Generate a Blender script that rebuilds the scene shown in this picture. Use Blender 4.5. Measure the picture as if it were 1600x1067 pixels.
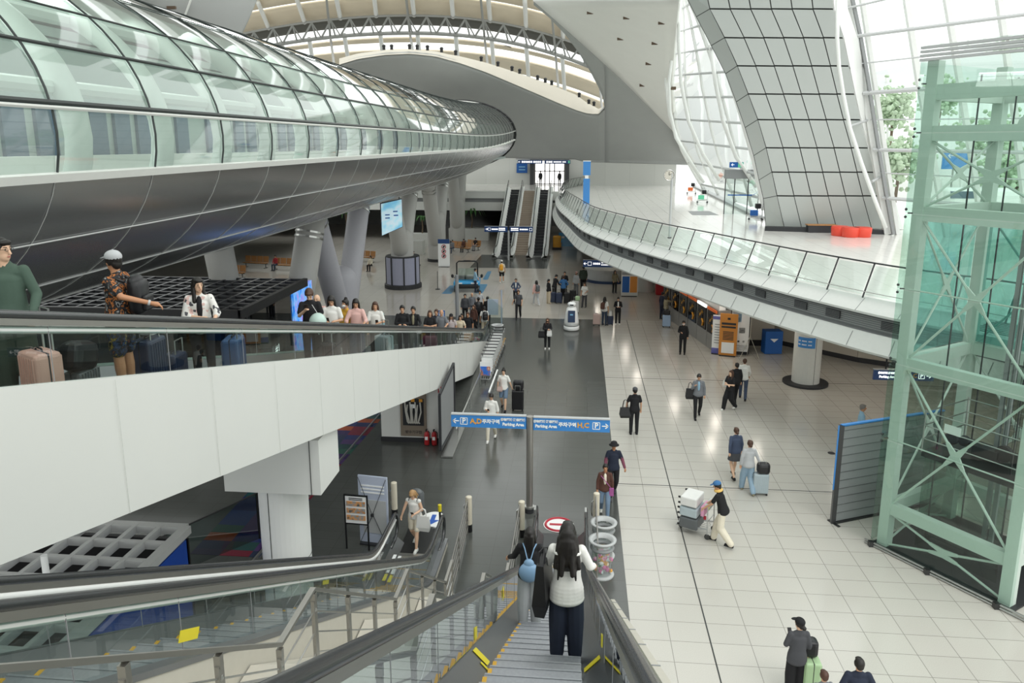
import bpy, math, random
from math import sin, cos, tan, pi, radians, atan2, sqrt, hypot
from mathutils import Vector, Matrix, Euler
random.seed(7)
D = bpy.data
scene = bpy.context.scene
for o in list(D.objects): D.objects.remove(o)
col = scene.collection

# ------------------------------------------------------------------ camera
CAM_H = 10.2; FPX = 1170.0; PITCH = radians(11.6); YAW = radians(5.18); CY = 468.0
cam_data = D.cameras.new('camera'); cam = D.objects.new('camera', cam_data); col.objects.link(cam)
cam_data.sensor_width = 36.0; cam_data.lens = FPX / 1600 * 36
cam_data.shift_y = -(533.5 - CY) / 1600
cam_data.clip_start = 0.05; cam_data.clip_end = 1000
cam.location = (0, 0, CAM_H); cam.rotation_euler = (pi / 2 - PITCH, 0, YAW)
scene.camera = cam
# ------------------------------------------------------------------ world, sun, exposure
w = D.worlds.new('sky'); scene.world = w; w.use_nodes = True
nt = w.node_tree; nt.nodes.clear()
out = nt.nodes.new('ShaderNodeOutputWorld'); bg = nt.nodes.new('ShaderNodeBackground')
tc = nt.nodes.new('ShaderNodeTexCoord'); sep = nt.nodes.new('ShaderNodeSeparateXYZ')
ramp = nt.nodes.new('ShaderNodeValToRGB')
ramp.color_ramp.elements[0].position = 0.42; ramp.color_ramp.elements[0].color = (0.30, 0.315, 0.30, 1)
ramp.color_ramp.elements[1].position = 0.56; ramp.color_ramp.elements[1].color = (0.965, 1.0, 0.978, 1)
mp = nt.nodes.new('ShaderNodeMapRange'); mp.inputs[1].default_value = -1; mp.inputs[2].default_value = 1
nt.links.new(tc.outputs['Generated'], sep.inputs[0]); nt.links.new(sep.outputs['Z'], mp.inputs[0])
nt.links.new(mp.outputs[0], ramp.inputs[0]); nt.links.new(ramp.outputs[0], bg.inputs[0])
bg.inputs[1].default_value = 1.45; nt.links.new(bg.outputs[0], out.inputs[0])
sl = D.lights.new('sun', 'SUN'); sl.energy = 0.5; sl.angle = radians(25); sl.color = (1, .98, .95)
so = D.objects.new('sun', sl); col.objects.link(so); so.rotation_euler = (radians(28), radians(22), 0)
vs = scene.view_settings
vs.view_transform = 'Standard'; vs.look = 'None'; vs.gamma = 1.0; vs.exposure = 0.30; vs.use_curve_mapping = False

# ------------------------------------------------------------------ survey helpers: photo pixel -> point in the place
_F = Vector((-sin(YAW) * cos(PITCH), cos(YAW) * cos(PITCH), -sin(PITCH))); _R = Vector((cos(YAW), sin(YAW), 0)); _U = _R.cross(_F)
_C = Vector((0, 0, CAM_H))
def ray(x, y): return _R * ((x - 800) / FPX) + _U * ((CY - y) / FPX) + _F
def Z(x, y, z=0.0):
    d = ray(x, y); return _C + d * ((z - CAM_H) / d.z)
def atY(x, y, Y):
    d = ray(x, y); return _C + d * (Y / d.y)
def atX(x, y, X):
    d = ray(x, y); return _C + d * (X / d.x)

# ------------------------------------------------------------------ materials
M = {}
def lin(c): return tuple(((v / 12.92) if v <= .04045 else ((v + .055) / 1.055) ** 2.4) for v in c)
def hx(s): s = s.lstrip('#'); return lin(tuple(int(s[i:i + 2], 16) / 255 for i in (0, 2, 4)))
def mat(name, c, rough=.6, metal=0.0, noise=0.0, nscale=8.0, emit=0.0, spec=.5, bump=0.0, coat=0.0):
    if name in M: return M[name]
    m = D.materials.new(name); m.use_nodes = True; t = m.node_tree; b = t.nodes['Principled BSDF']
    c = hx(c) if isinstance(c, str) else c
    b.inputs['Base Color'].default_value = (*c, 1); b.inputs['Roughness'].default_value = rough
    b.inputs['Metallic'].default_value = metal; b.inputs['Specular IOR Level'].default_value = spec
    if coat: b.inputs['Coat Weight'].default_value = coat; b.inputs['Coat Roughness'].default_value = .05
    if emit: b.inputs['Emission Color'].default_value = (*c, 1); b.inputs['Emission Strength'].default_value = emit
    n = t.nodes.new('ShaderNodeTexNoise'); n.inputs['Scale'].default_value = nscale; n.inputs['Detail'].default_value = 4
    co = t.nodes.new('ShaderNodeTexCoord'); t.links.new(co.outputs['Object'], n.inputs['Vector'])
    nz = noise or .04
    mx = t.nodes.new('ShaderNodeMix'); mx.data_type = 'RGBA'
    mx.inputs[6].default_value = (*[max(0, v * (1 - nz)) for v in c], 1); mx.inputs[7].default_value = (*[min(1, v * (1 + nz)) for v in c], 1)
    t.links.new(n.outputs['Fac'], mx.inputs[0]); t.links.new(mx.outputs[2], b.inputs['Base Color'])
    if bump:
        bp = t.nodes.new('ShaderNodeBump'); bp.inputs['Strength'].default_value = bump; bp.inputs['Distance'].default_value = .01
        t.links.new(n.outputs['Fac'], bp.inputs['Height']); t.links.new(bp.outputs[0], b.inputs['Normal'])
    M[name] = m; return m
def tiles(name, c, mortar, tw, th, rough, speck=.1, ox=0.0, oy=0.0, msize=.006, rot=False, bright=.05, spec=.5):
    m = D.materials.new(name); m.use_nodes = True; t = m.node_tree; b = t.nodes['Principled BSDF']
    c = hx(c); mo = hx(mortar)
    co = t.nodes.new('ShaderNodeTexCoord'); mpn = t.nodes.new('ShaderNodeMapping'); mpn.inputs['Location'].default_value = (-ox, -oy, 0)
    br = t.nodes.new('ShaderNodeTexBrick'); br.offset = 0.0; br.squash = 1.0
    br.inputs['Scale'].default_value = 1.0; br.inputs['Brick Width'].default_value = tw; br.inputs['Row Height'].default_value = th
    br.inputs['Mortar Size'].default_value = msize; br.inputs['Mortar Smooth'].default_value = .1; br.inputs['Bias'].default_value = 0
    br.inputs['Color1'].default_value = (*[v * (1 - bright) for v in c], 1); br.inputs['Color2'].default_value = (*[min(1, v * (1 + bright)) for v in c], 1)
    br.inputs['Mortar'].default_value = (*mo, 1)
    n = t.nodes.new('ShaderNodeTexNoise'); n.inputs['Scale'].default_value = 60; n.inputs['Detail'].default_value = 5
    n2 = t.nodes.new('ShaderNodeTexNoise'); n2.inputs['Scale'].default_value = 1.3
    mr = t.nodes.new('ShaderNodeMapRange'); mr.inputs[1].default_value = .3; mr.inputs[2].default_value = .7; mr.inputs[3].default_value = 1 - speck; mr.inputs[4].default_value = 1 + speck
    mul = t.nodes.new('ShaderNodeMix'); mul.data_type = 'RGBA'; mul.blend_type = 'MULTIPLY'; mul.inputs[0].default_value = 1
    t.links.new(co.outputs['Object'], mpn.inputs[0]); t.links.new(mpn.outputs[0], br.inputs[0])
    t.links.new(co.outputs['Object'], n.inputs[0]); t.links.new(n.outputs['Fac'], mr.inputs[0]); t.links.new(br.outputs['Color'], mul.inputs[6])
    t.links.new(mr.outputs[0], mul.inputs[7]); t.links.new(mul.outputs[2], b.inputs['Base Color'])
    r2 = t.nodes.new('ShaderNodeMapRange'); r2.inputs[3].default_value = rough * .8; r2.inputs[4].default_value = rough * 1.3
    t.links.new(co.outputs['Object'], n2.inputs[0]); t.links.new(n2.outputs['Fac'], r2.inputs[0]); t.links.new(r2.outputs[0], b.inputs['Roughness'])
    b.inputs['Specular IOR Level'].default_value = spec
    M[name] = m; return m
def glass(name, tint, refl=1.0, rough=.01, ior=1.5, body=None, bodyf=0.0):
    m = D.materials.new(name); m.use_nodes = True; t = m.node_tree; t.nodes.clear()
    o = t.nodes.new('ShaderNodeOutputMaterial'); mx = t.nodes.new('ShaderNodeMixShader')
    tr = t.nodes.new('ShaderNodeBsdfTransparent'); gl = t.nodes.new('ShaderNodeBsdfGlossy'); fr = t.nodes.new('ShaderNodeFresnel')
    tr.inputs[0].default_value = (*tint, 1); gl.inputs['Roughness'].default_value = rough; fr.inputs[0].default_value = ior
    ge = t.nodes.new('ShaderNodeNewGeometry'); dt = t.nodes.new('ShaderNodeVectorMath'); dt.operation = 'DOT_PRODUCT'
    t.links.new(ge.outputs['Incoming'], dt.inputs[0]); t.links.new(ge.outputs['Normal'], dt.inputs[1])
    def mth(op, a, b_=None, v=None, clamp=False):
        q = t.nodes.new('ShaderNodeMath'); q.operation = op; q.use_clamp = clamp
        t.links.new(a, q.inputs[0]) if b_ is None else t.links.new(a, q.inputs[1]); q.inputs[1 if b_ is None else 0].default_value = v; return q.outputs[0]
    ab = t.nodes.new('ShaderNodeMath'); ab.operation = 'ABSOLUTE'; t.links.new(dt.outputs['Value'], ab.inputs[0])
    one = mth('SUBTRACT', ab.outputs[0], 1, 1.0, True); p5 = mth('POWER', one, None, 4.6)
    f0 = mth('MULTIPLY', p5, None, .93 * refl); f1 = mth('ADD', f0, None, .055 * refl, True)
    t.nodes.remove(fr); t.links.new(f1, mx.inputs[0])
    base = tr
    if bodyf:
        df = t.nodes.new('ShaderNodeBsdfDiffuse'); df.inputs[0].default_value = (*body, 1)
        m2 = t.nodes.new('ShaderNodeMixShader'); m2.inputs[0].default_value = bodyf
        t.links.new(tr.outputs[0], m2.inputs[1]); t.links.new(df.outputs[0], m2.inputs[2]); base = m2
    t.links.new(base.outputs[0], mx.inputs[1]); t.links.new(gl.outputs[0], mx.inputs[2]); t.links.new(mx.outputs[0], o.inputs[0])
    M[name] = m; return m
def patt(name, cols, scale=6.0, rough=.7, kind='voronoi', emit=0.0, stretch=(1, 1, 1)):
    """patches of several colours"""
    m = D.materials.new(name); m.use_nodes = True; t = m.node_tree; b = t.nodes['Principled BSDF']
    co = t.nodes.new('ShaderNodeTexCoord'); mpn = t.nodes.new('ShaderNodeMapping'); mpn.inputs['Scale'].default_value = stretch
    t.links.new(co.outputs['Object'], mpn.inputs[0])
    r = t.nodes.new('ShaderNodeValToRGB'); r.color_ramp.interpolation = 'CONSTANT' if kind != 'noise' else 'LINEAR'
    els = r.color_ramp.elements
    while len(els) < len(cols): els.new(.5)
    for i, c in enumerate(cols):
        els[i].position = i / len(cols) if kind != 'noise' else .3 + .4 * i / max(1, len(cols) - 1)
        els[i].color = (*hx(c), 1)
    if kind == 'noise':
        n = t.nodes.new('ShaderNodeTexNoise'); n.inputs['Scale'].default_value = scale; n.inputs['Detail'].default_value = 3
        t.links.new(mpn.outputs[0], n.inputs[0]); t.links.new(n.outputs['Fac'], r.inputs[0])
    else:
        n = t.nodes.new('ShaderNodeTexVoronoi'); n.inputs['Scale'].default_value = scale
        if kind == 'cells': n.inputs['Randomness'].default_value = 0.0; n.distance = 'CHEBYCHEV'
        t.links.new(mpn.outputs[0], n.inputs[0]); s = t.nodes.new('ShaderNodeSeparateColor')
        t.links.new(n.outputs['Color'], s.inputs[0]); t.links.new(s.outputs[0], r.inputs[0])
    t.links.new(r.outputs[0], b.inputs['Base Color']); b.inputs['Roughness'].default_value = rough
    if emit: t.links.new(r.outputs[0], b.inputs['Emission Color']); b.inputs['Emission Strength'].default_value = emit
    M[name] = m; return m

# ------------------------------------------------------------------ mesh builder
class MB:
    def __init__(s): s.v = []; s.f = []; s.mi = []; s.cur = 0
    def m(s, i): s.cur = i; return s
    def add(s, vs, fs):
        o = len(s.v); s.v += [tuple(p) for p in vs]; s.f += [tuple(i + o for i in f) for f in fs]; s.mi += [s.cur] * len(fs); return s
    def box(s, c, size, rot=None, bevel=0):
        x, y, z = [k / 2 for k in size]; c = Vector(c)
        if bevel:
            b = min(bevel, x * .98, y * .98, z * .98)
            ax = [[-h, -h + .3 * b, -h + b, h - b, h - .3 * b, h] for h in (x, y, z)]; idx = {}; vs = []; fs = []
            def vid(i, j, k):
                if (i, j, k) not in idx:
                    p = Vector((ax[0][i], ax[1][j], ax[2][k])); q = Vector([max(-h + b, min(h - b, c_)) for c_, h in zip(p, (x, y, z))]); d = p - q
                    if d.length > 1e-9: p = q + d.normalized() * b
                    idx[(i, j, k)] = len(vs); vs.append(p)
                return idx[(i, j, k)]
            for u in range(5):
                for v in range(5):
                    for fx, fl in ((0, 1), (5, 0)):
                        for t_ in (lambda a_, b_: (fx, a_, b_), lambda a_, b_: (a_, b_, fx), lambda a_, b_: (b_, fx, a_)):
                            q = [vid(*t_(u, v)), vid(*t_(u + 1, v)), vid(*t_(u + 1, v + 1)), vid(*t_(u, v + 1))]
                            fs.append(tuple(q[::-1]) if fl else tuple(q))
        else:
            vs = [Vector((i * x, j * y, k * z)) for k in (-1, 1) for j in (-1, 1) for i in (-1, 1)]
            fs = [(0, 2, 3, 1), (4, 5, 7, 6), (0, 1, 5, 4), (2, 6, 7, 3), (0, 4, 6, 2), (1, 3, 7, 5)]
        if rot is not None:
            R = rot if isinstance(rot, Matrix) else Euler(rot).to_matrix(); vs = [R @ v for v in vs]
        return s.add([v + c for v in vs], fs)
    def bar(s, a, b, wd, ht, up=(0, 0, 1)):
        a = Vector(a); b = Vector(b); d = (b - a); L = d.length
        if L < 1e-6: return s
        d.normalize(); u = Vector(up); sd = d.cross(u)
        if sd.length < 1e-4: sd = d.cross(Vector((1, 0, 0)))
        sd.normalize(); u = sd.cross(d); sd = sd * wd / 2; u = u * ht / 2
        vs = [p + i * sd + j * u for p in (a, b) for i, j in ((-1, -1), (1, -1), (1, 1), (-1, 1))]
        return s.add(vs, [(0, 1, 2, 3), (7, 6, 5, 4), (0, 4, 5, 1), (1, 5, 6, 2), (2, 6, 7, 3), (3, 7, 4, 0)])
    def tube(s, pts, r, n=8, closed=False, rr=None, cap=True):
        pts = [Vector(p) for p in pts]; N = len(pts); vs = []; fs = []; prev = None
        for i, p in enumerate(pts):
            a = pts[i - 1] if (i or closed) else p; b = pts[(i + 1) % N] if (i < N - 1 or closed) else p
            d = (b - a); d = d.normalized() if d.length > 1e-9 else Vector((0, 0, 1))
            if prev is None:
                sd = d.cross(Vector((0, 0, 1)))
                if sd.length < 1e-3: sd = d.cross(Vector((1, 0, 0)))
            else: sd = prev - d * prev.dot(d)
            sd.normalize(); prev = sd; u = sd.cross(d); R = rr[i] if rr else r
            for k in range(n):
                t = 2 * pi * k / n; vs.append(p + (sd * cos(t) + u * sin(t)) * R)
        for i in range(N if closed else N - 1):
            for k in range(n):
                a = i * n + k; b = i * n + (k + 1) % n; c = ((i + 1) % N) * n + (k + 1) % n; d = ((i + 1) % N) * n + k
                fs.append((a, d, c, b))
        if not closed and cap: fs.append(tuple(range(n))); fs.append(tuple((N - 1) * n + n - 1 - k for k in range(n)))
        return s.add(vs, fs)
    def cyl(s, c, r, h, n=20, r2=None): # upright, c = base centre
        c = Vector(c); r2 = r if r2 is None else r2
        vs = [c + Vector((r * cos(2 * pi * k / n), r * sin(2 * pi * k / n), 0)) for k in range(n)] + [c + Vector((r2 * cos(2 * pi * k / n), r2 * sin(2 * pi * k / n), h)) for k in range(n)]
        return s.add(vs, [tuple(range(n - 1, -1, -1)), tuple(range(n, 2 * n))] + [(k, (k + 1) % n, n + (k + 1) % n, n + k) for k in range(n)])
    def lathe(s, c, prof, n=24):
        c = Vector(c); vs = []; fs = []
        for r, z in prof:
            for k in range(n): t = 2 * pi * k / n; vs.append(c + Vector((r * cos(t), r * sin(t), z)))
        for i in range(len(prof) - 1):
            for k in range(n): fs.append((i * n + k, i * n + (k + 1) % n, (i + 1) * n + (k + 1) % n, (i + 1) * n + k))
        fs.append(tuple(range(n - 1, -1, -1))); fs.append(tuple(range((len(prof) - 1) * n, len(prof) * n)))
        return s.add(vs, fs)
    def ell(s, c, r, rot=None, n=12, m=8):
        c = Vector(c); vs = [Vector((0, 0, -r[2]))]; fs = []
        for j in range(1, m):
            ph = -pi / 2 + pi * j / m
            for k in range(n): t = 2 * pi * k / n; vs.append(Vector((r[0] * cos(ph) * cos(t), r[1] * cos(ph) * sin(t), r[2] * sin(ph))))
        vs.append(Vector((0, 0, r[2]))); L = len(vs) - 1
        for k in range(n):
            fs.append((0, 1 + (k + 1) % n, 1 + k)); b = 1 + (m - 2) * n; fs.append((L, b + k, b + (k + 1) % n))
            for j in range(m - 2): a = 1 + j * n; fs.append((a + k, a + (k + 1) % n, a + n + (k + 1) % n, a + n + k))
        if rot is not None:
            R = rot if isinstance(rot, Matrix) else Euler(rot).to_matrix(); vs = [R @ v for v in vs]
        return s.add([v + c for v in vs], fs)
    def caps(s, a, b, ra, rb, n=10):
        a = Vector(a); b = Vector(b); d = b - a
        if d.length < 1e-5: return s.ell(a, (ra,) * 3)
        d.normalize(); pts = []; rr = []
        for t in (-.98, -.75, -.4, 0): pts.append(a + d * ra * t); rr.append(ra * sqrt(max(.02, 1 - t * t)))
        for t in (0, .4, .75, .98): pts.append(b + d * rb * t); rr.append(rb * sqrt(max(.02, 1 - t * t)))
        return s.tube(pts, 1, n, rr=rr)
    def quad(s, a, b, c, d): return s.add([a, b, c, d], [(0, 1, 2, 3)])
    def grid(s, rows): # rows of equal-length point lists
        n = len(rows[0]); vs = [p for r in rows for p in r]
        return s.add(vs, [(i * n + k, i * n + k + 1, (i + 1) * n + k + 1, (i + 1) * n + k) for i in range(len(rows) - 1) for k in range(n - 1)])
    def prism(s, poly, z0, z1):
        n = len(poly); vs = [(p[0], p[1], z0) for p in poly] + [(p[0], p[1], z1) for p in poly]
        return s.add(vs, [tuple(range(n - 1, -1, -1)), tuple(range(n, 2 * n))] + [(k, (k + 1) % n, n + (k + 1) % n, n + k) for k in range(n)])
    def build(s, name, mats, parent=None, smooth=False, solid=0, rx=0, sm=0):
        me = D.meshes.new(name); me.from_pydata([tuple(v) for v in s.v], [], s.f); me.update()
        if not isinstance(mats, (list, tuple)): mats = [mats]
        for m_ in mats: me.materials.append(M[m_] if isinstance(m_, str) else m_)
        if len(mats) > 1: me.polygons.foreach_set('material_index', s.mi)
        if smooth: me.shade_smooth() if hasattr(me, 'shade_smooth') else me.polygons.foreach_set('use_smooth', [True] * len(me.polygons))
        o = D.objects.new(name, me); col.objects.link(o)
        if parent: o.parent = parent
        if rx:
            q = o.modifiers.new('r', 'REMESH'); q.mode = 'VOXEL'; q.voxel_size = rx; q.use_smooth_shade = True
            if sm: q = o.modifiers.new('s', 'SMOOTH'); q.factor = .5; q.iterations = sm
        if solid: q = o.modifiers.new('t', 'SOLIDIFY'); q.thickness = solid; q.offset = 0
        return o
def empty(name, loc=(0, 0, 0), rz=0.0):
    o = D.objects.new(name, None); col.objects.link(o); o.location = loc; o.rotation_euler = (0, 0, rz); o.empty_display_size = .2; return o
def tag(o, label, cat=None, group=None, kind=None):
    if label: o['label'] = label
    if cat: o['category'] = cat
    if group: o['group'] = group
    if kind: o['kind'] = kind
    return o
def struct(o, label=None, cat=None): return tag(o, label, cat or 'structure', None, 'structure')
def kids(o): return [c for c in D.objects if c.parent == o]
def copy_tree(o, parent=None):
    c = o.copy(); col.objects.link(c)
    if parent: c.parent = parent
    for ch in CH.get(o.name, kids(o)): copy_tree(ch, c)
    return c
CH = {}
def txt(s, size, mname, parent, name='lettering', loc=(0, 0, 0), rot=(pi / 2, 0, 0), ext=.004, ax='LEFT', bold=.0, sx=1.0):
    cu = D.curves.new(name, 'FONT'); cu.body = s; cu.size = size; cu.align_x = ax; cu.align_y = 'CENTER'; cu.extrude = ext; cu.offset = bold; cu.resolution_u = 2
    o = D.objects.new(name, cu); col.objects.link(o); bpy.context.view_layer.update()
    me = D.meshes.new_from_object(o.evaluated_get(bpy.context.evaluated_depsgraph_get())); me.name = name
    D.objects.remove(o); me.materials.clear(); me.materials.append(M[mname])
    o = D.objects.new(name, me); col.objects.link(o); o.location = loc; o.rotation_euler = rot; o.scale = (sx, 1, 1)
    if parent: o.parent = parent
    return o

mat('white', '#d9dbd7', .45); mat('offwhite', '#cfd0cb', .5); mat('cream', '#cdc8bc', .55); mat('beige', '#b9b3a6', .55)
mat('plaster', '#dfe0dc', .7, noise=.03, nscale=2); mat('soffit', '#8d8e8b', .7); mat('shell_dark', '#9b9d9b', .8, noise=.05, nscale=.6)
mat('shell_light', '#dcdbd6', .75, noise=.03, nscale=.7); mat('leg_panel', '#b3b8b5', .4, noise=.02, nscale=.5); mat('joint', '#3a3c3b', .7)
mat('steel', '#b9b9b6', .28, metal=.9); mat('brushed', '#a8a5a0', .38, metal=.85); mat('darksteel', '#4b4c4d', .3, metal=.8); mat('chrome', '#d8d8d6', .12, metal=1)
mat('rubber', '#2a2c2e', .25, spec=.9); mat('black', '#121214', .5); mat('blackgloss', '#0c0d10', .12); mat('charcoal', '#2c2d30', .6)
mat('elev_green', '#c2cfc6', .45); mat('white_tube', '#e2e3e0', .35); mat('yellow', '#e0cf2b', .5); mat('stepyellow', '#c89a2c', .5)
mat('signblue', '#3f87cd', .4); mat('navy', '#1d3558', .4); mat('whitepaint', '#f2f3f2', .4); mat('orange_p', '#e9a53c', .5)
mat('step', '#96989d', .42, metal=.45, noise=.15, nscale=30); mat('red', '#b3242a', .4); mat('wood', '#a97a4b', .5, noise=.15, nscale=5)
mat('glow', (1, .98, .94), .5, emit=1.6); mat('screen_blue', '#7fb7d8', .3, emit=.35); mat('grey', '#8b8d8e', .5); mat('lightgrey', '#b6b8b8', .5)
mat('tube_clad', '#a3a4a4', .24, metal=.8, noise=.12, nscale=.5); mat('tube_joint', '#c9cac8', .4, metal=.3); mat('tube_frame', '#3b403f', .4, metal=.4)
mat('green_rib', '#cdd6d0', .5); mat('green_in', '#a3aeaa', .6); mat('win_in', '#55677a', .3)
glass('glass_clear', (.93, .96, .945)); glass('glass_green', (.62, .78, .71)); glass('glass_rail', (.78, .86, .83), refl=1.1); glass('glass_esc', (.72, .82, .79), refl=1.3)
glass('glass_tube', (.80, .88, .84), refl=1.5, rough=.03, body=(.66, .72, .69), bodyf=.16); glass('glass_elev', (.78, .89, .84), refl=1.2); glass('glass_elev_shaded', (.55, .69, .63), refl=1.3); glass('glass_teal', (.42, .70, .67), refl=1.2, body=(.16, .42, .39), bodyf=.35)  # darkest lift tint: shade of the lower shaft put into the glass
glass('glass_dark', (.25, .32, .31), refl=1.4); glass('plastic_clear', (.82, .86, .86), refl=1.2, body=(.7, .75, .75), bodyf=.15)
tiles('floor_cream', '#bcb9b1', '#8c8982', .83, .665, .16, .06, ox=2.89, oy=14.9, msize=.008, bright=.02)
tiles('floor_far', '#b5b0a7', '#8f8b83', 1.2, 1.2, .12, .05, ox=0, oy=44, bright=.03)
tiles('floor_dark', '#4f514e', '#464743', .83, .42, .17, .10, ox=1.25, oy=0, bright=.035)
tiles('floor_mezz', '#e6e4df', '#b3b0a9', .9, .9, .10, .03, bright=.015)
tiles('mezz_under', '#a8a6a2', '#8c8a86', 1.2, 1.2, .5, .02)
tiles('wall_panels', '#c2c3be', '#90918c', 3.0, 1.1, .4, .02, rot=True)
U = 5.4   # level of the upper concourse
# ================================================================== floors
def slab(name, poly, z0, z1, mt, label=None):
    return struct(MB().prism(poly, z0, z1).build(name, mt), label)
slab('floor', [(1.25, -1), (40, -1), (40, 44), (1.25, 44)], -.2, 0, 'floor_cream', 'cream speckled granite floor of the concourse')
slab('floor_dark_granite', [(-40, -1), (1.25, -1), (1.25, 44), (-40, 44)], -.2, 0, 'floor_dark', 'dark grey granite floor running up the middle of the hall')
slab('floor_far', [(-60, 44), (60, 44), (60, 110), (-60, 110)], -.2, 0, 'floor_far', 'warm grey polished floor at the far end')
slab('floor_escalator_apron', [(-9.3, 62.7), (-2.7, 62.7), (-2.7, 70.5), (-9.3, 70.5)], 0, .004, 'floor_dark', 'dark stone apron in front of the far escalators')
b = MB(); b.box((2.89, 20, .002), (.03, 48, .004)); b.box((21, 21.68, .002), (39.5, .03, .004)); b.box((21, 32.54, .002), (39.5, .03, .004))
struct(b.build('floor_joint', 'joint'), 'dark movement joints across the cream floor')
patt('mosaic', ['#1d2a5c', '#27346b', '#1f4a4a', '#3b2a5c', '#22304f', '#7a1d33', '#2a5a4d', '#4b3568', '#1b3f7a', '#a8502c'], scale=1.6, rough=.25, kind='cells', stretch=(.8, 1.5, 1))
slab('floor_mosaic_strip', [(-9.75, 16.6), (-7.93, 16.6), (-7.35, 27.5), (-7.3, 34), (-9.9, 34)], 0, .006, 'mosaic', 'strip of dark blue, purple and red mosaic beside the walkway pier')
struct(MB().bar((-8.2, 11, .03), (-7.3, 34, .03), .05, .06).build('trim_1', 'steel'))
# blue markings on the far floor
mat('floorblue', '#4b88ad', .3)
for i, q in enumerate([[(690, 459), (703, 446), (716, 446), (705, 459)], [(742, 458), (750, 444), (762, 444), (754, 458)], [(754, 437), (762, 424), (768, 424), (762, 437)]]):
    p = [Z(*k) for k in q]; tag(MB().prism([(v.x, v.y) for v in p], .001, .004).build('floor_marking', 'floorblue'), ['long blue floor marking left of the blue passenger cart', 'blue floor marking right of the blue passenger cart', 'small blue floor marking behind the man in the light blue shirt'][i], 'floor marking')
mat('floorline', '#c9962e', .5)
pa, pb, pc = Z(789, 528), Z(771, 576), Z(757, 576)
tag(MB().bar((pa.x, pa.y, .003), (pb.x, pb.y, .003), .1, .004).bar((pb.x, pb.y, .003), (pc.x, pc.y, .003), .1, .004).build('floor_line', 'floorline'), 'yellow line painted on dark floor beside the row of luggage carts', 'floor marking')
# ================================================================== upper concourse on the right
EDGE_PX = [(905, 281), (893, 286), (884, 293), (878, 303), (878, 315), (884, 327), (898, 338), (920, 349), (940, 357), (960, 364), (1000, 376), (1060, 392), (1103, 402), (1160, 417), (1229, 435), (1290, 449), (1374, 467), (1425, 480)]
E0 = [Z(x, y, U) for x, y in EDGE_PX]
E0 = [Vector((v.x, min(v.y, 96), U)) for v in E0]
E0[0] = Vector((.3, 93, U)); E0[1] = Vector((-.7, 90, U)); E0[2] = Vector((-1.6, 85, U)); E0[3] = Vector((-2.0, 78, U)); E0[4] = Vector((-1.8, 70, U)); E0[5] = Vector((-1.2, 62, U)); E0[6] = Vector((-.4, 55.5, U))
E0 += [Vector((11.5, 22.4, U)), Vector((12.6, 20.2, U)), Vector((13.4, 18, U))]
def cr(P, n):
    out = []
    for i in range(len(P) - 1):
        p0 = P[max(0, i - 1)]; p1 = P[i]; p2 = P[i + 1]; p3 = P[min(len(P) - 1, i + 2)]
        for k in range(n):
            t = k / n; out.append(.5 * ((2 * p1) + (p2 - p0) * t + (2 * p0 - 5 * p1 + 4 * p2 - p3) * t * t + (3 * p1 - p0 - 3 * p2 + p3) * t ** 3))
    out.append(P[-1]); return out
E1 = cr(E0, 5)
# resample evenly
def resample(P, step):
    L = [0]
    for a, b in zip(P, P[1:]): L.append(L[-1] + (b - a).length)
    n = max(2, round(L[-1] / step)); out = []; j = 0
    for i in range(n + 1):
        t = L[-1] * i / n
        while j < len(L) - 2 and L[j + 1] < t: j += 1
        s = (t - L[j]) / max(1e-6, L[j + 1] - L[j]); out.append(P[j].lerp(P[j + 1], min(1, max(0, s))))
    return out
EP = resample(E1, .75)
# smooth a little
for _ in range(6): EP = [EP[0]] + [(EP[i - 1] + EP[i] * 2 + EP[i + 1]) / 4 for i in range(1, len(EP) - 1)] + [EP[-1]]
def nrm(P, i):
    d = P[min(i + 1, len(P) - 1)] - P[max(0, i - 1)]; d.z = 0; d.normalize(); return Vector((-d.y, d.x, 0)) if False else Vector((d.y, -d.x, 0))
# outward = toward the hall (left/near side); inside points to +X
def off(i, o, z):
    n = nrm(EP, i)
    return Vector((EP[i].x + n.x * o, EP[i].y + n.y * o, z))
sgn = 1 if off(40, 1, 0).x < EP[40].x else -1
def strip(prof, name, mt, label=None, rng=None, parent=None, st=True):
    b = MB(); R = rng or range(len(EP))
    b.grid([[off(i, sgn * o, z) for o, z in prof] for i in R])
    o = b.build(name, mt, parent); return struct(o, label) if st else o
mez = [tuple(p)[:2] for p in EP] + [(30, 18), (30, 60), (24, 100), (.3, 100)]
b = MB(); n = len(mez)
b.add([(x, y, U) for x, y in mez], [tuple(range(n))]); struct(b.build('floor_upper', 'floor_mezz'), 'shiny pale floor of the upper concourse')
b = MB(); b.add([(x, y, 3.52) for x, y in mez], [tuple(range(n))]); struct(b.build('ceiling_under_upper_concourse', 'mezz_under'), 'grey ceiling below the upper concourse')
strip([(0, U), (.06, U), (.50, 5.0), (.50, 4.93)], 'trim_2', 'white', 'upper white band of the curved concourse edge')
strip([(.50, 4.93), (.16, 4.92), (.16, 4.38), (.45, 4.36)], 'trim_3', 'grey', 'recessed grey louvred band of the curved concourse edge')
strip([(.45, 4.36), (.5, 4.33), (.76, 3.84), (.72, 3.76)], 'trim_4', 'white', 'lower white band of the curved concourse edge')
strip([(.72, 3.76), (0, 3.56), (-.8, 3.52)], 'trim_5', 'soffit', 'grey underside of the curved concourse edge')
b = MB()
for k in range(7):
    z = 4.44 + k * .07
    for i in range(len(EP) - 1): b.bar(off(i, sgn * .18, z), off(i + 1, sgn * .18, z), .03, .02)
struct(b.build('trim_6', 'lightgrey'), 'thin horizontal louvres in the recessed band')
b = MB()
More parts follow.
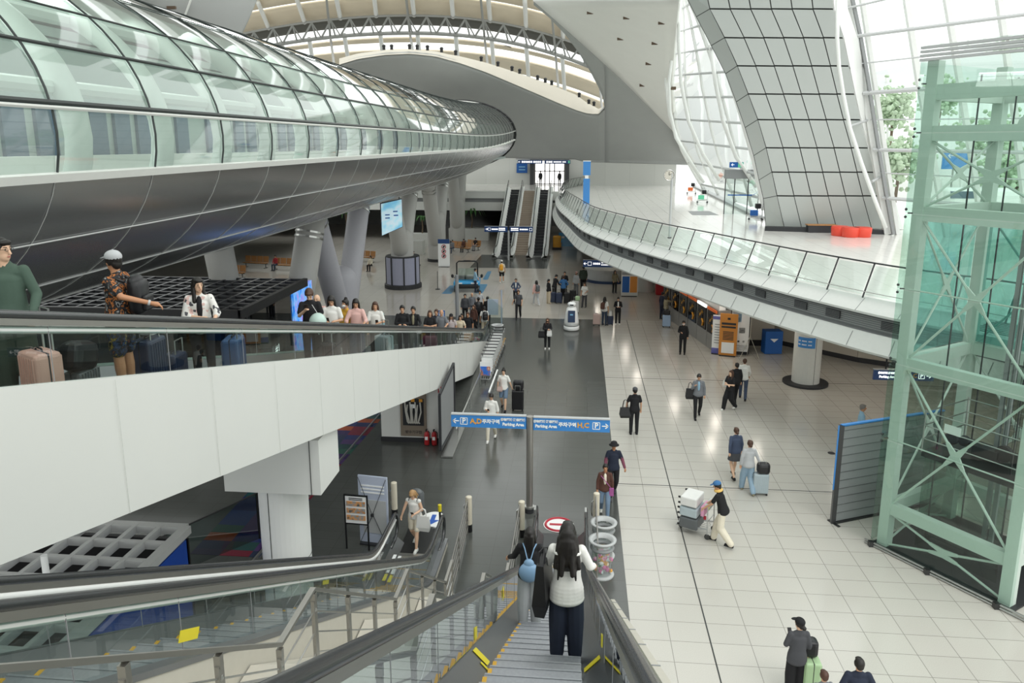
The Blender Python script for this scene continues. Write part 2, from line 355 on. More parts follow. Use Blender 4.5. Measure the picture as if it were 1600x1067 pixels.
for i in range(0, len(EP) - 1, 2):
    for (o1, z1, o2, z2) in ((.10, 5.36, .505, 5.0), (.52, 4.31, .762, 3.86)):
        b.bar(off(i, sgn * (o1 + .005), z1), off(i, sgn * (o2 + .005), z2), .012, .012)
struct(b.build('trim_7', 'grey'), 'panel joints of the white bands')
mez_vent_i = [14, 20, 22, 30, 38, 40, 42, 46, 48, 50, 53, 55, 57, 60, 62, 66, 68, 72, 74]
VENTS = []
for k, i in enumerate([q for q in range(24, len(EP) - 4) if q % 5 in (0, 2)]):
    a = off(i, sgn * .22, 4.63); c = off(i + 1, sgn * .22, 4.63); d = (c - a).normalized()
    r = empty('air_vent', a, atan2(d.y, d.x))
    VENTS.append(r)
    MB().box((.35, 0, 0), (.62, .02, .26)).build('vent_frame', 'charcoal', r)
    v = MB()
    for s in range(5): v.box((.35, -.012 * 1, -.1 + s * .05), (.6, .03, .016))
    v.build('vent_slats', 'grey', r)
ON = ['zeroth', 'first', 'second', 'third', 'fourth', 'fifth', 'sixth', 'seventh', 'eighth', 'ninth', 'tenth', 'eleventh', 'twelfth', 'thirteenth', 'fourteenth', 'fifteenth', 'sixteenth', 'seventeenth', 'eighteenth', 'nineteenth', 'twentieth']
ON += ['twenty-' + q for q in ON[1:10]] + ['thirtieth'] + ['thirty-' + q for q in ON[1:10]]
for k, r in enumerate(VENTS[::-1]): tag(r, 'slotted vent in the curved grey band, ' + ON[k + 1] + ' from the lift tower end', 'vent', 'air vents along the curved concourse edge')
# glass balustrade of the upper concourse
bal = empty('glass_balustrade', tuple(off(40, 0, U)))
tag(bal, 'long curved glass balustrade with dark posts along upper concourse edge', 'balustrade')
def ch(b, name, mt, parent, **k):
    o = b.build(name, mt, parent, **k); o.matrix_parent_inverse = Matrix.Translation(parent.location).inverted() if parent.rotation_euler.z == 0 else parent.matrix_world.inverted(); return o
hr = MB(); hr.tube([off(i, sgn * -.20, U + 1.08) for i in range(len(EP))], .028, 8); ch(hr, 'handrail', 'darksteel', bal, smooth=True)
hr = MB(); hr.tube([off(i, sgn * .17, U + .18) for i in range(len(EP))], .014, 6); ch(hr, 'lower_rail', 'steel', bal)
idx = list(range(0, len(EP), 2))
for n_, i in enumerate(idx[:-1]):
    j = i + 2
    if j >= len(EP): break
    g = MB(); a0 = off(i, sgn*.2, U + .08); a1 = off(j, sgn*.2, U + .08); d = (a1 - a0) * .04
    g.quad(a0 + d, a1 - d, off(j, sgn * -.18, U + 1.0) - d, off(i, sgn * -.18, U + 1.0) + d)
    if n_ < 98: ch(g, 'glass_panel', 'glass_rail', bal)
for n_, i in enumerate(idx):
    p = MB(); p.bar(off(i, sgn * .22, U - .02), off(i, sgn * -.19, U + 1.06), .05, .025, up=tuple(off(i, 1, 0) - off(i, 0, 0)))
    for q in (.25, .85):
        c = off(i, sgn * (.2 - .37 * q), U + q); p.ell(c, (.03, .03, .03), n=6, m=4)
    if n_ < 98: ch(p, 'post', 'darksteel', bal)

# ================================================================== far wall, upper level
b = MB(); b.box((-12, 96, 6.6), (26, .4, 4.6)); struct(b.build('wall_far_left', 'wall_panels'))
b = MB(); b.box((6.2, 94.5, 6.9), (10.8, .4, 3.1)); struct(b.build('wall_far_right', 'wall_panels'))
slab('floor_upper_far', [(-40, 81.5), (-8.1, 81.5), (-8.1, 84), (-3.0, 84), (-3.0, 81.5), (-1.7, 81.5), (-1.7, 100), (-40, 100)], U - .5, U, 'floor_mezz', 'pale floor slab at the head of the far escalators')
b = MB(); b.box((-24, 81.3, 5.0), (31.8, .4, .75)); b.box((-24, 81.4, 3.75), (31.8, .4, .9)); struct(b.build('trim_8', 'white'), 'white bands of far slab edge')
b = MB(); b.box((-24, 81.6, 4.4), (31.8, .3, .6)); struct(b.build('trim_9', 'grey'), 'grey band of far slab edge')
b = MB(); b.box((-2.35, 81.3, 4.9), (1.5, .4, .9)); b.box((-2.35, 81.4, 3.7), (1.5, .4, .9)); struct(b.build('trim_10', 'offwhite'), 'white slab edge beside the right far escalator')
b = MB(); b.box((-22, 97.5, 1.9), (60, .4, 3.8)); struct(b.build('wall_back_ground', 'grey'), 'grey wall far behind under the upper slab')
b = MB(); b.box((-26, 110, 4), (72, .5, 22)); struct(b.build('wall_rear', 'shell_dark'), 'rear wall of hall')
# door in far wall
door = struct(MB().box((-3.9, 95.72, 6.9), (3.6, .1, 3.0)).build('door_1', 'glow'), 'glazed doorway at the head of the far escalators, brightness put in as glow')  # emissive slab: the doorway's brightness is its own glow
fr = MB()
for x in (-5.75, -4.5, -3.9, -3.3, -2.05): fr.box((x, 95.5, 6.9), (.12, .3, 3.1))
for z in (5.5, 7.1, 8.4): fr.box((-3.9, 95.5, z), (3.8, .3, .1))
fr.box((-3.9, 95.3, 8.75), (4.6, .8, .5)); fr.box((-6.1, 95.3, 7), (.5, .8, 3.2)); fr.box((-1.7, 95.3, 7), (.5, .8, 3.2)); fr.build('door_frame', 'darksteel', door)
# ================================================================== glazed tube on the left
TX, TA, TB = -13.0, 6.0, 3.5
def tzc(Y): return 10.3 + .004 * Y + .0007 * max(0, Y - 48) ** 2
def tp(phi, Y, k=1.0):
    return Vector((TX + TA * k * cos(radians(phi)), Y, tzc(Y) + TB * k * sin(radians(phi))))
YB = [4.9 + 2.38 * i for i in range(-1, 33)]
YE = YB[-1]
tube = empty('glazed_tube', (TX, 40, 7)); tag(tube, 'huge glazed tube bridge with dark metal belly along left side of hall', 'tube bridge')
A_, B_, C_, D_, E_ = -8.6, 7.0, 20.5, 32.5, 48.0
def ringgrid(p0, p1, n, ys, k=1.0): return [[tp(p0 + (p1 - p0) * j / n, y, k) for j in range(n + 1)] for y in ys]
b = MB(); b.grid(ringgrid(-172, A_, 26, YB)); ch(b, 'metal_belly', 'tube_clad', tube, smooth=True)
b = MB(); b.grid(ringgrid(66, 188, 16, YB)); ch(b, 'roof_panels', 'offwhite', tube, smooth=True)
j = MB()
for ph in (-25, -41.2, -57, -75): j.tube([tp(ph, y, 1.002) for y in YB], .013, 5)
for y in YB: j.tube([tp(-100 + (A_ + 100) * q / 20, y, 1.001) for q in range(21)], .006, 4)
ch(j, 'belly_joints', 'tube_joint', tube)
j = MB(); j.grid([[tp(A_ - 1.6, y, 1.0), tp(A_ - 1.4, y, 1.02), tp(A_ + .4, y, 1.02), tp(A_ + .6, y, 1.0)] for y in YB]); ch(j, 'lower_ledge', 'offwhite', tube)
j = MB()
for ph, r in ((B_, .04), (C_, .028), (D_, .018), (E_, .014), (66, .02)): j.tube([tp(ph, y, 1.004) for y in YB], r, 6)
ch(j, 'transoms', 'tube_frame', tube)
j = MB(); j.tube([tp(B_ - 1.2, y, 1.012) for y in YB], .03, 6); ch(j, 'transom_cap', 'offwhite', tube)
for i, y in enumerate(YB):
    m_ = MB(); m_.tube([tp(A_ + (66 - A_) * q / 16, y, 1.003) for q in range(17)], max(.010, .018 if y < 30 else .016), 5); ch(m_, 'mullion', 'tube_frame', tube)
cnt = 0; rest = MB()
for i in range(len(YB) - 1):
    for r_, (p0, p1, n_) in enumerate(((A_ + .6, B_, 2), (B_, C_, 2), (C_, D_, 2), (D_, E_, 2), (E_, 66, 3))):
        g = MB(); g.grid(ringgrid(p0, p1, n_, [YB[i] + .02, YB[i + 1] - .02]))
        if cnt < 100: ch(g, 'glass_pane', 'glass_tube', tube, smooth=True)
        else: rest.add(g.v, g.f)
        cnt += 1
o = ch(rest, 'far_glass_panes', 'glass_tube', tube); tag(o, None, kind='stuff')
# inside: ribs, deck, inner wall with windows
for i, y in enumerate(YB[:-1]):
    if y > 75: break
    r = MB(); yy = y + 1.5; r.tube([tp(-20 + 118 * q / 18, yy, .88) for q in range(19)], .2, 10)
    ch(r, 'rib', 'green_rib', tube, smooth=True)
b = MB(); b.tube([tp(14, y, .86) for y in YB], .12, 8); b.tube([tp(44, y, .86) for y in YB], .15, 8); ch(b, 'inner_beams', 'green_rib', tube)
b = MB(); b.box((TX + .2, 42, 9.0), (9.5, 78, .2)); b.box((TX + 1.5, 42, 10.75), (.25, 78, 3.4)); b.box((TX - .5, 42, 12.6), (4.2, 78, .2)); ch(b, 'train_hall', 'green_in', tube)
y = 6.0; kk = 0
while y < 78:
    ch(MB().box((TX + 1.66, y, 10.55), (.1, .62, 1.15)), 'train_window', 'win_in', tube); y += .95; kk += 1
    if kk % 5 == 0: y += .8
b = MB(); b.box((TX + 2.4, 42, 9.55), (.5, 78, .9)); ch(b, 'inner_parapet', 'offwhite', tube)
b = MB(); b.add([tp(360 * q / 40, YE, 1.0) for q in range(40)], [tuple(range(40))]); ch(b, 'end_wall', 'shell_dark', tube)
b = MB(); b.tube([tp(360 * q / 40, YE, 1.01) for q in range(40)], .1, 6, closed=True); ch(b, 'end_seam', 'black', tube)

for k in range(5):  # added area lights that brighten the tube interior, no visible fittings
    l = D.lights.new('tube_fill_light', 'AREA'); l.shape = 'RECTANGLE'; l.size = 1.3; l.size_y = 13; l.energy = 380; l.color = (.96, 1, .97)
    lo = D.objects.new('tube_fill_light', l); col.objects.link(lo); lo.location = (-9.7, 9 + 15 * k, 12.75); lo.rotation_euler = (0, radians(-38), 0)
# ================================================================== branching columns carrying the tube
mat('col_lilac', '#b3b2b8', .55); mat('col_grey', '#b5b4b0', .55)
def vcol(x, y, split, spread, dia, label, mt, top=7.1, drum=False):
    r = empty('branching_column', (x, y, 0)); tag(r, label, 'column', 'branching columns under the glazed tube')
    b = MB(); b.caps((0, 0, .1), (0, 0, split - .3), dia * .66, dia * .68, 24); b.cyl((0, 0, 0), dia * .66, 1, 24)
    b.build('trunk', mt, r, smooth=True)
    for s in (-1, 1):
        p0 = Vector((0, s * (.3 if drum else .6), split - (1.2 if drum else 2.0))); p1 = Vector((0, s * spread, top)); a = MB()
        a.caps(p0, p1, dia * .5, dia * .5, 24); o = a.build('branch', mt, r, smooth=True)
        q = MB(); d = (p1 - p0).normalized()
        for t in (.55, .85): c = p1 - d * t; q.tube([c, c + d * .1], dia * .53, 24)
        q.build('collar_ring', 'steel', o)
    MB().cyl((0, 0, 0), dia * .72, .25, 24).build('base_ring', 'charcoal', r)
    if drum:
        d_ = MB(); d_.cyl((0, 0, .3), 1.2, 2.0, 32); d_.build('screen_drum', 'lilac', r, smooth=False)
        MB().lathe((0, 0, 0), [(1.36, 0), (1.36, .28), (1.2, .32)], 32).build('drum_plinth', 'charcoal', r)
        t_ = MB()
        for k in range(8): a_ = k * pi / 4 + .3; t_.box((1.2 * cos(a_), 1.2 * sin(a_), 1.3), (.1, .1, 2.0), (0, 0, a_))
        t_.lathe((0, 0, 2.28), [(1.22, 0), (1.22, .07)], 32)
        t_.build('drum_frame', 'charcoal', r)
    return r
mat('lilac', '#9d9fb2', .4)
vcol(-13.1, 39.9, 3.2, 4.1, 1.22, 'large lilac grey forked column behind the queue of people', 'col_lilac')
vcol(-12.9, 53.4, 3.9, 3.2, 1.22, 'forked column rising out of a round panelled drum', 'col_grey', drum=True)
vcol(-12.8, 66.2, 4.0, 3.4, 1.2, 'forked column beside the tall white notice stand', 'col_grey')
vcol(-13.0, 79.0, 4.2, 3.2, 1.2, 'farthest forked column, beside the potted palm and escalators', 'col_grey', top=7.9)
for x, y, dx, dy, lb in ((-13.9, 34.0, .9, 2.0, 'stout round column leaning right above the black grid roof'), (-16.6, 34.3, .2, -2.2, 'stout round column leaning left above the black grid roof')):
    r = empty('leaning_column', (x, y, 0)); tag(r, lb, 'column')
    b = MB(); b.tube([(0, 0, 0), (dx, dy, 7.6)], .66, 24); b.build('shaft', 'col_grey', r, smooth=True)
    d = Vector((dx, dy, 7.6)).normalized(); q = MB()
    for t in (6.0, 6.25): c = d * t; q.tube([c, c + d * .09], .7, 24)
    q.build('collar_ring', 'steel', r)

# ================================================================== vaulted ceiling (traced outline, own distance and thickness)
def interp(tab, x):
    if x <= tab[0][0]: return tab[0][1]
    for (a, b_), (c, d) in zip(tab, tab[1:]):
        if x <= c: return b_ + (d - b_) * (x - a) / (c - a)
    return tab[-1][1]
HOLE = [(530, 101), (560, 92), (600, 86), (640, 84), (680, 88), (720, 99), (760, 113), (800, 130), (840, 147), (870, 160), (900, 172), (920, 178), (935, 178), (945, 168)]
HOLER = [(830, 0), (860, 25), (885, 52), (905, 80), (922, 108), (936, 135), (943, 152), (945, 168)]
RIDGE = [(834, -3), (894, 50), (969, 118), (1053, 202), (1085, 258)]
BOT = [(530, 215), (600, 215), (700, 215), (745, 236), (765, 244), (900, 247), (916, 253), (1085, 258)]
def yvault(px, py): return 94.5 - 9 * (1 - cos(min(1.5, max(0, (250 - py)) / 170))) - max(0, 250 - py) * .07
def strips(rngs, nseg=14):
    b = MB()
    for seg in rngs:
        rows = []
        for px, t0, t1 in seg: rows.append([atY(px, t0 + (t1 - t0) * k / nseg, yvault(px, t0 + (t1 - t0) * k / nseg)) for k in range(nseg + 1)])
        b.grid(rows)
    return b
seg1 = [(px, interp(HOLE, px), interp(BOT, px)) for px in list(range(530, 935, 9)) + [935, 945]]
seg2 = [(px, max(interp(RIDGE, px), 0), interp(BOT, px)) for px in [945.01] + list(range(953, 1085, 9)) + [1085]]
inv = [(y, x) for x, y in HOLER]
seg3 = [(px, interp(RIDGE, px), interp(HOLER, px)) for px in list(range(834, 945, 6)) + [945]]
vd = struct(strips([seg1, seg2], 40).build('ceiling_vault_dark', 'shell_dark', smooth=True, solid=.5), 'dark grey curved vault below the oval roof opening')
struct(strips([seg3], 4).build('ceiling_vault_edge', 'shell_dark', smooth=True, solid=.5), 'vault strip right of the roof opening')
# light face of the vault between the ridge and the window frame
LW = [(-3, 1062), (60, 1056), (130, 1050), (190, 1054), (230, 1064), (264, 1088)]
invr = [(y, x) for x, y in RIDGE]
b = MB(); rows = []
for k in range(0, 27):
    py = -3 + 265 * k / 26; x0 = interp(invr, py); x1 = interp(LW, py)
    rows.append([atY(x0 + (x1 - x0) * q / 8, py, yvault(x0, py) - 14 * (q / 8) * (1 - k / 26)) for q in range(9)])
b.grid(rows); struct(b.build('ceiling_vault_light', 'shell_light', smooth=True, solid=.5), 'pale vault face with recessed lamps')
def vl_pt(px, py):
    x0 = interp(invr, py); x1 = interp(LW, py); return atY(px, py, yvault(x0, py) - 14 * (px - x0) / (x1 - x0) * (1 - (py + 3) / 265) - .6)
for kq, (px, py) in enumerate(((924, 19), (981, 27), (1036, 35), (971, 60), (1025, 67), (1015, 99), (1005, 133), (1056 - 6, 138), )):
    p = vl_pt(px, py); q = MB().box((0, 0, 0), (.75, .3, .3)); o = q.build('recessed_lamp', 'brownlamp' if 'brownlamp' in M else mat('brownlamp', '#5f4c3c', .5)); o.location = p
    tag(o, 'small brown recessed lamp in the pale vault face, ' + ['top left', 'top middle', 'top right', 'left of second row', 'right of second row', 'alone in the third row', 'lowest on the left', 'lowest right by window frame'][kq], 'lamp', 'recessed lamps in the pale vault face')
# rim of the opening: light lip
b = MB(); rows = []
LIP = [(530, 12), (640, 8), (700, 11), (800, 24), (860, 30), (900, 30), (930, 14), (945, 2)]
for px in list(range(530, 935, 9)) + [935, 945]:
    y0 = interp(HOLE, px); yy = yvault(px, y0); a = atY(px, y0, yy - .3); c = atY(px, y0 - interp(LIP, px) * .8, yy + 1.0); rows.append([a, a.lerp(c, .5), c])
b.grid(rows); struct(b.build('trim_11', 'beige', smooth=True), 'pale lip of the oval roof opening')
# small lamps on the lip
ORD = ['first', 'second', 'third', 'fourth', 'fifth', 'sixth', 'seventh', 'eighth', 'ninth', 'tenth', 'eleventh', 'twelfth', 'thirteenth', 'fourteenth', 'fifteenth', 'sixteenth', 'seventeenth']
for kq, px in enumerate((600, 612, 640, 652, 668, 690, 712, 752, 778, 800, 812, 840, 852, 862, 905, 920, 928)):
    y0 = interp(HOLE, px) - 1 - interp(LIP, px) * .75; p = atY(px, y0, yvault(px, y0) + .8)
    o = MB().cyl((0, 0, 0), .16, .3, 8).ell((0, 0, .38), (.2, .2, .16), n=8, m=6).build('lip_lamp', 'black'); o.location = p
    tag(o, 'small black lamp on the lip of the roof opening, ' + ORD[kq] + ' from left', 'lamp', 'small black lamps on the lip of the roof opening')
# near part of the vault, upper left
b = MB(); rows = []
NL = [(150, 100), (210, 100), (300, 100), (372, 62), (385, 38), (402, -3)]
for k in range(20):
    px = 150 + 252 * k / 19; y1 = interp(NL, px) if px < 372 else interp([(372, 62), (378, 55), (385, 38), (395, 15), (402, -3)], px)
    rows.append([atY(px, -12 + (y1 + 12) * q / 8, 62 + (px - 300) * .03) for q in range(9)])
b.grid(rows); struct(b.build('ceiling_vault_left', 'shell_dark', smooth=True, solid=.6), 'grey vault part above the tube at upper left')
b = MB(); b.bar(atY(301, -8, 61.3), atY(287, 30, 61.3), .12, .12); struct(b.build('trim_12', 'plaster'))
o = MB().box((0, 0, 0), (.7, .2, .22)).build('recessed_lamp', 'brownlamp'); o.location = atY(268, 12, 60.5); tag(o, 'recessed lamp in the grey vault above the glazed tube', 'lamp')
# roof seen through the opening: curved baffles, glazed strips, trusses, ribs
mat('baffle', '#dccfb8', .7, noise=.08, nscale=.5); mat('truss', '#9a9b98', .5); mat('trussdark', '#55554f', .6)
def yroof(py): return 138 - (200 - py) * .16
def arc(px, c): # c = apex pixel row
    d = px - 640; return c + (.00042 * d * d if d < 0 else .00050 * d * d + .0000006 * d ** 3) * (1 if c < 60 else .9)
def band(c0, c1, name, mt, label, dy=0.0, parent=None, xs=range(350, 961, 15)):
    b = MB(); rows = []
    for px in xs:
        r = []
        for k in range(5): py = arc(px, c0 + (c1 - c0) * k / 4); r.append(atY(px, py, yroof(py) + dy))
        rows.append(r)
    b.grid(rows); return b.build(name, mt, parent, smooth=True, solid=.3)
for i, (c0, c1) in enumerate(((-45, -10), (-6, 23), (59, 65), (78, 98), (104, 125), (131, 160))):
    o = band(c0, c1, 'roof_baffle', 'baffle', None); tag(o, ['curved tan baffle panel at the very top of roof opening', 'broad curved tan baffle panel above the dark roof truss', 'thin curved tan baffle below the dark roof truss', 'curved tan baffle at the right of the roof opening, third from top', 'curved tan baffle near the tip of roof opening', 'lowest curved tan baffle at tip of roof opening'][i], 'baffle', None, 'structure')
o = band(25, 38, 'roof_gutter', 'trussdark', None, 1.5); struct(o, 'dark strip behind the roof truss')
tr = MB()
P0 = lambda px, c, dy=0: atY(px, arc(px, c), yroof(arc(px, c)) + dy)
for c in (24, 51, 53): tr.tube([P0(px, c, -2) for px in range(350, 961, 15)], .16 if c != 51 else .22, 6)
for k, px in enumerate(range(352, 960, 30)):
    tr.tube([P0(px, 51, -2), P0(px + 15, 25, -2)], .15, 5); tr.tube([P0(px + 15, 25, -2), P0(px + 22, 51, -2)], .13, 5); tr.tube([P0(px + 15, 25, -2), P0(px + 30, 51, -2)], .10, 5)
struct(tr.build('roof_truss', 'truss'), 'curved steel truss below the roof')
def rib(px0, px1, c0, c1, r=.32):
    b = MB(); b.tube([P0(px0 + (px1 - px0) * k / 8, c0 + (c1 - c0) * k / 8, -1.5) for k in range(9)], r, 8); return struct(b.build('roof_rib', 'white_tube', smooth=True), 'white steel roof rib tube')
for x0, x1, x2, x3 in ((335, 357, 372, 388), (403, 420, 438, 470), (462, 476, 483, 493), (523, 532, 538, 548), (583, 588, 594, 601), (642, 647, 652, 658), (704, 708, 712, 716), (762, 766, 768, 772), (820, 822, 822, 826), (878, 880, 878, 882)):
    rib(x0, x1, -20, 24); rib(x2, x3 + 2, 50, 130)
for px in (516, 640, 757, 868, 935):
    b = MB(); b.tube([P0(px - 8, -30, -3), P0(px, 50, -3), P0(px + 6, interp(HOLE, px) - arc(px, 0) , -30)], .16, 6); struct(b.build('roof_strut', 'truss'), 'thin steel strut from roof to lip')

# ================================================================== big panelled leg of the vault
LEGL = [(-10, 1066), (27, 1090), (70, 1112), (111, 1133), (153, 1149), (193, 1163), (233, 1176), (269, 1184), (308, 1192), (357, 1197)]
LEGC = [(-10, 1099), (14, 1109), (59, 1132), (103, 1152), (147, 1169), (187, 1184), (231, 1197), (269, 1206), (306, 1214), (357, 1226)]
LEGR = [(-10, 1299), (14, 1303), (59, 1318), (103, 1327), (147, 1336), (187, 1345), (231, 1357), (269, 1366), (306, 1375), (363, 1391)]
def yleg(py): return 44.6 - (360 - py) * .012
rowsy = [-30, 14, 59, 103, 147, 187, 231, 269, 306, 358]
def Lp(tab, py, dy=0, dpy=0): x = interp(tab, py); return atY(x, py + dpy, yleg(py) + dy)
def legpt(k, u): # k row index, u -1..0 side facet, 0..6 face
    py = rowsy[k]
    if u < 0:
        a = Lp(LEGC, py); c = atY(interp(LEGL, min(357, py + 10)), min(357, py + (12 if py < 300 else 4)), yleg(py) + 3.0); return a.lerp(c, -u)
    a = Lp(LEGC, py); c = Lp(LEGR, py); return a.lerp(c, u / 6)
leg = empty('vault_leg', tuple(Z(1300, 360, U))); tag(leg, 'broad leaning leg of the vault clad in pale square panels', 'vault leg')
b = MB(); b.grid([[legpt(k, u) + Vector((0, .12, 0)) for u in (-1, 0, 1, 2, 3, 4, 5, 6)] for k in range(10)]); ch(b, 'core', 'joint', leg, solid=0)
b = MB()
for k in range(9):
    us = (-1, 0, 1, 2, 3, 4, 5, 6)
    for u0, u1 in zip(us, us[1:]):
        q = [legpt(k, u0), legpt(k, u1), legpt(k + 1, u1), legpt(k + 1, u0)]; c = sum(q, Vector()) / 4
        q = [p + (c - p).normalized() * .045 for p in q]; b.quad(*q)
ch(b, 'cladding_panels', 'leg_panel', leg)
b = MB(); rows = []
for k in range(10):
    a = legpt(k, 6); c = atY(interp(LEGR, rowsy[k]) + 22, rowsy[k], yleg(rowsy[k]) + 1.2); e = c + Vector((.2, 3, 0)); rows.append([a + Vector((.03, 0, 0)), c, e])
b.grid(rows); ch(b, 'side_cladding', 'white_tube', leg, smooth=True)
b = MB(); a = Z(1195, 360, U); c = Z(1392, 366, U); b.bar(a + Vector((0, 0, .12)), c + Vector((0, 0, .12)), .5, .24); ch(b, 'plinth', 'charcoal', leg)

# ================================================================== curtain wall behind (left of the leg)
cw = empty('window_1', (13, 65, U)); struct(cw, 'tall leaning curtain wall between the vault and its leg', 'window')
C0 = [(-5, 1064), (60, 1057), (130, 1050), (190, 1056), (230, 1066), (262, 1084), (300, 1106)]
def cwp(u, py, dy=0):
    x0 = interp(C0, py); x1 = interp(LEGL, min(350, py)) + 4; x = x0 + (x1 - x0) * u; Yd = 1 / ((1 - u) / 84 + u / 52)
    return atY(x, py + (1 - u) * 14 - 8 + u * (py / 300) * 38 * (1 if py > 200 else py / 200), Yd + dy)
pys = [-10 + 14 * k for k in range(23)]
for u in (0, .22, .5, .78, 1.0):
    b = MB(); b.tube([cwp(u, p) for p in pys], .12 if u not in (0, 1) else .2, 8); ch(b, 'mullion', 'white_tube', cw, smooth=True)
for k, p in enumerate(range(10, 300, 34)):
    b = MB(); b.tube([cwp(q / 8, p) for q in range(9)], .10, 6); ch(b, 'transom', 'lightgrey', cw)
for i in range(4):
    us = (0, .22, .5, .78, 1.0); g = MB(); g.grid([[cwp(us[i], p), cwp(us[i + 1], p)] for p in pys]); ch(g, 'glass_pane', 'glass_clear', cw, smooth=True)
for k, (pts) in enumerate([[(1045, 33), (1041, 80), (1040, 130), (1046, 180), (1058, 215), (1082, 260), (1100, 285)], [(1049, 95), (1045, 130), (1047, 175), (1056, 215), (1070, 238), (1096, 280)], [(1063, 5), (1060, 60), (1064, 130), (1076, 190), (1098, 240), (1124, 282)], [(1110, 70), (1118, 130), (1130, 190), (1150, 245), (1182, 292)]]):
    b = MB(); b.tube([atY(x, y, 76 - k * 7) for x, y in pts], .14, 8); struct(b.build('trim_%d' % (20 + k), 'white_tube', smooth=True), 'free curved white tube in front of the curtain wall')
b = MB(); p = Z(1086, 292, U); q = Z(1190, 342, U); b.bar(p, q, .6, .3); struct(b.build('trim_13', 'lightgrey'))

# ================================================================== curtain wall on the right of the leg
cw2 = empty('window_2', (19, 43, U)); struct(cw2, 'bright leaning curtain wall right of the vault leg', 'window')
def c2(x, y, dy=0): return atY(x, y, 43.0 - max(0, x - 1400) * .012 + dy)
for pts, wd in (([(1320, -5), (1343, 105), (1362, 215), (1378, 310), (1386, 366)], .34), ([(1346, -5), (1377, 200), (1403, 372)], .20), ([(1415, -5), (1436, 131), (1460, 260), (1482, 385)], .24), ([(1478, -5), (1500, 130), (1540, 385)], .24), ([(1560, -5), (1582, 150), (1610, 390)], .24), ([(1640, -5), (1665, 200), (1690, 395)], .24)):
    b = MB(); P = [c2(*p) for p in pts]
    for a, c in zip(P, P[1:]): b.bar(a, c, wd, .3, up=(0, -1, 0))
    ch(b, 'mullion', 'white_tube', cw2)
b = MB(); P = [c2(x, y, -.4) for x, y in ((1331, -5), (1345, 60), (1357, 130), (1371, 220), (1384, 300), (1396, 366))]
for a, c in zip(P, P[1:]): b.bar(a, c, .16, .2, up=(0, -1, 0))
ch(b, 'grey_mullion', 'grey', cw2)
for (x0, y0, x1, y1, r) in ((1310, 16, 1700, -75, .06), (1328, 58, 1700, 10, .10), (1340, 100, 1700, 60, .04), (1348, 146, 1700, 120, .12), (1360, 187, 1700, 184, .04), (1364, 234, 1700, 240, .11), (1372, 270, 1700, 285, .04), (1378, 309, 1700, 335, .11), (1390, 372, 1700, 400, .14)):
    b = MB(); b.tube([c2(x0, y0, -.3), c2(x1, y1, -.3)], r, 6); ch(b, 'transom', 'lightgrey', cw2)
xs_t = [(1325, 1390), (1346, 1403), (1415, 1482), (1478, 1540), (1560, 1610), (1640, 1690)]
for (a0, a1), (b0, b1) in zip(xs_t, xs_t[1:]):
    g = MB(); g.quad(c2(a0, -5), c2(b0, -5), c2(b1, 380), c2(a1, 375)); ch(g, 'glass_pane', 'glass_clear', cw2)
b = MB(); b.tube([atY(x, y, 39.6) for x, y in ((1309, -5), (1308, 60), (1311, 105), (1318, 150), (1328, 200), (1346, 255), (1368, 315), (1384, 356))], .10, 8); struct(b.build('trim_14', 'white_tube', smooth=True), 'slender bowed white tube in front of the right curtain wall')
b = MB()
for (x0, y0), (x1, y1) in (((1309, 16), (1328, 10)), ((1313, 110), (1342, 102)), ((1328, 197), (1358, 187)), ((1362, 284), (1376, 276))): b.tube([atY(x0, y0, 42), c2(x1, y1)], .07, 6)
struct(b.build('trim_15', 'lightgrey'))
# outside: pavement, canopy, road sign, trees
mat('pave', '#c9cac6', .8); mat('canopy', '#c4c6c6', .6); mat('leaf_haze', '#b9cbb0', .8, noise=.3, nscale=2); mat('leaf', '#3f6b35', .7, noise=.3, nscale=3); mat('bark', '#6b5a48', .8); mat('hedge', '#7f9a6f', .8, noise=.3, nscale=2)
slab('outside_pavement', [(24, 20), (90, 20), (90, 140), (24, 140)], U - .4, U - .1, 'pave', 'bright pavement outside')
def blob_tree(px, py, Y, h, w, label):
    p = atY(px, py, Y); r = empty('tree', (p.x, p.y, U - .1)); tag(r, label, 'tree')
    MB().tube([(0, 0, 0), (.1, 0, p.z - U - h * .3)], .12, 6).build('trunk', 'bark', r)
    f = MB(); rnd = random.Random(px)
    for k in range(480):
        v = Vector((rnd.gauss(0, .4) * w, rnd.gauss(0, .4) * w, rnd.gauss(0, .35) * h)); s_ = rnd.uniform(.12, .3); f.ell(v + Vector((0, 0, p.z - U)), (s_, s_, s_ * .5), n=5, m=3, rot=(rnd.random() * 3, rnd.random() * 3, 0))
    f.build('foliage', 'leaf_haze', r)  # outdoor foliage: washed-out haze put into the leaf colour
blob_tree(1405, 245, 62, 2.2, 2.2, 'pale green tree outside left of the glass lift tower')
blob_tree(1396, 165, 75, 2.6, 2.0, 'bare pale tree outside, high behind the right curtain wall')
blob_tree(1470, 150, 85, 2.6, 2.0, 'pale tree outside touching the edge of the lift tower')
blob_tree(1555, 215, 66, 2.4, 3.0, 'green tree outside behind the upper lift tower')
blob_tree(1590, 270, 60, 2.0, 3.0, 'green shrub outside at right edge of the lift tower')
cn = empty('outside_canopy', tuple(atY(1400, 110, 96))); tag(cn, 'pale sloping canopy roof outside the right curtain wall', 'canopy')
b = MB(); b.quad(atY(1350, 118, 100), atY(1600, 60, 100), atY(1600, 120, 92), atY(1350, 146, 92)); ch(b, 'roof_sheet', 'canopy', cn, solid=.3)
b = MB()
for x in (1385, 1440, 1500, 1570): a = atY(x, 120, 95); b.tube([a, Vector((a.x + 1.5, a.y, U))], .14, 6)
ch(b, 'support', 'white_tube', cn)
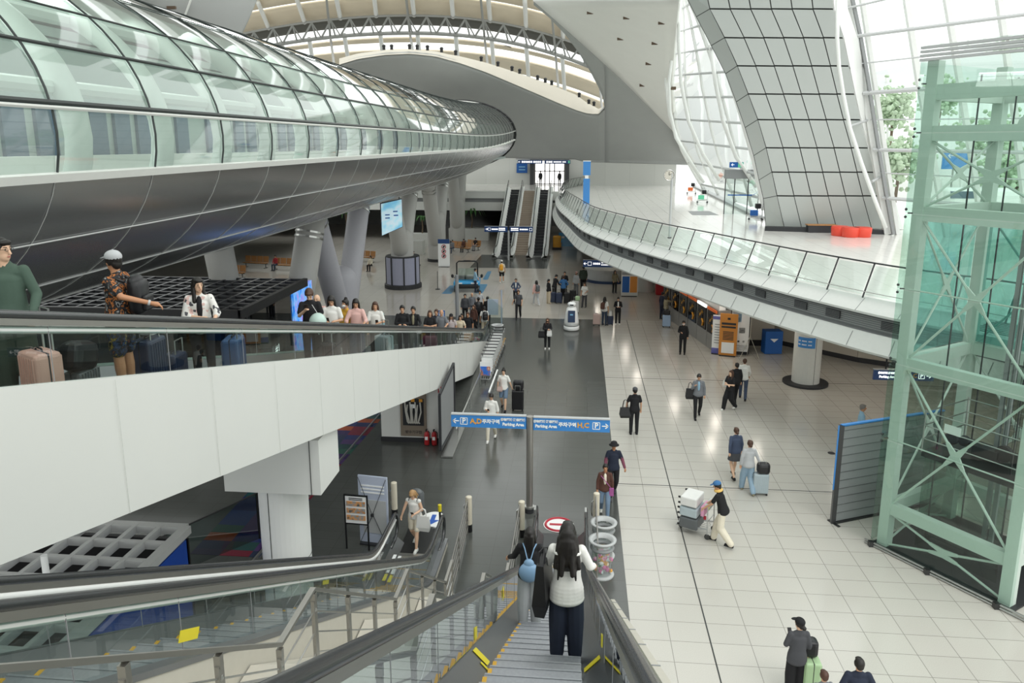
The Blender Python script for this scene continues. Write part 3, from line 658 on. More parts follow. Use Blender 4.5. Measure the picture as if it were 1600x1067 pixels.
sg = empty('road_sign', (atY(1492, 250, 58).x, 58, U)); tag(sg, 'blue road sign with white arrow outside, behind lift glass', 'sign')
zz = atY(1492, 250, 58).z - U
MB().box((0, 0, zz), (1.75, .1, 1.3)).build('panel', 'signblue', sg); MB().tube([(0, .1, 0), (0, .1, zz)], .06, 6).build('post', 'steel', sg)
txt('←', .6, 'whitepaint', sg, 'arrow', (-.6, -.07, zz + .3))
b = MB(); p = atY(1530, 290, 57); bus = empty('white_van', (p.x, p.y, U - .1)); tag(bus, 'white van outside behind the glass lift tower', 'van')
MB().box((0, 0, 1.1), (5, 2, 1.7), bevel=.5).build('body', 'whitepaint', bus)
MB().box((-1.2, 0, 1.5), (2.2, 2.04, .5)).build('windows', 'win_in', bus)
for sx in (-1.6, 1.6): MB().tube([(sx, -1.02, .35), (sx, 1.02, .35)], .35, 14).build('wheel', 'rubber', bus)

# unseen near ceiling, slotted to pass light and streak the tube glass reflections
b = MB()
for k in range(16): b.box((-33, -12 + 4.6 * k, 23.2), (66, 2.9, .5))
struct(b.build('ceiling_near', 'plaster'), 'unseen pale ceiling baffles over the near hall, slotted for light')
# ================================================================== escalators and moving walk
mat('deck', '#808284', .3, metal=.6); mat('skirt', '#77797b', .3, metal=.7); mat('clad_white', '#d6d7d2', .5, noise=.03, nscale=1.0); mat('clad_cream', '#cbc6ba', .5)
def rail_path(prof, n=1): # prof(s)->z of treads
    pass
def mover(name, label, cat, x0, x1, y_comb, up, s0, slope, smax, rail_h=.9, skirt_h=.16, newel=1.2, nr=.34, step_d=.4, flat_steps=False, tube=True, clad=('clad_white', .9), deckw=.14, inner=.2, side=(1, 1), zbase=0.0, pitchn=1.3, stepmat='step', glassm='glass_esc', maxstep=92, tubeside=(1, 1), steps=True, dm=('skirt', 'deck')):
    """x0,x1 rail centre lines; up=-1 climbs toward -Y, +1 toward +Y; s measured uphill from the comb"""
    r = empty(name, ((x0 + x1) / 2, y_comb, zbase)); tag(r, label, cat)
    W = x1 - x0; hx_ = W / 2
    def zz(s): return slope * max(0.0, s - s0)
    def P(x, s, z): return Vector((x, up * s, z))
    cs = [-newel] + [s0 - .6, s0 - .3, s0 - .1, s0 + .1, s0 + .3, s0 + .6] + [s0 + .6 + (smax - s0 - .6) * k / 12 for k in range(1, 13)]
    def zr(s): # softened knee
        d = s - s0
        if d <= -.6: return 0.0
        if d >= .6: return slope * d
        return slope * (d + .6) ** 2 / 2.4
    for sd in (-1, 1):
        x = sd * hx_
        pts = []
        for k in range(0, 9):
            a = pi * k / 8; pts.append(P(x, -newel - nr * sin(a) * .9, rail_h - nr + -nr * cos(a)))
        # starts low, comes round the nose to the top
        pts = [P(x, -newel + .45, rail_h - 2 * nr)] + pts + [P(x, s, zr(s) + rail_h) for s in cs[1:]]
        b = MB()
        b.tube(pts, .043, 10); b.build('handrail', 'rubber', r, smooth=True)
        b = MB()
        sec = [P(x, s, zr(s) + rail_h - .065) for s in cs]
        for a, c in zip(sec, sec[1:]): b.bar(a, c, .07, .06)
        b.build('rail_profile', 'brushed', r)
        if tube and tubeside[(sd + 1) // 2]:
            b = MB(); b.tube([P(x - sd * .03, s, zr(s) + rail_h - .135) for s in cs], .035, 8); b.build('under_rail_lamp', 'white_tube', r, smooth=True)
        # glass
        s = -newel + .1; k = 0
        while s < smax:
            e = min(smax, s + pitchn); g = MB(); mid = [s + (e - s) * q / 4 for q in range(5)]
            g.grid([[P(x, q, zr(q) + skirt_h) for q in mid], [P(x, q, zr(q) + rail_h - .08) for q in mid]])
            if k < 49: g.build('glass_panel', glassm, r)
            b = MB(); b.bar(P(x, e, zr(e) + skirt_h), P(x, e, zr(e) + rail_h - .1), .006, .007, up=(0, 1, 0))
            b.build('glass_joint', 'grey', r) if k < 49 else None
            s = e + .012; k += 1
        # nose glass
        g = MB(); g.add([P(x, -newel + .1, skirt_h), P(x, -newel + .1, rail_h - .08)] + [P(x, -newel - nr * sin(pi * q / 6) * .82, rail_h - nr + (nr * .8) * cos(pi * q / 6)) for q in range(7)], [(0, 1, 2, 3, 4, 5, 6, 7, 8)]); g.build('newel_glass', glassm, r)
        # decking inner / outer and skirt
        ss = [-newel - .15] + cs[1:]
        b = MB(); xi = x - sd * inner
        b.grid([[P(x, q, zr(q) + skirt_h), P(xi, q, zr(q) + .05), P(xi, q, zr(q) - .06)] for q in ss]); b.build('inner_decking', dm[0], r)
        xo = x + sd * deckw; b = MB()
        b.grid([[P(x, q, zr(q) + skirt_h + .004), P(xo, q, zr(q) + skirt_h - .01), P(xo, q, zr(q) + skirt_h - .07)] for q in ss]); b.build('outer_decking', dm[1], r)
        if side[(sd + 1) // 2]:
            b = MB(); b.grid([[P(xo - sd * .01, q, zr(q) + skirt_h - .05), P(xo - sd * .01, q, max(.015, zr(q) - clad[1])), P(0, q, max(.015, zr(q) - clad[1]))] for q in ss]); b.build('side_cladding', clad[0], r)
    # comb and floor plate
    wi = W / 2 - inner
    MB().box((0, up * -.75, .02), (wi * 2 + .1, 1.5, .04)).build('floor_plate', 'darksteel', r); MB().box((0, up * -.06, .045), (wi * 2, .16, .03)).build('comb_plate', 'steel', r)
    if flat_steps:
        b = MB(); b.grid([[P(-wi, q, zr(q) + .01), P(wi, q, zr(q) + .01)] for q in cs if q >= 0] if 0 else [[P(-wi, q, zr(q) + .02), P(wi, q, zr(q) + .02)] for q in [0] + cs[1:]]); b.build('pallet_belt', stepmat, r)
    elif steps:
        proto = None; k = 0; s = .1
        while s < smax and k < maxstep:
            z = zz(s + step_d * .5)
            fl = 1 if (k < 8 and 'far' not in label) else 0
            if proto is None: proto = {}
            if fl not in proto:
                b = MB(); b.m(0).box((0, up * step_d / 2, -.02), (wi * 2 - .01, step_d - .01, .04)); b.box((0, up * .01, -.12), (wi * 2 - .01, .02, .2))
                if 'far' not in label: b.m(1).box((-wi * .97, up * step_d / 2, .003), (.04, step_d - .12, .006))
                b.m(fl).box((0, up * .02, .003), (wi * 2 - .02, .022, .006))
                proto[fl] = b.build('step', [stepmat, 'stepyellow'], r); o = proto[fl]
            else: o = proto[fl].copy(); col.objects.link(o)
            o.location = (0, up * s, z + .02); s += step_d; k += 1
    return r
SL = .561
e1 = mover('escalator', 'descending escalator nearest the camera carrying two women', 'escalator', -1.0, .30, 16.9, -1, 1.4, SL, 17.6, clad=('clad_cream', .9), side=(1, 1), deckw=.16, inner=.2, skirt_h=.27, tube=False)
e2 = mover('escalator', 'escalator left of the steel stair rail, ending by the blonde backpacker', 'escalator', -4.62, -3.38, 16.9, -1, 1.4, SL, 15.5, clad=('clad_cream', .8), side=(1, 1), deckw=.12, inner=.2, skirt_h=.24, newel=.5)
# stickers on the escalators
def sticker(par, side, Y, u0, u1, L, mt='yellow', name='safety_sticker', x0=-1.0, x1=.3, hh=.27):
    def q(u, y):
        x = (x0 if side < 0 else x1) - side * u * .2; return Vector((x - side * .006, y, SL * (15.5 - y) + hh + (.05 - hh) * u + .008)) - par.location
    b = MB(); b.quad(q(u0, Y), q(u0, Y + L), q(u1, Y + L), q(u1, Y)); b.build(name, mt, par, solid=.004)
sticker(e1, -1, 6.5, .08, .8, .2); sticker(e1, -1, 6.36, .55, .95, .06); sticker(e1, 1, 6.5, .1, .85, .2)
for sd, xg in ((-1, -.995), (1, .295)):
    b = MB(); zb = lambda y, h_: SL * (15.5 - y) + h_; b.quad(*[Vector((xg, y, zb(y, h_))) - e1.location for y, h_ in ((6.75, .33), (6.92, .33), (6.92, .47), (6.75, .47))]); b.build('safety_sticker', 'yellow', e1, solid=.004)
for x_, Y_ in ((-1.0, 9.6), ):
    o = MB().box((0, 0, 0), (.006, .12, .16)).build('warning_sign', 'yellow', e1); o.location = Vector((x_ + .01, Y_, SL * (15.5 - Y_) + .62)) - e1.location
    o2 = MB().box((0, 0, 0), (.008, .04, .06)).build('warning_sign_picture', 'red', o); o2.location = (0, 0, .02)
for x_, Y_ in ((-3.38, 5.6), (-4.62, 12.3)):
    o = MB().box((0, 0, 0), (.006, .34, .10)).build('safety_sticker', 'yellow', e2); o.location = Vector((x_ + .01, Y_, SL * (15.5 - Y_) + .42)) - e2.location; o.rotation_euler = (-atan2(SL, 1), 0, 0)
for x_ in (-4.3, -4.42):
    o = MB().box((0, 0, 0), (.08, .8, .01)).build('white_notice', 'whitepaint', e2); o.location = Vector((x_ - .02, 16.3, .17 if x_ > -4.4 else .2)) - e2.location
    o = MB().box((0, 0, 0), (.08, .28, .012)).build('yellow_notice', 'yellow', e2); o.location = Vector((x_ - .02, 15.7, .17 if x_ > -4.4 else .2)) - e2.location
# right hand parapet of the first escalator
zp = lambda y, k: SL * (15.5 - y) + k
ysp = [-1 + 13.5 * k / 9 for k in range(10)]
pp = empty('escalator_parapet', (.6, 6, 0)); tag(pp, 'grey panel and cream capped ledge sloping along right side of the nearest escalator', 'parapet')
b = MB(); b.grid([[Vector((.46, y, zp(y, .10))), Vector((.68, y, zp(y, .32)))] for y in ysp]); ch(b, 'inner_panel', 'lightgrey', pp)
b = MB(); b.grid([[Vector((.68, y, zp(y, .32))), Vector((.69, y, zp(y, .35))), Vector((.76, y, zp(y, .35))), Vector((.77, y, zp(y, .30)))] for y in ysp]); ch(b, 'ledge_cap', 'clad_cream', pp)
b = MB(); b.grid([[Vector((.77, y, zp(y, .31))), Vector((.77, y, max(.02, zp(y, -.9))))] for y in ysp]); b.add([(.46, 12.5, zp(12.5, .1)), (.68, 12.5, zp(12.5, .33)), (.77, 12.5, zp(12.5, .3)), (.77, 12.5, zp(12.5, -.9)), (.46, 12.5, zp(12.5, -.9))], [(0, 1, 2, 3, 4)]); ch(b, 'outer_cladding', 'clad_cream', pp)
b = MB()
for y in [1 + 1.2 * k for k in range(10)]: b.bar((.685, y, zp(y, .356)), (.765, y, zp(y, .356)), .012, .006)
ch(b, 'cap_joints', 'grey', pp)
# ------------------------------------------------------------------ moving walk on its long fascia
WS = .2505
walk = mover('moving_walk', 'long inclined moving walk crowded with travellers and luggage', 'moving walk', -6.35, -4.80, 37.9, -1, .9, WS, 35.6, rail_h=.98, skirt_h=.32, newel=.9, flat_steps=True, clad=('clad_white', .4), side=(0, 0), deckw=.1, inner=.2, pitchn=1.9, tube=True, stepmat='darksteel', glassm='glass_esc')
def fz(y, k): return k - WS * y
ys = [1.5 + (38.3 - 1.5) * i / 24 for i in range(25)]
b = MB()
b.grid([[Vector((-4.70, y, fz(y, 9.62))), Vector((-4.68, y, max(0, min(fz(y, 8.13), fz(y, 9.6)))))] for y in ys])
b.grid([[Vector((-4.68, y, max(0, fz(y, 8.13)))), Vector((-6.5, y, max(0, fz(y, 8.13))))] for y in ys])
b.grid([[Vector((-6.5, y, max(0, fz(y, 8.13)))), Vector((-6.5, y, fz(y, 9.62)))] for y in ys])
b.grid([[Vector((-4.70, y, fz(y, 9.62))), Vector((-4.82, y, fz(y, 9.62)))] for y in ys])
b.add([(-4.69, 1.5, fz(1.5, 9.62)), (-4.69, 1.5, fz(1.5, 8.13)), (-6.5, 1.5, fz(1.5, 8.13)), (-6.5, 1.5, fz(1.5, 9.3))], [(0, 1, 2, 3)])
fas = struct(b.build('wall_moving_walk_fascia', 'clad_white'), 'white sloping fascia under the moving walk')
b = MB()
for y in [3 + 1.95 * k for k in range(18)]: b.bar((-4.676, y, fz(y, 9.6)), (-4.672, y, max(.02, fz(y, 8.13))), .003, .005, up=(0, 1, 0))
struct(b.build('trim_30', 'offwhite'))
# pier below it with the fire hose cabinet
b = MB(); b.box((-5.78, 25.6, 1.12), (2.1, 2.4, 1.96)); struct(b.build('wall_pier', 'plaster'), 'white pier under the moving walk'); b = MB(); b.box((-5.78, 25.58, .08), (2.14, 2.44, .16)); struct(b.build('baseboard_pier', 'charcoal'))
cab = empty('fire_hose_cabinet', (-5.66, 24.37, 0)); tag(cab, 'taupe fire hose cabinet in the white pier with hoses behind its window', 'cabinet')
mat('taupe', '#85796b', .5); mat('hosewhite', '#c9c6be', .7)
MB().box((0, 0, 1.08), (.92, .06, 1.7)).build('cabinet_body', 'taupe', cab); MB().box((0, -.035, 1.12), (.74, .02, .98)).build('recess', 'charcoal', cab)
b = MB()
for k in range(7):
    x = -.28 + k * .09; b.tube([(x, -.08, 1.5 - .1 * (k % 2)), (x + .03 * (-1) ** k, -.09, 1.15), (x * .7, -.08, .78), (x * .7 + .05, -.08, .72)], .028, 6)
b.build('fire_hose', 'hosewhite', cab, smooth=True)
b = MB()
for x in (-.3, 0, .28): b.box((x, -.06, 1.56), (.12, .03, .1))
b.build('yellow_tags', 'orange_p', cab); MB().box((0, -.1, 1.36), (.2, .01, .14)).build('paper_note', 'whitepaint', cab)
MB().tube([(.0, -.03, 1.84), (.0, -.07, 1.84)], .05, 10).build('alarm_lamp', 'red', cab)
txt('방수기구함', .13, 'charcoal', cab, 'cabinet_lettering', (0, -.04, .38), ax='CENTER')
def extinguisher(x, y, label):
    r = empty('fire_extinguisher', (x, y, 0)); tag(r, label, 'fire extinguisher')
    MB().lathe((0, 0, .02), [(.085, 0), (.09, .03), (.09, .38), (.07, .45), (.03, .48), (.03, .52)], 16).build('cylinder', 'red', r, smooth=True)
    b = MB(); b.box((0, -.02, .57), (.05, .12, .03)); b.box((0, -.05, .54), (.03, .12, .02)); b.build('lever', 'black', r)
    MB().tube([(.04, 0, .53), (.11, 0, .45), (.12, 0, .2)], .014, 6).build('hose', 'black', r); MB().box((0, -.088, .28), (.1, .01, .12)).build('label_plate', 'whitepaint', r)
extinguisher(-5.16, 24.15, 'left red fire extinguisher of the pair by the white pier'); extinguisher(-4.9, 24.15, 'right red fire extinguisher of the pair at the corner of the white pier')
bs = empty('alarm_box', (-4.70, 24.38, 1.95)); tag(bs, 'small red and white fire alarm box at top corner of the white pier', 'alarm box')
MB().box((0, -.02, 0), (.14, .06, .22)).build('box', 'red', bs); MB().box((0, -.055, .02), (.06, .01, .1)).build('sign', 'whitepaint', bs)
# framed grey panel against the fascia
pn = empty('framed_panel', (-4.53, 24.6, 0)); tag(pn, 'tall grey framed panel leaning on walkway side, right of the white pier', 'panel')
b = MB(); b.add([(0, -1.4, .25), (0, 1.4, .08), (0, 1.4, 2.4), (0, -1.4, 2.15)], [(0, 1, 2, 3)]); b.build('board', 'grey', pn, solid=.05)
b = MB()
for a, c in (((.03, -1.4, .25), (.03, -1.4, 2.17)), ((.03, 1.4, .06), (.03, 1.4, 2.42)), ((.03, -1.4, 2.17), (.03, 1.4, 2.42)), ((.03, -1.4, .25), (.03, 1.4, .08))): b.bar(a, c, .08, .08)
b.build('frame', 'charcoal', pn)
b = MB(); b.box((.25, -.1, .04), (.4, 2.8, .05)); b.build('base_strip', 'steel', pn)
gr = empty('guard_rail', (-4.2, 28, 0)); tag(gr, 'low steel guard rail along foot of moving walk side wall', 'rail')
MB().tube([(0, -3.4, .42), (0, -3.3, .5), (.0, 9, .5)], .035, 8).build('rail', 'steel', gr, smooth=True)
for y in (-3, 0, 3, 6, 8.8): MB().tube([(0, y, 0), (0, y, .5)], .025, 6).build('post', 'steel', gr)
# crosshead beam and round column carrying the walk
b = MB(); p0 = Vector((-5.6, 13.3, 4.3)); b.box((-5.75, 13.35, 4.25), (1.9, 1.1, 1.1)); struct(b.build('trim_31', 'clad_white'), 'white crosshead beam under the moving walk')
b = MB(); b.box((-4.98, 12.79, 4.25), (.012, .012, 1.1)); struct(b.build('trim_32', 'joint'))
rc = empty('round_column', (-5.82, 13.45, 0)); tag(rc, 'round white column holding up the crosshead beam of the moving walk', 'column')
MB().cyl((0, 0, 0), .48, 3.72, 32).build('shaft', 'plaster', rc, smooth=False); b = MB(); b.cyl((0, 0, 3.62), .42, .1, 32); b.build('neck', 'charcoal', rc)
b = MB(); b.tube([(.482 * cos(2 * pi * k / 32), .482 * sin(2 * pi * k / 32), 2.05) for k in range(32)], .008, 4, closed=True); b.box((-.12, -.468, 1.8), (.012, .012, 3.6)); b.build('panel_joints', 'joint', rc)

# ------------------------------------------------------------------ stair between the escalators
mat('tread', '#c4c3bd', .5, noise=.1, nscale=40)
XS0, XS1 = -2.62, -1.3
SP = [(15.2, 0), (14.15, .71), (13.35, .71), (10.26, 2.86), (9.5, 2.86), (6.44, 4.98), (5.6, 4.98), (2.53, 7.1), (1.7, 7.1), (-.5, 8.6)]
st = empty('staircase', (-1.96, 15.2, 0)); tag(st, 'pale terrazzo staircase descending between the two escalators', 'staircase')
b = MB(); tr = MB()
for (ya, za), (yb, zb) in zip(SP, SP[1:]):
    if zb == za: tr.box(((XS0 + XS1) / 2 - st.location.x, (ya + yb) / 2 - st.location.y, za - .02), (XS1 - XS0, abs(ya - yb), .04)); continue
    n = max(1, round((zb - za) / .165))
    for k in range(n):
        y = ya + (yb - ya) * (k + .5) / n; z = za + (zb - za) * (k + 1) / n
        tr.box(((XS0 + XS1) / 2 - st.location.x, y - st.location.y, z - .03), (XS1 - XS0, abs(yb - ya) / n + .02, .05)); b.box(((XS0 + XS1) / 2 - st.location.x, y - st.location.y + abs(yb - ya) / n * .5, z - .1), (XS1 - XS0, .02, .16))
tr.build('treads', 'tread', st); b.build('risers', 'offwhite', st)
b = MB(); b.grid([[Vector((XS0 - .02, y, z + .12)) - st.location, Vector((XS0 - .02, y, max(.015, z - .5))) - st.location, Vector((XS1, y, max(.015, z - .5))) - st.location] for y, z in SP]); b.grid([[Vector((XS0 - .02, y, z + .12)) - st.location, Vector((-3.25, y, max(.05, z + .05))) - st.location] for y, z in SP]); b.build('stringer', 'clad_cream', st)
def stair_rail(x, label, sub):
    r = empty('stair_railing', (x, 10, 0)); tag(r, label, 'railing')
    def q(y, z): return Vector((0, y - 10, z))
    prs = SP[1:] if 1 else SP
    pts = [q(y, z + .95) for y, z in prs]
    b = MB()
    for a, c in zip(pts, pts[1:]): b.bar(a, c, .055, .035)
    b.build('top_rail', 'brushed', r)
    for dz in (.25, .48, .71):
        b = MB(); b.tube([q(y, z + dz) for y, z in prs], .009, 5); b.build('wire', 'steel', r)
    def zs(y):
        for (ya, za), (yb, zb) in zip(SP, SP[1:]):
            if yb <= y <= ya: return za + (zb - za) * (ya - y) / max(1e-6, ya - yb)
        return 0
    yv = []
    for (ya, za), (yb, zb) in zip(prs, prs[1:]):
        n = 1 if za == zb else 3
        yv += [ya + (yb - ya) * k / n for k in range(n)]
    for y in yv:
        b = MB(); z = zs(y); b.box(tuple(q(y, z + .40)), (.035, .075, .86)); b.box(tuple(q(y, z + .86)), (.05, .05, .10)); b.ell(tuple(q(y, z + .72)) , (.03, .045, .03), n=6, m=4); b.build('post', 'brushed', r)
    return r
stair_rail(-2.55, 'stepped brushed steel stair railing between the two escalators', 0)
stair_rail(-1.36, 'steel stair railing seen through left glass of nearest escalator', 1)
# bollards with barrier rails at the foot of the escalators
mat('bollard', '#d3cbb8', .5)
def bollard(px, py, label, dirs=()):
    p = Z(px, py); r = empty('handrail_bollard', (p.x, p.y, 0)); tag(r, label, 'bollard')
    MB().cyl((0, 0, .22), .085, .78, 16).ell((0, 0, 1.0), (.085, .085, .03)).build('post', 'bollard', r, smooth=False); MB().cyl((0, 0, 0), .088, .22, 16).build('base', 'black', r)
    MB().tube([(-.11, -.02, .35), (-.13, -.03, .5), (-.12, -.02, .75), (-.03, 0, .85)], .018, 6).build('hoop', 'chrome', r)
    return p
pA = bollard(733, 830, 'cream handrail bollard between the escalators, left of the sign pole'); pB = bollard(815, 838, 'cream handrail bollard beside the foot of the sign pole')
pC = bollard(931, 824, 'cream handrail bollard beside the litter bins'); pL = bollard(617, 806, 'cream handrail bollard left of the blonde backpacker')
def barrier(x, y0, y1, n, label, h=.95, dx=0):
    r = empty('barrier_rail', (x, y1, 0)); tag(r, label, 'railing')
    for k in range(n):
        z = h * (k + 1) / n; MB().tube([(0, 0, z), (dx, y0 - y1, z)], .018, 6).build('rail', 'brushed', r)
    for t in (0.02, .5, 1): MB().tube([(dx * t, (y0 - y1) * t, 0), (dx * t, (y0 - y1) * t, h)], .022, 6).build('post', 'brushed', r)
barrier(pA.x - .02, 14.7, pA.y - .1, 5, 'steel barrier of five rails running from cream bollard toward the stair', dx=.1)
barrier(pB.x - .05, 15.2, pB.y - .1, 3, 'short steel barrier at left foot of the nearest escalator')
barrier(pC.x - .02, 16.4, pC.y - .1, 3, 'short steel barrier behind the litter bins')
for (x, y0, y1, lb) in ((-.92, 825, 870, 0), (.27, 0, 0, 1)):
    pass
for px, lb in ((842 - 8, 'slim grey glass edge post at left of nearest escalator landing'), (914, 'slim grey glass edge post at right of nearest escalator landing')):
    p = Z(px, 868); r = MB().box((0, 0, .55), (.05, .25, 1.1)).build('edge_post', 'steel'); r.location = (p.x, 17.75, 0); tag(r, lb, 'post')
# yellow stub post and floor stickers
p = Z(688, 835); r = empty('sensor_post', (p.x, p.y, 0)); tag(r, 'short post with a yellow head beside the blue arrow sticker', 'post')
MB().cyl((0, 0, 0), .03, .7, 10).build('post', 'darksteel', r); MB().cyl((0, 0, .68), .05, .18, 12).build('head', 'yellow', r)
def disc(name, px, py, rx_, ry_, base, label, deco):
    p = Z(px, py); r = empty(name, (p.x, p.y, 0)); tag(r, label, 'floor sticker')
    b = MB(); n = 32
    b.prism([(rx_ * cos(2 * pi * k / n), ry_ * sin(2 * pi * k / n)) for k in range(n)], .004, .007); b.build('disc', base, r); deco(r); return r
mat('signred', '#b5293b', .4)
def d1(r): MB().prism([(.06, .28), (-.06, .28), (-.06, -.02), (-.2, -.02), (0, -.28), (.2, -.02), (.06, -.02)], .008, .010).build('blue_arrow', 'bluearrow', r)
mat('bluearrow', '#2f5fb8', .4)
disc('floor_sticker', 676, 812, .34, .46, 'whitepaint', 'round white floor sticker with blue arrow pointing toward the escalator', d1)
def d0(r): MB().box((0, 0, .009), (.3, .04, .002)).build('grey_line', 'lightgrey', r)
disc('floor_sticker', 672, 829, .42, .2, 'lightgrey', 'pale oval floor sticker in front of the blue arrow sticker', d0)
def d2(r):
    n = 32; b = MB(); b.tube([(.36 * cos(2 * pi * k / n), .36 * sin(2 * pi * k / n), .012) for k in range(n)], .035, 6, closed=True); b.build('red_ring', 'signred', r); MB().box((0, 0, .012), (.5, .1, .01)).build('red_bar', 'signred', r)
disc('floor_sticker', 873, 820, .42, .42, 'whitepaint', 'no entry floor sticker, red ring with red bar, before the nearest escalator', d2)

# ------------------------------------------------------------------ far escalators and the stair between them
for x0, x1, lb in ((-7.85, -6.35, 'far left escalator climbing to the upper doors'), (-4.65, -3.2, 'far right escalator climbing to upper doors')):
    mover('escalator', lb, 'escalator', x0, x1, 69.6, 1, 1.2, .47, 13.0, rail_h=.95, clad=('clad_white', 1.0), tube=False, deckw=.25, inner=.3, stepmat='charcoal', pitchn=2.4, skirt_h=.3, step_d=.5, glassm='glass_rail', dm=('white_tube', 'white_tube'))
fs = empty('staircase', (-5.5, 69.6, 0)); tag(fs, 'beige staircase between the two far escalators', 'staircase')
mat('tread_b', '#9d9082', .6); b = MB(); n = 30
for k in range(n): b.box((0, 1 + 11.6 * (k + .5) / n, U * (k + 1) / n - .09), (1.3, 11.6 / n + .01, .18))
b.build('treads', 'tread_b', fs); b = MB()
for sx in (-.7, .7): b.tube([(sx, .6, .95), (sx, 12.6, U + .95)], .04, 6)
b.build('handrails', 'steel', fs)
MB().grid([[(-.7, 1, -.0), (.7, 1, 0)], [(-.7, 12.6, U - .3), (.7, 12.6, U - .3)]]).build('soffit', 'beige', fs)
# ================================================================== glass lift tower
L0 = Vector((8.05, 18.64, 0)); R0 = Vector((9.79, 16.2, 0)); du = (R0 - L0).normalized(); dv = Vector((-du.y, du.x, 0)); WU = (R0 - L0).length; WV = 2.9
tw = empty('lift_tower', tuple(L0)); tag(tw, 'tall glass lift tower with pale green steel frame at right', 'lift tower')
def T(u, v, z): return L0 + du * u + dv * v + Vector((0, 0, z))
def cht(b, n, m_, **k): return ch(b, n, m_, tw, **k)
def sqbar(a, c, w_, h_): b = MB(); b.bar(a, c, w_, h_, up=tuple(du if abs((c - a).normalized().z) > .9 else (0, 0, 1))); return b
for u, v in ((0, 0), (WU, 0), (0, WV), (WU, WV)): cht(sqbar(T(u, v, 0), T(u, v, 12.1), .26, .26), 'column', 'elev_green')
for z in (1.1, 4.95, 8.63, 10.48, 11.4):
    hh = .3 if z < 8 else .34
    for a, c in ((T(0, 0, z), T(WU, 0, z)), (T(0, 0, z), T(0, WV, z)), (T(0, WV, z), T(WU, WV, z)), (T(WU, 0, z), T(WU, WV, z))): cht(sqbar(a, c, .2, hh), 'beam', 'elev_green')
def star(f, z0, z1, nm='cross_brace', w_=.03):
    c = f(.5, (z0 + z1) / 2); b = MB()
    cs = [f(.04, z0), f(.96, z0), f(.04, z1), f(.96, z1)]
    n = (f(1, 0) - f(0, 0)).cross(Vector((0, 0, 1))).normalized()
    pl = []
    for k in [0, 1, 3, 2]:
        d = (cs[k] - c).normalized(); pl.append(d)
    vs = []
    for k in range(4):
        d = pl[k]; e = pl[(k + 1) % 4]; s_ = Vector((0, 0, 1)).cross(n); 
        pd = n.cross(d).normalized() * .035
        vs += [c + d * .36 - pd, c + d * .36 + pd, c + (d + e).normalized() * .11]
    # order so that ring is consistent
    ring = [v for v in vs]; ring.sort(key=lambda v: atan2((v - c).dot(Vector((0, 0, 1))), (v - c).dot((f(1, 0) - f(0, 0)).normalized())))
    m = len(ring); b.add([v + n * .02 for v in ring] + [v - n * .02 for v in ring], [tuple(range(m)), tuple(range(2 * m - 1, m - 1, -1))] + [(i, (i + 1) % m, m + (i + 1) % m, m + i) for i in range(m)])
    for k in cs: b.tube([c + (k - c).normalized() * .3, k], w_, 6)
    cht(b, nm, 'elev_green')
fr_ = lambda u, z: T(u * WU, -.02, z); lf = lambda u, z: T(.0, u * WV, z); bk = lambda u, z: T(u * WU, WV, z)
for z0, z1 in ((.1, .95), (1.25, 4.8), (5.1, 8.45), (8.8, 10.3)):
    star(fr_, z0, z1); star(lf, z0, z1)
star(bk, 5.1, 8.45); star(bk, 1.25, 4.8)
# glass skin with patch fittings
O = .24
zs_ = [.12, 2.95, 4.95, 6.8, 8.63, 10.5, 12.1]
for z0, z1 in zip(zs_, zs_[1:]):
    for a, c in ((T(-O, -O, 0), T(WU + O, -O, 0)), (T(-O, -O, 0), T(-O, WV + O, 0)), (T(-O, WV + O, 0), T(WU + O, WV + O, 0))):
        g = MB(); d = (c - a).normalized() * .012; g.quad(a + d + Vector((0, 0, z0)), c - d + Vector((0, 0, z0)), c - d + Vector((0, 0, z1 - .02)), a + d + Vector((0, 0, z1 - .02))); cht(g, 'glass_pane', 'glass_elev_shaded' if (z1 < 5 and a.y > 19.5 and c.y > 18.2 and (a - T(-O, WV + O, 0)).length < .1) else 'glass_elev')  # lower rear panes carry the dark interior in their tint
for z in (2.95, 4.95, 6.8, 8.63, 10.5, 11.6):
    for u, v in ((0, 0), (WU, 0), (0, WV)):
        b = MB(); c = T(u, v, z)
        b.tube([c, T(u - (O if u == 0 else -O) * .8, -O * .8 if v == 0 else v + O * .8, z)], .02, 5)
        for q in (-.09, .09): b.ell(T(u - .0 + (-O if u == 0 else O) * .95, (-O if v == 0 else O) * .9 + v, z + q), (.035, .035, .035), n=8, m=5)
        cht(b, 'spider_fitting', 'darksteel')
for z, w_ in ((2.95, .018), (6.8, .02)):
    cht(MB().tube([T(0, -.12, z), T(WU, -.12, z)], w_, 6), 'tie_rod', 'elev_green')
for k in range(4): cht(sqbar(T(-O, -O, 12.12 + .09 * k), T(WU + 1.6, -O, 12.12 + .09 * k), .10, .055), 'roof_louvre', 'lightgrey')
g = MB(); g.quad(T(-O, -O, 12.45), T(WU + O, -O, 12.45), T(WU + O, WV + O, 12.45), T(-O, WV + O, 12.45)); cht(g, 'roof_glass', 'glass_clear')
for q in (.035, .11): cht(MB().tube([T(-O - .1, -O - .08, q), T(WU + 2.2, -O - .08, q)], .028, 6), 'foot_rail', 'steel')
for u in (-.15, 1.35, 2.95): cht(MB().box(tuple(T(u, -O - .1, .07)), (.12, .12, .14)), 'foot_bracket', 'darksteel')
b = MB(); b.prism([tuple(T(-O, -O, 0))[:2], tuple(T(WU + O, -O, 0))[:2], tuple(T(WU + O, WV + O, 0))[:2], tuple(T(-O, WV + O, 0))[:2]], .01, .05); cht(b, 'pit_floor', 'charcoal')
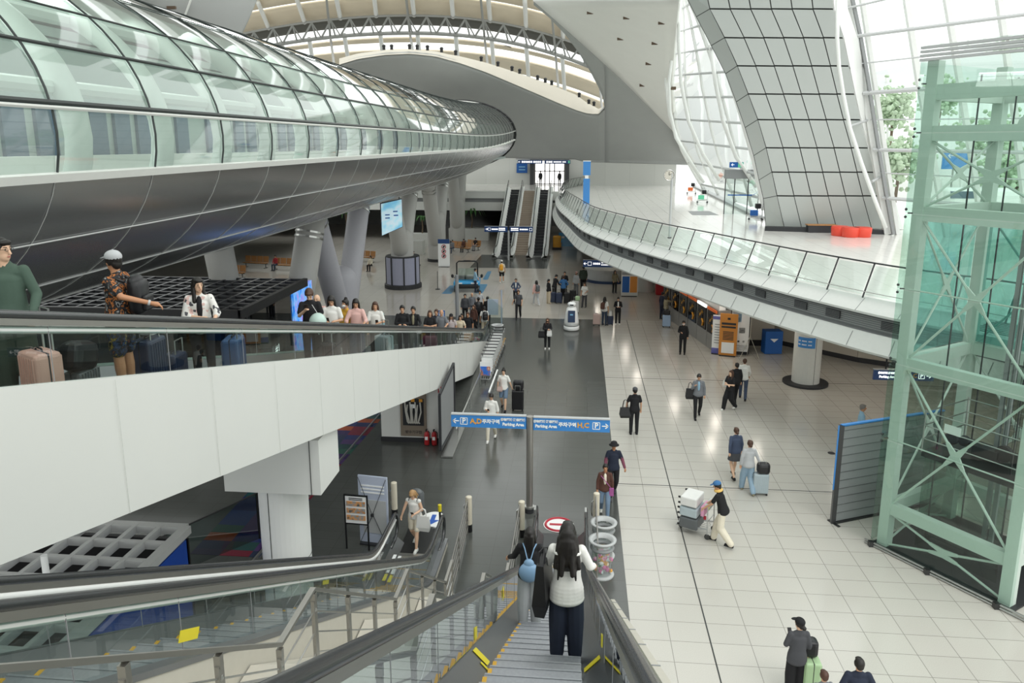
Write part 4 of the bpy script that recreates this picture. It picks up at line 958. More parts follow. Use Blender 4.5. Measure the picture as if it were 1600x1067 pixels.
# shaft inside: guide rails, glazed inner shaft, car machinery
for u in (1.45, 1.62): cht(sqbar(T(u, 1.9, .1), T(u, 1.9, 12), .08, .10), 'guide_rail', 'grey')
for u, v in ((.55, .9), (2.3, .9), (.55, 2.5), (2.3, 2.5)): cht(MB().tube([T(u, v, .1), T(u, v, 11.8)], .02, 5), 'suspension_cable', 'darksteel')
g = MB(); g.quad(T(.25, WV - .25, 5.2), T(1.9, WV - .25, 5.2), T(1.9, WV - .25, 8.45), T(.25, WV - .25, 8.45)); cht(g, 'teal_door_glass', 'glass_teal')
g = MB(); g.quad(T(-.05, .3, 5.15), T(-.05, WV - .3, 5.15), T(-.05, WV - .3, 8.4), T(-.05, .3, 8.4)); cht(g, 'teal_side_glass', 'glass_teal')
b = MB(); b.quad(T(.5, .5, .1), T(2.5, .5, .1), T(2.5, .5, 2.6), T(.5, .5, 2.6)); b.quad(T(.5, .5, .1), T(.5, 2.6, .1), T(.5, 2.6, 2.6), T(.5, .5, 2.6)); cht(b, 'inner_glass', 'glass_elev_shaded')  # shaft darkness put into this glass tint too
b = MB(); b.box((0, 0, 0), (0, 0, 0)); 
car = MB()
for z in (3.0, 3.35, 3.7): 
    for a, c in ((T(.4, .5, z), T(2.6, .5, z)), (T(.4, .5, z), T(.4, 2.4, z)), (T(2.6, .5, z), T(2.6, 2.4, z)), (T(.4, 2.4, z), T(2.6, 2.4, z))): car.tube([a, c], .018, 5)
for u, v in ((.4, .5), (2.6, .5), (.4, 2.4), (2.6, 2.4)): car.tube([T(u, v, 2.65), T(u, v, 3.75)], .02, 5)
cht(car, 'car_roof_railing', 'steel')
b = MB(); c = T(1.5, 1.45, 2.62); b.bar(T(.4, 1.45, 2.6), T(2.6, 1.45, 2.6), 1.9, .14); cht(b, 'car_roof', 'darksteel')
b = MB()
for u, v, r_ in ((.7, 1.2, .16), (.95, 1.3, .13), (1.9, 1.3, .2), (2.3, 1.1, .15)): b.tube([T(u, v, 2.95), T(u, v + .12, 2.95)], r_, 14)
b.bar(T(1.2, 1.4, 2.8), T(1.8, 1.4, 2.8), .3, .3); cht(b, 'pulleys', 'charcoal'); cht(MB().bar(T(.9, .48, 3.45), T(1.3, .48, 3.45), .01, .22), 'notice_plate', 'whitepaint')
b = MB()
for k in range(8): b.tube([T(1.7 + .1 * k, 1.45, 3), T(1.7 + .1 * k, 1.45, 11.5)], .008, 4)
cht(b, 'hoist_ropes', 'darksteel')
cht(MB().tube([T(1.3, 1.6, 10.7), T(1.3, 1.7, 10.7)], .2, 16), 'sheave', 'elev_green')
# landing bridge to the upper concourse, seen through the tower
br = empty('landing_bridge', tuple(T(1.5, 4.0, U))); tag(br, 'white landing bridge behind the lift tower at upper concourse level', 'bridge')
b = MB(); b.bar(T(1.45, WV + .05, U - .3), T(1.45, 6.6, U - .3), 3.0, .45); ch(b, 'slab', 'white', br)
b = MB()
for k in range(14): b.bar(T(-.3 + .02, WV + .3 + k * .2, U - .02), T(3.2, WV + .3 + k * .2, U - .02), .03, .03)
ch(b, 'grating', 'grey', br)
g = MB(); g.quad(T(2.95, WV, U), T(2.95, 6.6, U), T(2.95, 6.6, U + 1.1), T(2.95, WV, U + 1.1)); ch(g, 'glass_guard', 'glass_rail', br)
# dark ribbed partition leaning by the tower
pt = empty('partition_panel', (7.1, 19.74, 0)); a = Vector((7.1, 19.74, 0)); c = Vector((8.9, 20.55, 0)); c = a + (c - a).normalized() * 3.6
tag(pt, 'grey ribbed partition panel with blue edge beside the lift tower', 'partition'); dd = (c - a).normalized(); HP = 2.75
b = MB(); b.bar(a + Vector((0, 0, HP / 2 + .06)), c + Vector((0, 0, HP / 2 + .06)), .07, HP, up=(0, 0, 1)); ch(b, 'board', 'grey', pt)
b = MB(); nn = Vector((dd.y, -dd.x, 0)) * .042
for k in range(11): z = .3 + k * .24; b.bar(a + nn + Vector((0, 0, z)), c + nn + Vector((0, 0, z)), .012, .012)
ch(b, 'ribs', 'deck', pt)
b = MB(); b.bar(a + Vector((0, 0, 0)), a + Vector((0, 0, HP + .1)), .12, .12, up=(1, 0, 0)); b.bar(a, c, .18, .1); b.bar(a - nn * 4, a + nn * 6, .08, .05); ch(b, 'frame', 'darksteel', pt)
b = MB(); b.bar(a - dd * .07 + Vector((0, 0, 1.0)), a - dd * .07 + Vector((0, 0, HP + .1)), .03, .06, up=(1, 0, 0)); b.bar(a + Vector((0, 0, HP + .1)), c + Vector((0, 0, HP + .1)), .1, .04); ch(b, 'blue_edge', 'signblue', pt)
# floor drain cover
o = MB().cyl((0, 0, 0), .12, .01, 20).build('floor_cover', 'charcoal'); p = Z(1299, 708); o.location = (p.x, p.y, 0); tag(o, 'small round dark cover in the cream floor left of ribbed partition', 'cover')
# ================================================================== people
mat('skin', '#c99b7c', .55, noise=.03); mat('skin_tan', '#b98562', .55, noise=.03); mat('skin_pale', '#dcb497', .55, noise=.03)
mat('hair_black', '#17120f', .45, noise=.2, nscale=30); mat('hair_brown', '#4a3022', .5, noise=.2, nscale=30); mat('hair_blonde', '#a9855a', .5, noise=.25, nscale=30); mat('hair_grey', '#77736e', .6, noise=.2, nscale=30)
mat('eye', '#1b1512', .2); mat('lip', '#a45a52', .5); mat('maskwhite', '#e4e6e6', .7)
CL = {'white': '#e2e1dc', 'black': '#17171a', 'navy': '#1f2638', 'grey': '#72757a', 'lgrey': '#b4b6b8', 'dgrey': '#46474b', 'green': '#465a4e', 'dgreen': '#343f35', 'beige': '#cdbfa6', 'jeans': '#6d8299', 'ljeans': '#8ea6b8', 'djeans': '#2e3c50', 'pink': '#d9b0a8', 'lblue': '#8fb2c9', 'blue': '#3d6ea0', 'brown': '#54362c', 'cream': '#ddd5c2', 'plum': '#7d4657', 'yellow': '#d6a53a', 'red': '#9c2f33', 'purple': '#a0578f', 'slate': '#414c63', 'khaki': '#8b846c'}
for k_, v_ in CL.items(): mat('cl_' + k_, v_, .85, noise=.10, nscale=9, bump=.25)
patt('cl_print', ['#141416', '#a9a9a8', '#141416', '#1b1b1e', '#17171a', '#c87a3a', '#17171a', '#141416'], scale=16, kind='noise')
patt('cl_print2', ['#17171c', '#7c4a3c', '#1c1c20', '#1c1c20', '#3b4a6a', '#1c1c20', '#a08c3c', '#17171c'], scale=13, kind='noise')
patt('cl_floral', ['#e4e2dd', '#e4e2dd', '#dedcd6', '#e4e2dd', '#4b4b50', '#e4e2dd', '#d7b7b0', '#e4e2dd'], scale=24, kind='voronoi')
patt('cl_stripe', ['#c9b8b4', '#a9a4a8', '#c9b8b4', '#7b6f78'], scale=18, kind='noise')
SKC = {'m': 'skin', 't': 'skin_tan', 'p': 'skin_pale'}
ARMS = {
 'down': ((.225, .0, 1.15), (.235, .05, .90)), 'phone': ((.225, .02, 1.14), (.10, .24, 1.16)), 'phonehi': ((.21, .08, 1.18), (.08, .24, 1.34)),
 'rest': ((.25, .10, 1.16), (.20, .32, 1.10)), 'cross': ((.22, .06, 1.13), (-.04, .20, 1.12)), 'pull': ((.24, -.12, 1.14), (.26, -.28, .92)), 'push': ((.23, .12, 1.16), (.17, .42, 1.06)),
 'swing': ((.225, -.10, 1.15), (.24, -.13, .92)), 'fwd': ((.225, .08, 1.14), (.21, .22, .95)), 'face': ((.23, .13, 1.20), (.10, .16, 1.46)), 'out': ((.30, .05, 1.17), (.42, .16, 1.0)), 'hip': ((.30, -.05, 1.14), (.17, .10, 1.02)),
 'bagup': ((.24, .05, 1.15), (.16, .14, 1.28)), 'lap': ((.2, .1, 1.15), (.1, .3, 1.0))}
LEGS = {'stand': (((.10, .01, .49), (.105, -.01, .09)), ((-.10, .01, .49), (-.105, -.01, .09))),
 'walk': (((.10, .16, .50), (.10, .24, .09)), ((-.10, .03, .49), (-.10, -.27, .13))),
 'walk2': (((.10, .03, .49), (.10, -.27, .13)), ((-.10, .16, .50), (-.10, .24, .09))),
 'shift': (((.10, .05, .49), (.13, .06, .09)), ((-.10, .0, .49), (-.10, -.02, .09))),
 'sit': (((.11, .42, .50), (.11, .44, .09)), ((-.11, .42, .50), (-.11, .46, .09)))}
def person(loc, face, label, h=1.65, top='white', sleeve='short', bottom='black', kind='trousers', hair='hair_black', hs='short', skin='m', legs='stand', armL='down', armR='down', lean=0.0, turn=0.0, nod=0.0, shoes='dgrey', build=1.0, hat=None, hatc='dgrey', mask=False, vox=.014, group=None, inner=None, near=False, waist=None):
    """face: heading in degrees, 0 looks toward +Y (away from the camera), 180 toward the camera. Root is the body mesh itself."""
    s = h / 1.72; B = build; sit = legs == 'sit'
    hipz = .93 if not sit else .52
    dz = hipz - .93
    pel = Vector((0, 0, hipz)); LR = Matrix.Rotation(-lean, 3, 'X')
    def up(p): p = Vector(p); p.z += dz; return LR @ (p - pel) + pel
    hc = up((0, .01, 1.60)); HR = Matrix.Rotation(-lean, 3, 'X') @ Matrix.Rotation(turn, 3, 'Z') @ Matrix.Rotation(-nod, 3, 'X')
    nb = up((0, -.005, 1.50))
    def hd(p): return hc + HR @ Vector(p)
    lg = LEGS[legs]
    ank = []
    arms = []
    for sd, a in ((1, armR), (-1, armL)):
        e, w_ = ARMS[a] if isinstance(a, str) else a
        sh = up((sd * .158 * B, 0, 1.395)); e = up((sd * e[0] * (.5 + .5 * B), e[1], e[2])); w_ = up((sd * w_[0], w_[1], w_[2])); arms.append((sd, sh, e, w_))
    # ---- body
    b = MB()
    b.ell(hd((0, -.005, .02)), (.073, .092, .098), HR, 14, 10); b.ell(hd((0, .018, -.052)), (.054, .064, .062), HR); b.ell(hd((0, .045, -.085)), (.03, .03, .022), HR)
    b.caps(hd((0, .088, .01)), hd((0, .105, -.028)), .010, .016, 6)
    for sd in (-1, 1): b.ell(hd((sd * .074, -.005, -.01)), (.014, .022, .03), HR, 8, 6)
    b.caps(up((0, -.012, 1.40)), hd((0, -.012, -.05)), .056, .052)
    b.ell(up((0, 0, 1.28)), (.140 * B, .085 * B, .12), LR.to_euler()); b.ell(up((0, 0, 1.10)), (.125 * B, .088 * B, .16), LR.to_euler()); b.ell(pel + Vector((0, -.01, .02)), (.150 * B, .105 * B, .12))
    b.caps(up((-.13 * B, 0, 1.375)), up((.13 * B, 0, 1.375)), .045, .045); b.caps(up((-.04, 0, 1.40)), up((.04, 0, 1.40)), .045, .045)
    for sd, sh, e, w_ in arms:
        b.caps(sh, e, .048 * B, .038); b.caps(e, w_, .038, .026)
        d = (w_ - e).normalized(); n = Vector((0, 0, 1)).cross(d); n = n.normalized() if n.length > .1 else Vector((1, 0, 0)); u = d.cross(n)
        curl = (-u if u.z > 0 else u)
        b.caps(w_, w_ + d * .055, .027, .032); hb = w_ + d * .075
        for k in range(4):
            o = n * (.026 - .0175 * k); L = (.034, .040, .038, .030)[k]
            p1 = hb + o + d * .005; p2 = p1 + (d * .85 + curl * .5) * L; p3 = p2 + (d * .4 + curl * .9) * L * .8
            b.caps(p1, p2, .0095, .009, 6); b.caps(p2, p3, .009, .0075, 6)
        ti = -sd if abs(n.x) > .3 else 1
        tn = n * (1 if n.x * sd < 0 else -1)
        b.caps(w_ + d * .03 + tn * .02, w_ + d * .065 + tn * .045 + curl * .01, .012, .010, 6); b.caps(w_ + d * .065 + tn * .045 + curl * .01, w_ + d * .092 + tn * .04 + curl * .025, .010, .008, 6)
    for sd, (kn, an) in zip((1, -1), lg):
        hp = Vector((sd * .095 * B, 0, hipz - .02)); kn = Vector(kn); an = Vector(an)
        if sit: kn = Vector((kn.x, kn.y, .5))
        b.caps(hp, kn, .082 * B, .055 * B); b.caps(kn, kn.lerp(an, .35), .053 * B, .056 * B); b.caps(kn.lerp(an, .35), an, .055 * B, .036)
        fd = Vector((0, 1, 0)); b.caps(an + Vector((0, -.02, -.04)), an + Vector((0, .13, -.055)), .036, .03); ank.append((kn, an))
    b.v = [tuple(Vector(v) * s) for v in b.v]
    root = b.build('person', SKC[skin], rx=vox, sm=2, smooth=True); root.location = loc; root.rotation_euler = (0, 0, radians(face))
    tag(root, label, 'person', group)
    def part(mb, name, m_, rx=0, sm=0, **k): mb.v = [tuple(Vector(v) * s) for v in mb.v]; return mb.build(name, m_, root, smooth=True, rx=rx, sm=sm)
    vx = vox * 1.15
    # ---- trousers, shorts, skirt
    t = MB(); t.ell(pel + Vector((0, -.012, .01)), (.165 * B, .125 * B, .14)); t.caps(up((-.06, 0, 1.02)), up((.06, 0, 1.02)), .10 * B, .10 * B)
    wide = {'trousers': 1.0, 'wide': 1.45, 'slim': .85, 'shorts': 1.15, 'skirt': 1.0}[kind]
    for sd, (kn, an) in zip((1, -1), ank):
        hp = Vector((sd * .095 * B, 0, hipz - .02))
        if kind in ('trousers', 'wide', 'slim'):
            t.caps(hp, kn, .098 * B, .074 * B * wide); t.caps(kn, an + Vector((0, 0, .0)), .074 * B * wide, .058 * wide)
        elif kind == 'shorts': t.caps(hp, hp.lerp(kn, .80), .105 * B, .088 * B)
    if kind == 'skirt':
        n = 18; hem = .62 if not sit else .5; P = []
        for z, r_ in ((1.04, .14), (.95, .165), (.8, .20), (hem, .235)): P.append((r_ * B, z + dz))
        t2 = MB(); t2.lathe((0, 0, 0), [(P[3][0], P[3][1]), (P[2][0], P[2][1]), (P[1][0], P[1][1]), (P[0][0], P[0][1])], n); t.add([(v[0], v[1] * .8, v[2]) for v in t2.v], t2.f)
    part(t, {'skirt': 'skirt', 'shorts': 'shorts'}.get(kind, 'trousers'), 'cl_' + bottom, vx, 2)
    # ---- shirt
    t = MB(); zlo = .90 if waist != 'long' else .80
    for q in range(13):
        z_ = zlo + (1.30 - zlo) * q / 12; wv = interp([(.8, .205), (.92, .196), (1.04, .166), (1.16, .156), (1.30, .160)], z_); dv = interp([(.8, .155), (.95, .148), (1.06, .122), (1.2, .115), (1.30, .108)], z_)
        t.ell(up((0, -.004, z_)), (wv * B, dv * B, .09), LR.to_euler(), 18, 10)
    t.caps(up((-.125 * B, 0, 1.375)), up((.125 * B, 0, 1.375)), .058, .058); t.caps(up((-.06, -.012, 1.41)), up((.06, -.012, 1.41)), .060, .060)
    if sleeve != 'none': t.caps(up((0, -.018, 1.41)), up((0, -.018, 1.455)), .070, .064)
    for sd, sh, e, w_ in arms:
        if sleeve == 'long': t.caps(sh, e, .058 * B, .051); t.caps(e, e.lerp(w_, .93), .051, .040)
        elif sleeve == 'short': t.caps(sh, sh.lerp(e, .72), .058 * B, .060)
        elif sleeve == 'half': t.caps(sh, e, .058 * B, .058); t.caps(e, e.lerp(w_, .25), .058, .056)
        else: t.caps(sh, sh.lerp(e, .08), .060, .05)
    part(t, 'shirt', 'cl_' + top, vx, 4)
    if inner:
        t = MB(); t.ell(up((0, .045, 1.22)), (.062, .085 * B, .22), LR.to_euler()); part(t, 'inner_shirt', 'cl_' + inner)
    # ---- shoes
    for kn, an in ank:
        t = MB(); t.caps(an + Vector((0, -.035, -.035)), an + Vector((0, .13, -.05)), .046, .038); t.box(an + Vector((0, .05, -.08)), (.08, .25, .02), bevel=.008); part(t, 'shoe', 'cl_' + shoes, .012 if not near else .009, 1)
    # ---- hair
    t = MB()
    if hs != 'bald':
        t.ell(hd((0, -.018, .040)), (.084, .098, .092), HR, 14, 10); t.ell(hd((0, .055, .078)), (.062, .040, .030), HR)
        for sd in (-1, 1): t.ell(hd((sd * .066, -.01, .02)), (.022, .058, .06), HR)
        t.ell(hd((0, -.065, -.01)), (.068, .040, .075), HR)
        if hs in ('long', 'bob', 'vlong'):
            L = {'long': .34, 'bob': .14, 'vlong': .46}[hs]
            for sd in (-1, 1): t.caps(hd((sd * .066, -.01, .0)), hd((sd * .085, -.01 if hs == 'bob' else .03, -L * .72)), .034, .030)
            t.caps(hd((-.03, -.075, .0)), hd((-.045, -.085, -L)), .052, .040); t.caps(hd((.03, -.075, .0)), hd((.045, -.085, -L)), .052, .040)
        if hs == 'bun': t.ell(hd((0, -.03, .145)), (.045, .045, .04), HR)
        if hs == 'lowbun': t.ell(hd((0, -.12, -.03)), (.045, .045, .045), HR)
        if hs == 'pony': t.caps(hd((0, -.10, .03)), hd((0, -.14, -.16)), .035, .022)
        if hs == 'vlong':
            t.ell(hd((0, -.125, -.20)), (.115, .055, .22), HR); t.ell(hd((0, -.10, -.05)), (.10, .05, .14), HR)
            for sd in (-1, 1): t.caps(hd((sd * .07, -.07, -.05)), hd((sd * .13, -.13, -.36)), .05, .03); t.caps(hd((sd * .04, -.10, -.1)), hd((sd * .06, -.20, -.42)), .055, .025); t.caps(hd((sd * .06, -.09, -.2)), hd((sd * .10, -.19, -.48)), .04, .012)
        part(t, 'hair', hair, vox * .9, 1)
    if hs == 'bald' and hair == 'hair_grey':
        t.ell(hd((0, -.05, .0)), (.079, .062, .055), HR); part(t, 'hair', hair)
    if hat:
        t = MB(); R2 = HR
        if hat == 'cap' or hat == 'capback':
            t.ell(hd((0, -.01, .062)), (.090, .108, .078), HR, 16, 10); f_ = 1 if hat == 'cap' else -1
            t.ell(hd((0, f_ * .115, .045)), (.072, .075, .012), HR @ Matrix.Rotation(-.25 * f_, 3, 'X'), 14, 6); t.ell(hd((0, -.01, .14)), (.012, .012, .008), HR, 8, 4)
        elif hat == 'bucket':
            t.lathe((0, 0, 0), [(.150, .02), (.152, .026), (.100, .055), (.088, .115), (.06, .135)], 18); t.v = [tuple(hd(v)) for v in t.v]
        elif hat == 'beanie': t.ell(hd((0, -.012, .052)), (.088, .104, .090), HR, 16, 10)
        part(t, 'hat', 'cl_' + hatc)
    # ---- face
    e_ = MB()
    for sd in (-1, 1): e_.ell(hd((sd * .029, .083, .012)), (.011, .006, .006), HR, 8, 5)
    part(e_, 'eyes', 'eye')
    if near:
        e_ = MB()
        for sd in (-1, 1): e_.caps(hd((sd * .016, .088, .034)), hd((sd * .046, .077, .036)), .004, .003, 6)
        part(e_, 'eyebrows', hair)
    if mask:
        e_ = MB(); e_.ell(hd((0, .050, -.045)), (.055, .062, .045), HR); part(e_, 'face_mask', 'maskwhite' if mask is True else 'cl_' + mask)
    else:
        e_ = MB(); e_.ell(hd((0, .083, -.060)), (.020, .008, .006), HR, 8, 5); part(e_, 'mouth', 'lip')
    PW[root.name] = dict(s=s, arms=arms, up=up, hd=hd, root=root)
    return root
PW = {}
def W(root, p): # local (1.72-scale) to world
    q = PW[root.name]; v = Vector(p) * q['s']; a = root.rotation_euler.z
    return Vector((v.x * cos(a) - v.y * sin(a), v.x * sin(a) + v.y * cos(a), v.z)) + Vector(root.location)
def hand(root, side): # world position of palm
    for sd, sh, e, w_ in PW[root.name]['arms']:
        if sd == side: return W(root, w_ + (w_ - e).normalized() * .08)
# ---------------------------------------------------------------- carried things
for k_, v_ in {'bag_pink': '#d8a99b', 'bag_navy': '#27324c', 'bag_blue': '#3a5a86', 'bag_silver': '#aab7bc', 'bag_black': '#1a1a1d', 'bag_green': '#a9c69a', 'bag_lblue': '#a8c0dc', 'bag_mauve': '#a68a8f', 'bag_rose': '#c3aaa2', 'bag_white': '#dcdcd9', 'bag_yellow': '#e0a02c', 'bag_wine': '#6d2443', 'bag_denim': '#7fa0bf', 'bag_grey': '#5b5f61', 'bag_teal': '#8db6c0'}.items(): mat(k_, v_, .4, noise=.06)
def suitcase(loc, face, color, label, w_=.42, d=.25, h=.62, handle=.35, tilt=0.0, group=None):
    r = empty('suitcase', loc, radians(face)); tag(r, label, 'suitcase', group)
    if tilt: r.rotation_euler = (radians(tilt), 0, radians(face))
    b = MB(); b.box((0, 0, h / 2 + .06), (w_, d, h), bevel=.045)
    for k in range(-3, 4): b.box((k * w_ / 8, -d / 2 - .002, h / 2 + .06), (w_ / 24, .012, h * .84)); b.box((k * w_ / 8, d / 2 + .002, h / 2 + .06), (w_ / 24, .012, h * .84))
    b.build('shell', color, r); b = MB(); b.box((0, 0, h / 2 + .06), (w_ + .006, .012, h + .006)); b.build('zip_band', 'charcoal', r)
    for sx in (-1, 1):
        for sy in (-1, 1): MB().tube([(sx * w_ * .4, sy * d * .35 - .012, .03), (sx * w_ * .4, sy * d * .35 + .012, .03)], .03, 10).build('wheel', 'black', r)
    if handle: MB().tube([(-.10, -d * .35, h + .03), (-.10, -d * .35, h + .06 + handle), (.10, -d * .35, h + .06 + handle), (.10, -d * .35, h + .03)], .011, 6).build('pull_handle', 'steel', r)
    MB().tube([(-.07, 0, h + .06), (-.06, 0, h + .09), (.06, 0, h + .09), (.07, 0, h + .06)], .01, 6).build('carry_handle', 'black', r)
    return r
def backpack(root, color, label, size=1.0, dy=0.0):
    p = W(root, PW[root.name]['up']((0, -.2 - .03 * size, 1.20))); r = empty('backpack', p, root.rotation_euler.z); tag(r, label, 'backpack')
    s = PW[root.name]['s'] * size
    b = MB(); b.box((0, -.02 * s, 0), (.30 * s, .20 * s, .46 * s), bevel=.09 * s); b.ell((0, 0, .18 * s), (.14 * s, .09 * s, .10 * s)); b.build('body', color, r, smooth=True)
    MB().box((0, -.13 * s, -.08 * s), (.22 * s, .06 * s, .20 * s), bevel=.025).build('front_pocket', color, r)
    for sd in (-1, 1): MB().tube([(sd * .09, .09 * s, .18), (sd * .10, .20, .235), (sd * .11, .30, .15), (sd * .12, .24, -.05), (sd * .11, .09 * s, -.16)], .017, 6).build('shoulder_strap', color, r, smooth=True)
    return r
def tote(p, face, color, label, w_=.34, h=.36, d=.10, strap=.25, name='tote_bag', bottom=None):
    r = empty(name, p, radians(face)); tag(r, label, 'bag')
    b = MB(); wt = w_ * .86; b.add([(-wt / 2, -d / 4, 0), (wt / 2, -d / 4, 0), (wt / 2, d / 4, 0), (-wt / 2, d / 4, 0), (-w_ / 2, -d / 2, -h * .75), (w_ / 2, -d / 2, -h * .75), (w_ / 2, d / 2, -h * .75), (-w_ / 2, d / 2, -h * .75), (-w_ * .42, -d / 3, -h), (w_ * .42, -d / 3, -h), (w_ * .42, d / 3, -h), (-w_ * .42, d / 3, -h)],
      [(0, 1, 2, 3), (0, 4, 5, 1), (1, 5, 6, 2), (2, 6, 7, 3), (3, 7, 4, 0), (4, 8, 9, 5), (5, 9, 10, 6), (6, 10, 11, 7), (7, 11, 8, 4), (8, 11, 10, 9)]); b.build('body', color, r)
    for sy in (-1, 1): MB().tube([(-w_ * .25, sy * d * .2, -.01), (-w_ * .15, sy * d * .2, strap * .8), (0, 0, strap), (w_ * .15, sy * d * .2, strap * .8), (w_ * .25, sy * d * .2, -.01)], .010, 6).build('strap', color, r)
    return r
def phone(root, side, label, col_='black'):
    p = hand(root, side) + Vector((0, 0, .045)); o = MB().box((0, 0, 0), (.075, .012, .15), bevel=.005).build('phone', col_); o.location = p; o.rotation_euler = (-.7, 0, root.rotation_euler.z); tag(o, label, 'phone'); return o
# ================================================================== under the upper concourse
b = MB(); P = [Z(1206, 535), Z(1290, 554), Z(1340, 565)]; P = [Vector((p.x, p.y, 0)) for p in P]; P = [P[0] + Vector((-.3, .9, 0)), P[0], P[1], P[2], Vector((17, 34.2, 0)), Vector((30, 30, 0))]
for a, c in zip(P[1:], P[2:]): b.bar(a + Vector((0, 0, 1.7)), c + Vector((0, 0, 1.7)), .2, 3.4)
struct(b.build('wall_right_ground', 'beige'), 'beige wall under the upper concourse'); b = MB()
for a, c in zip(P[1:], P[2:]): b.bar(a + Vector((0, -.12, .12)), c + Vector((0, -.12, .12)), .05, .24)
struct(b.build('baseboard_right', 'charcoal'), 'dark skirting of the beige wall')
b = MB(); b.box((10.9, 44, 1.7), (.2, 10, 3.4)); b.box((7.6, 64, 1.7), (.2, 30, 3.4)); struct(b.build('wall_right_far', 'beige'))
mc = empty('round_column', (9.97, 32.5, 0)); tag(mc, 'round grey column with a blue sign under the upper concourse', 'column')
MB().cyl((0, 0, 0), .58, 3.55, 36).build('shaft', 'offwhite', mc, smooth=False); MB().cyl((0, 0, 0), .95, .09, 36).build('base_disc', 'charcoal', mc)
b = MB(); n = 9
b.grid([[(.592 * cos(radians(-150 + 9 * k)), .592 * sin(radians(-150 + 9 * k)), z) for k in range(n)] for z in (1.72, 2.18)]); b.grid([[(.592 * cos(radians(-84 + 3 * k)), .592 * sin(radians(-84 + 3 * k)), z) for k in range(3)] for z in (2.18, 2.36)]); b.build('blue_sign', 'signblue', mc)
b = MB()
for z in (2.02, 1.86):
    for k in range(11):
        if k in (2, 7): continue
        t = radians(-145 + 5 * k); b.box((.6 * cos(t), .6 * sin(t), z), (.035, .01, .05), (0, 0, t + pi / 2))
b.build('sign_lettering', 'whitepaint', mc); b = MB(); b.box((.18, -.555, 1.7), (.012, .012, 3.4)); b.build('joint', 'joint', mc)
MB().box((-.32, -.52, 3.0), (.12, .1, .3)).build('wall_lamp', 'whitepaint', mc)
# ceiling downlights below the upper concourse (they really light the floor)
for k, (x, y) in enumerate(((6.24, 33.4), (7.0, 36.5), (8.1, 32.6), (10.8, 29.5), (5.2, 38.6), (12.5, 32.5), (3.6, 43.5), (3.2, 49), (2.6, 55), (1.6, 62), (11.5, 26.5), (14.5, 28))):
    r = empty('downlight', (x, y, 3.50)); tag(r, 'round ceiling downlight under the upper concourse, ' + ['above the ticket machines', 'above the blue collection box', 'above the orange banner', 'just left of the blue signed round column', 'above the woman at the ticket machine', 'right of the blue signed round column', 'before the red awning', 'above the blue and orange board', 'above the information counter', 'far beyond the information counter', 'above the dark navy sign', 'behind the lift tower'][k], 'lamp', 'ceiling downlights under the upper concourse')
    MB().cyl((0, 0, -.03), .14, .04, 16).build('trim_ring', 'white', r); MB().cyl((0, 0, -.045), .10, .02, 16).build('bulb', 'glow', r)
    l = D.lights.new('downlight_lamp', 'AREA'); l.shape = 'DISK'; l.size = .5; l.energy = 15; l.color = (1, .9, .78); lo = D.objects.new('downlight_lamp', l); col.objects.link(lo); lo.location = (0, 0, -.06); lo.parent = r
# row of machines
patt('tmscreen', ['#101116', '#14171f', '#11141c', '#1a1c22', '#d09a35', '#15171e'], scale=5, kind='noise')
mat('tm_orange', '#d86a34', .5, emit=.15); mat('tm_box', '#9b9a97', .4, metal=.3)
A = Z(1035, 492); Bp = Z(1118, 553); A.z = Bp.z = 0; dirm = (Bp - A).normalized(); ang = atan2(dirm.y, dirm.x); Lm = (Bp - A).length
for k in range(6):
    p = A + dirm * (Lm * (k + .5) / 6); wd = Lm / 6 * .97
    r = empty('ticket_machine', p, ang); tag(r, ['first ticket machine of six, farthest away beside the red awning', 'second of the six ticket machines, with pink header', 'third of six ticket machines', 'fourth of six ticket machines, orange header', 'fifth of the six ticket machines, glowing header', 'nearest of the six ticket machines, next to the orange banner'][k], 'machine', 'ticket machines')
    MB().box((0, .45, 1.1), (wd, .8, 2.2)).build('cabinet', 'tm_box', r); MB().box((0, .03, 1.42), (wd * .86, .06, 1.15)).build('black_panel', 'blackgloss', r)
    MB().box((-.1, -.01, 1.55), (wd * .4, .03, .5)).build('screen', 'tmscreen', r); b = MB(); b.tube([(wd * .1, -.03, 1.35), (wd * .22, -.03, 1.2), (wd * .15, -.03, 1.0)], .04, 6); b.build('yellow_mark', 'orange_p', r)
    MB().box((0, -.01, 2.1), (wd * .86, .05, .14)).build('header', ['glow', 'cl_pink' if 'cl_pink' in M else 'tm_orange', 'tm_orange', 'tm_orange', 'glow', 'tm_orange'][k], r)
r = empty('machine_canopy', A + dirm * Lm * .4 + Vector((0, 0, 2.25)), ang); tag(r, 'orange header board over the row of ticket machines', 'sign'); MB().box((-.2, .3, .22), (Lm * .82, .3, .42)).build('board', 'tm_orange', r)
b = MB()
for k in range(14): b.box((-2.2 + k * .3, .14, .22), (.18, .01, .1))
b.build('lettering_bars', 'glow', r); MB().box((Lm * .42, .3, .1), (Lm * .32, .32, .6)).build('white_end_board', 'whitepaint', r)
def board(name, px, py, w_, h, label, cat, base, decor, face=0.0, tilt=0.0, foot=True, legs=False):
    p = Z(px, py); r = empty(name, (p.x, p.y, 0), radians(face)); tag(r, label, cat)
    o = MB().box((0, 0, h / 2 + .04), (w_, .05, h)).build('panel', base, r); o.rotation_euler = (tilt, 0, 0)
    for nm, x, z, ww, hh, m_ in decor:
        o2 = MB().box((x * w_, -.032, z * h), (ww * w_, .012, hh * h)).build(nm, m_, r); o2.rotation_euler = (tilt, 0, 0)
    if foot: MB().box((0, .1, .02), (w_ * .9, .5, .04)).build('foot', 'charcoal', r)
    return r
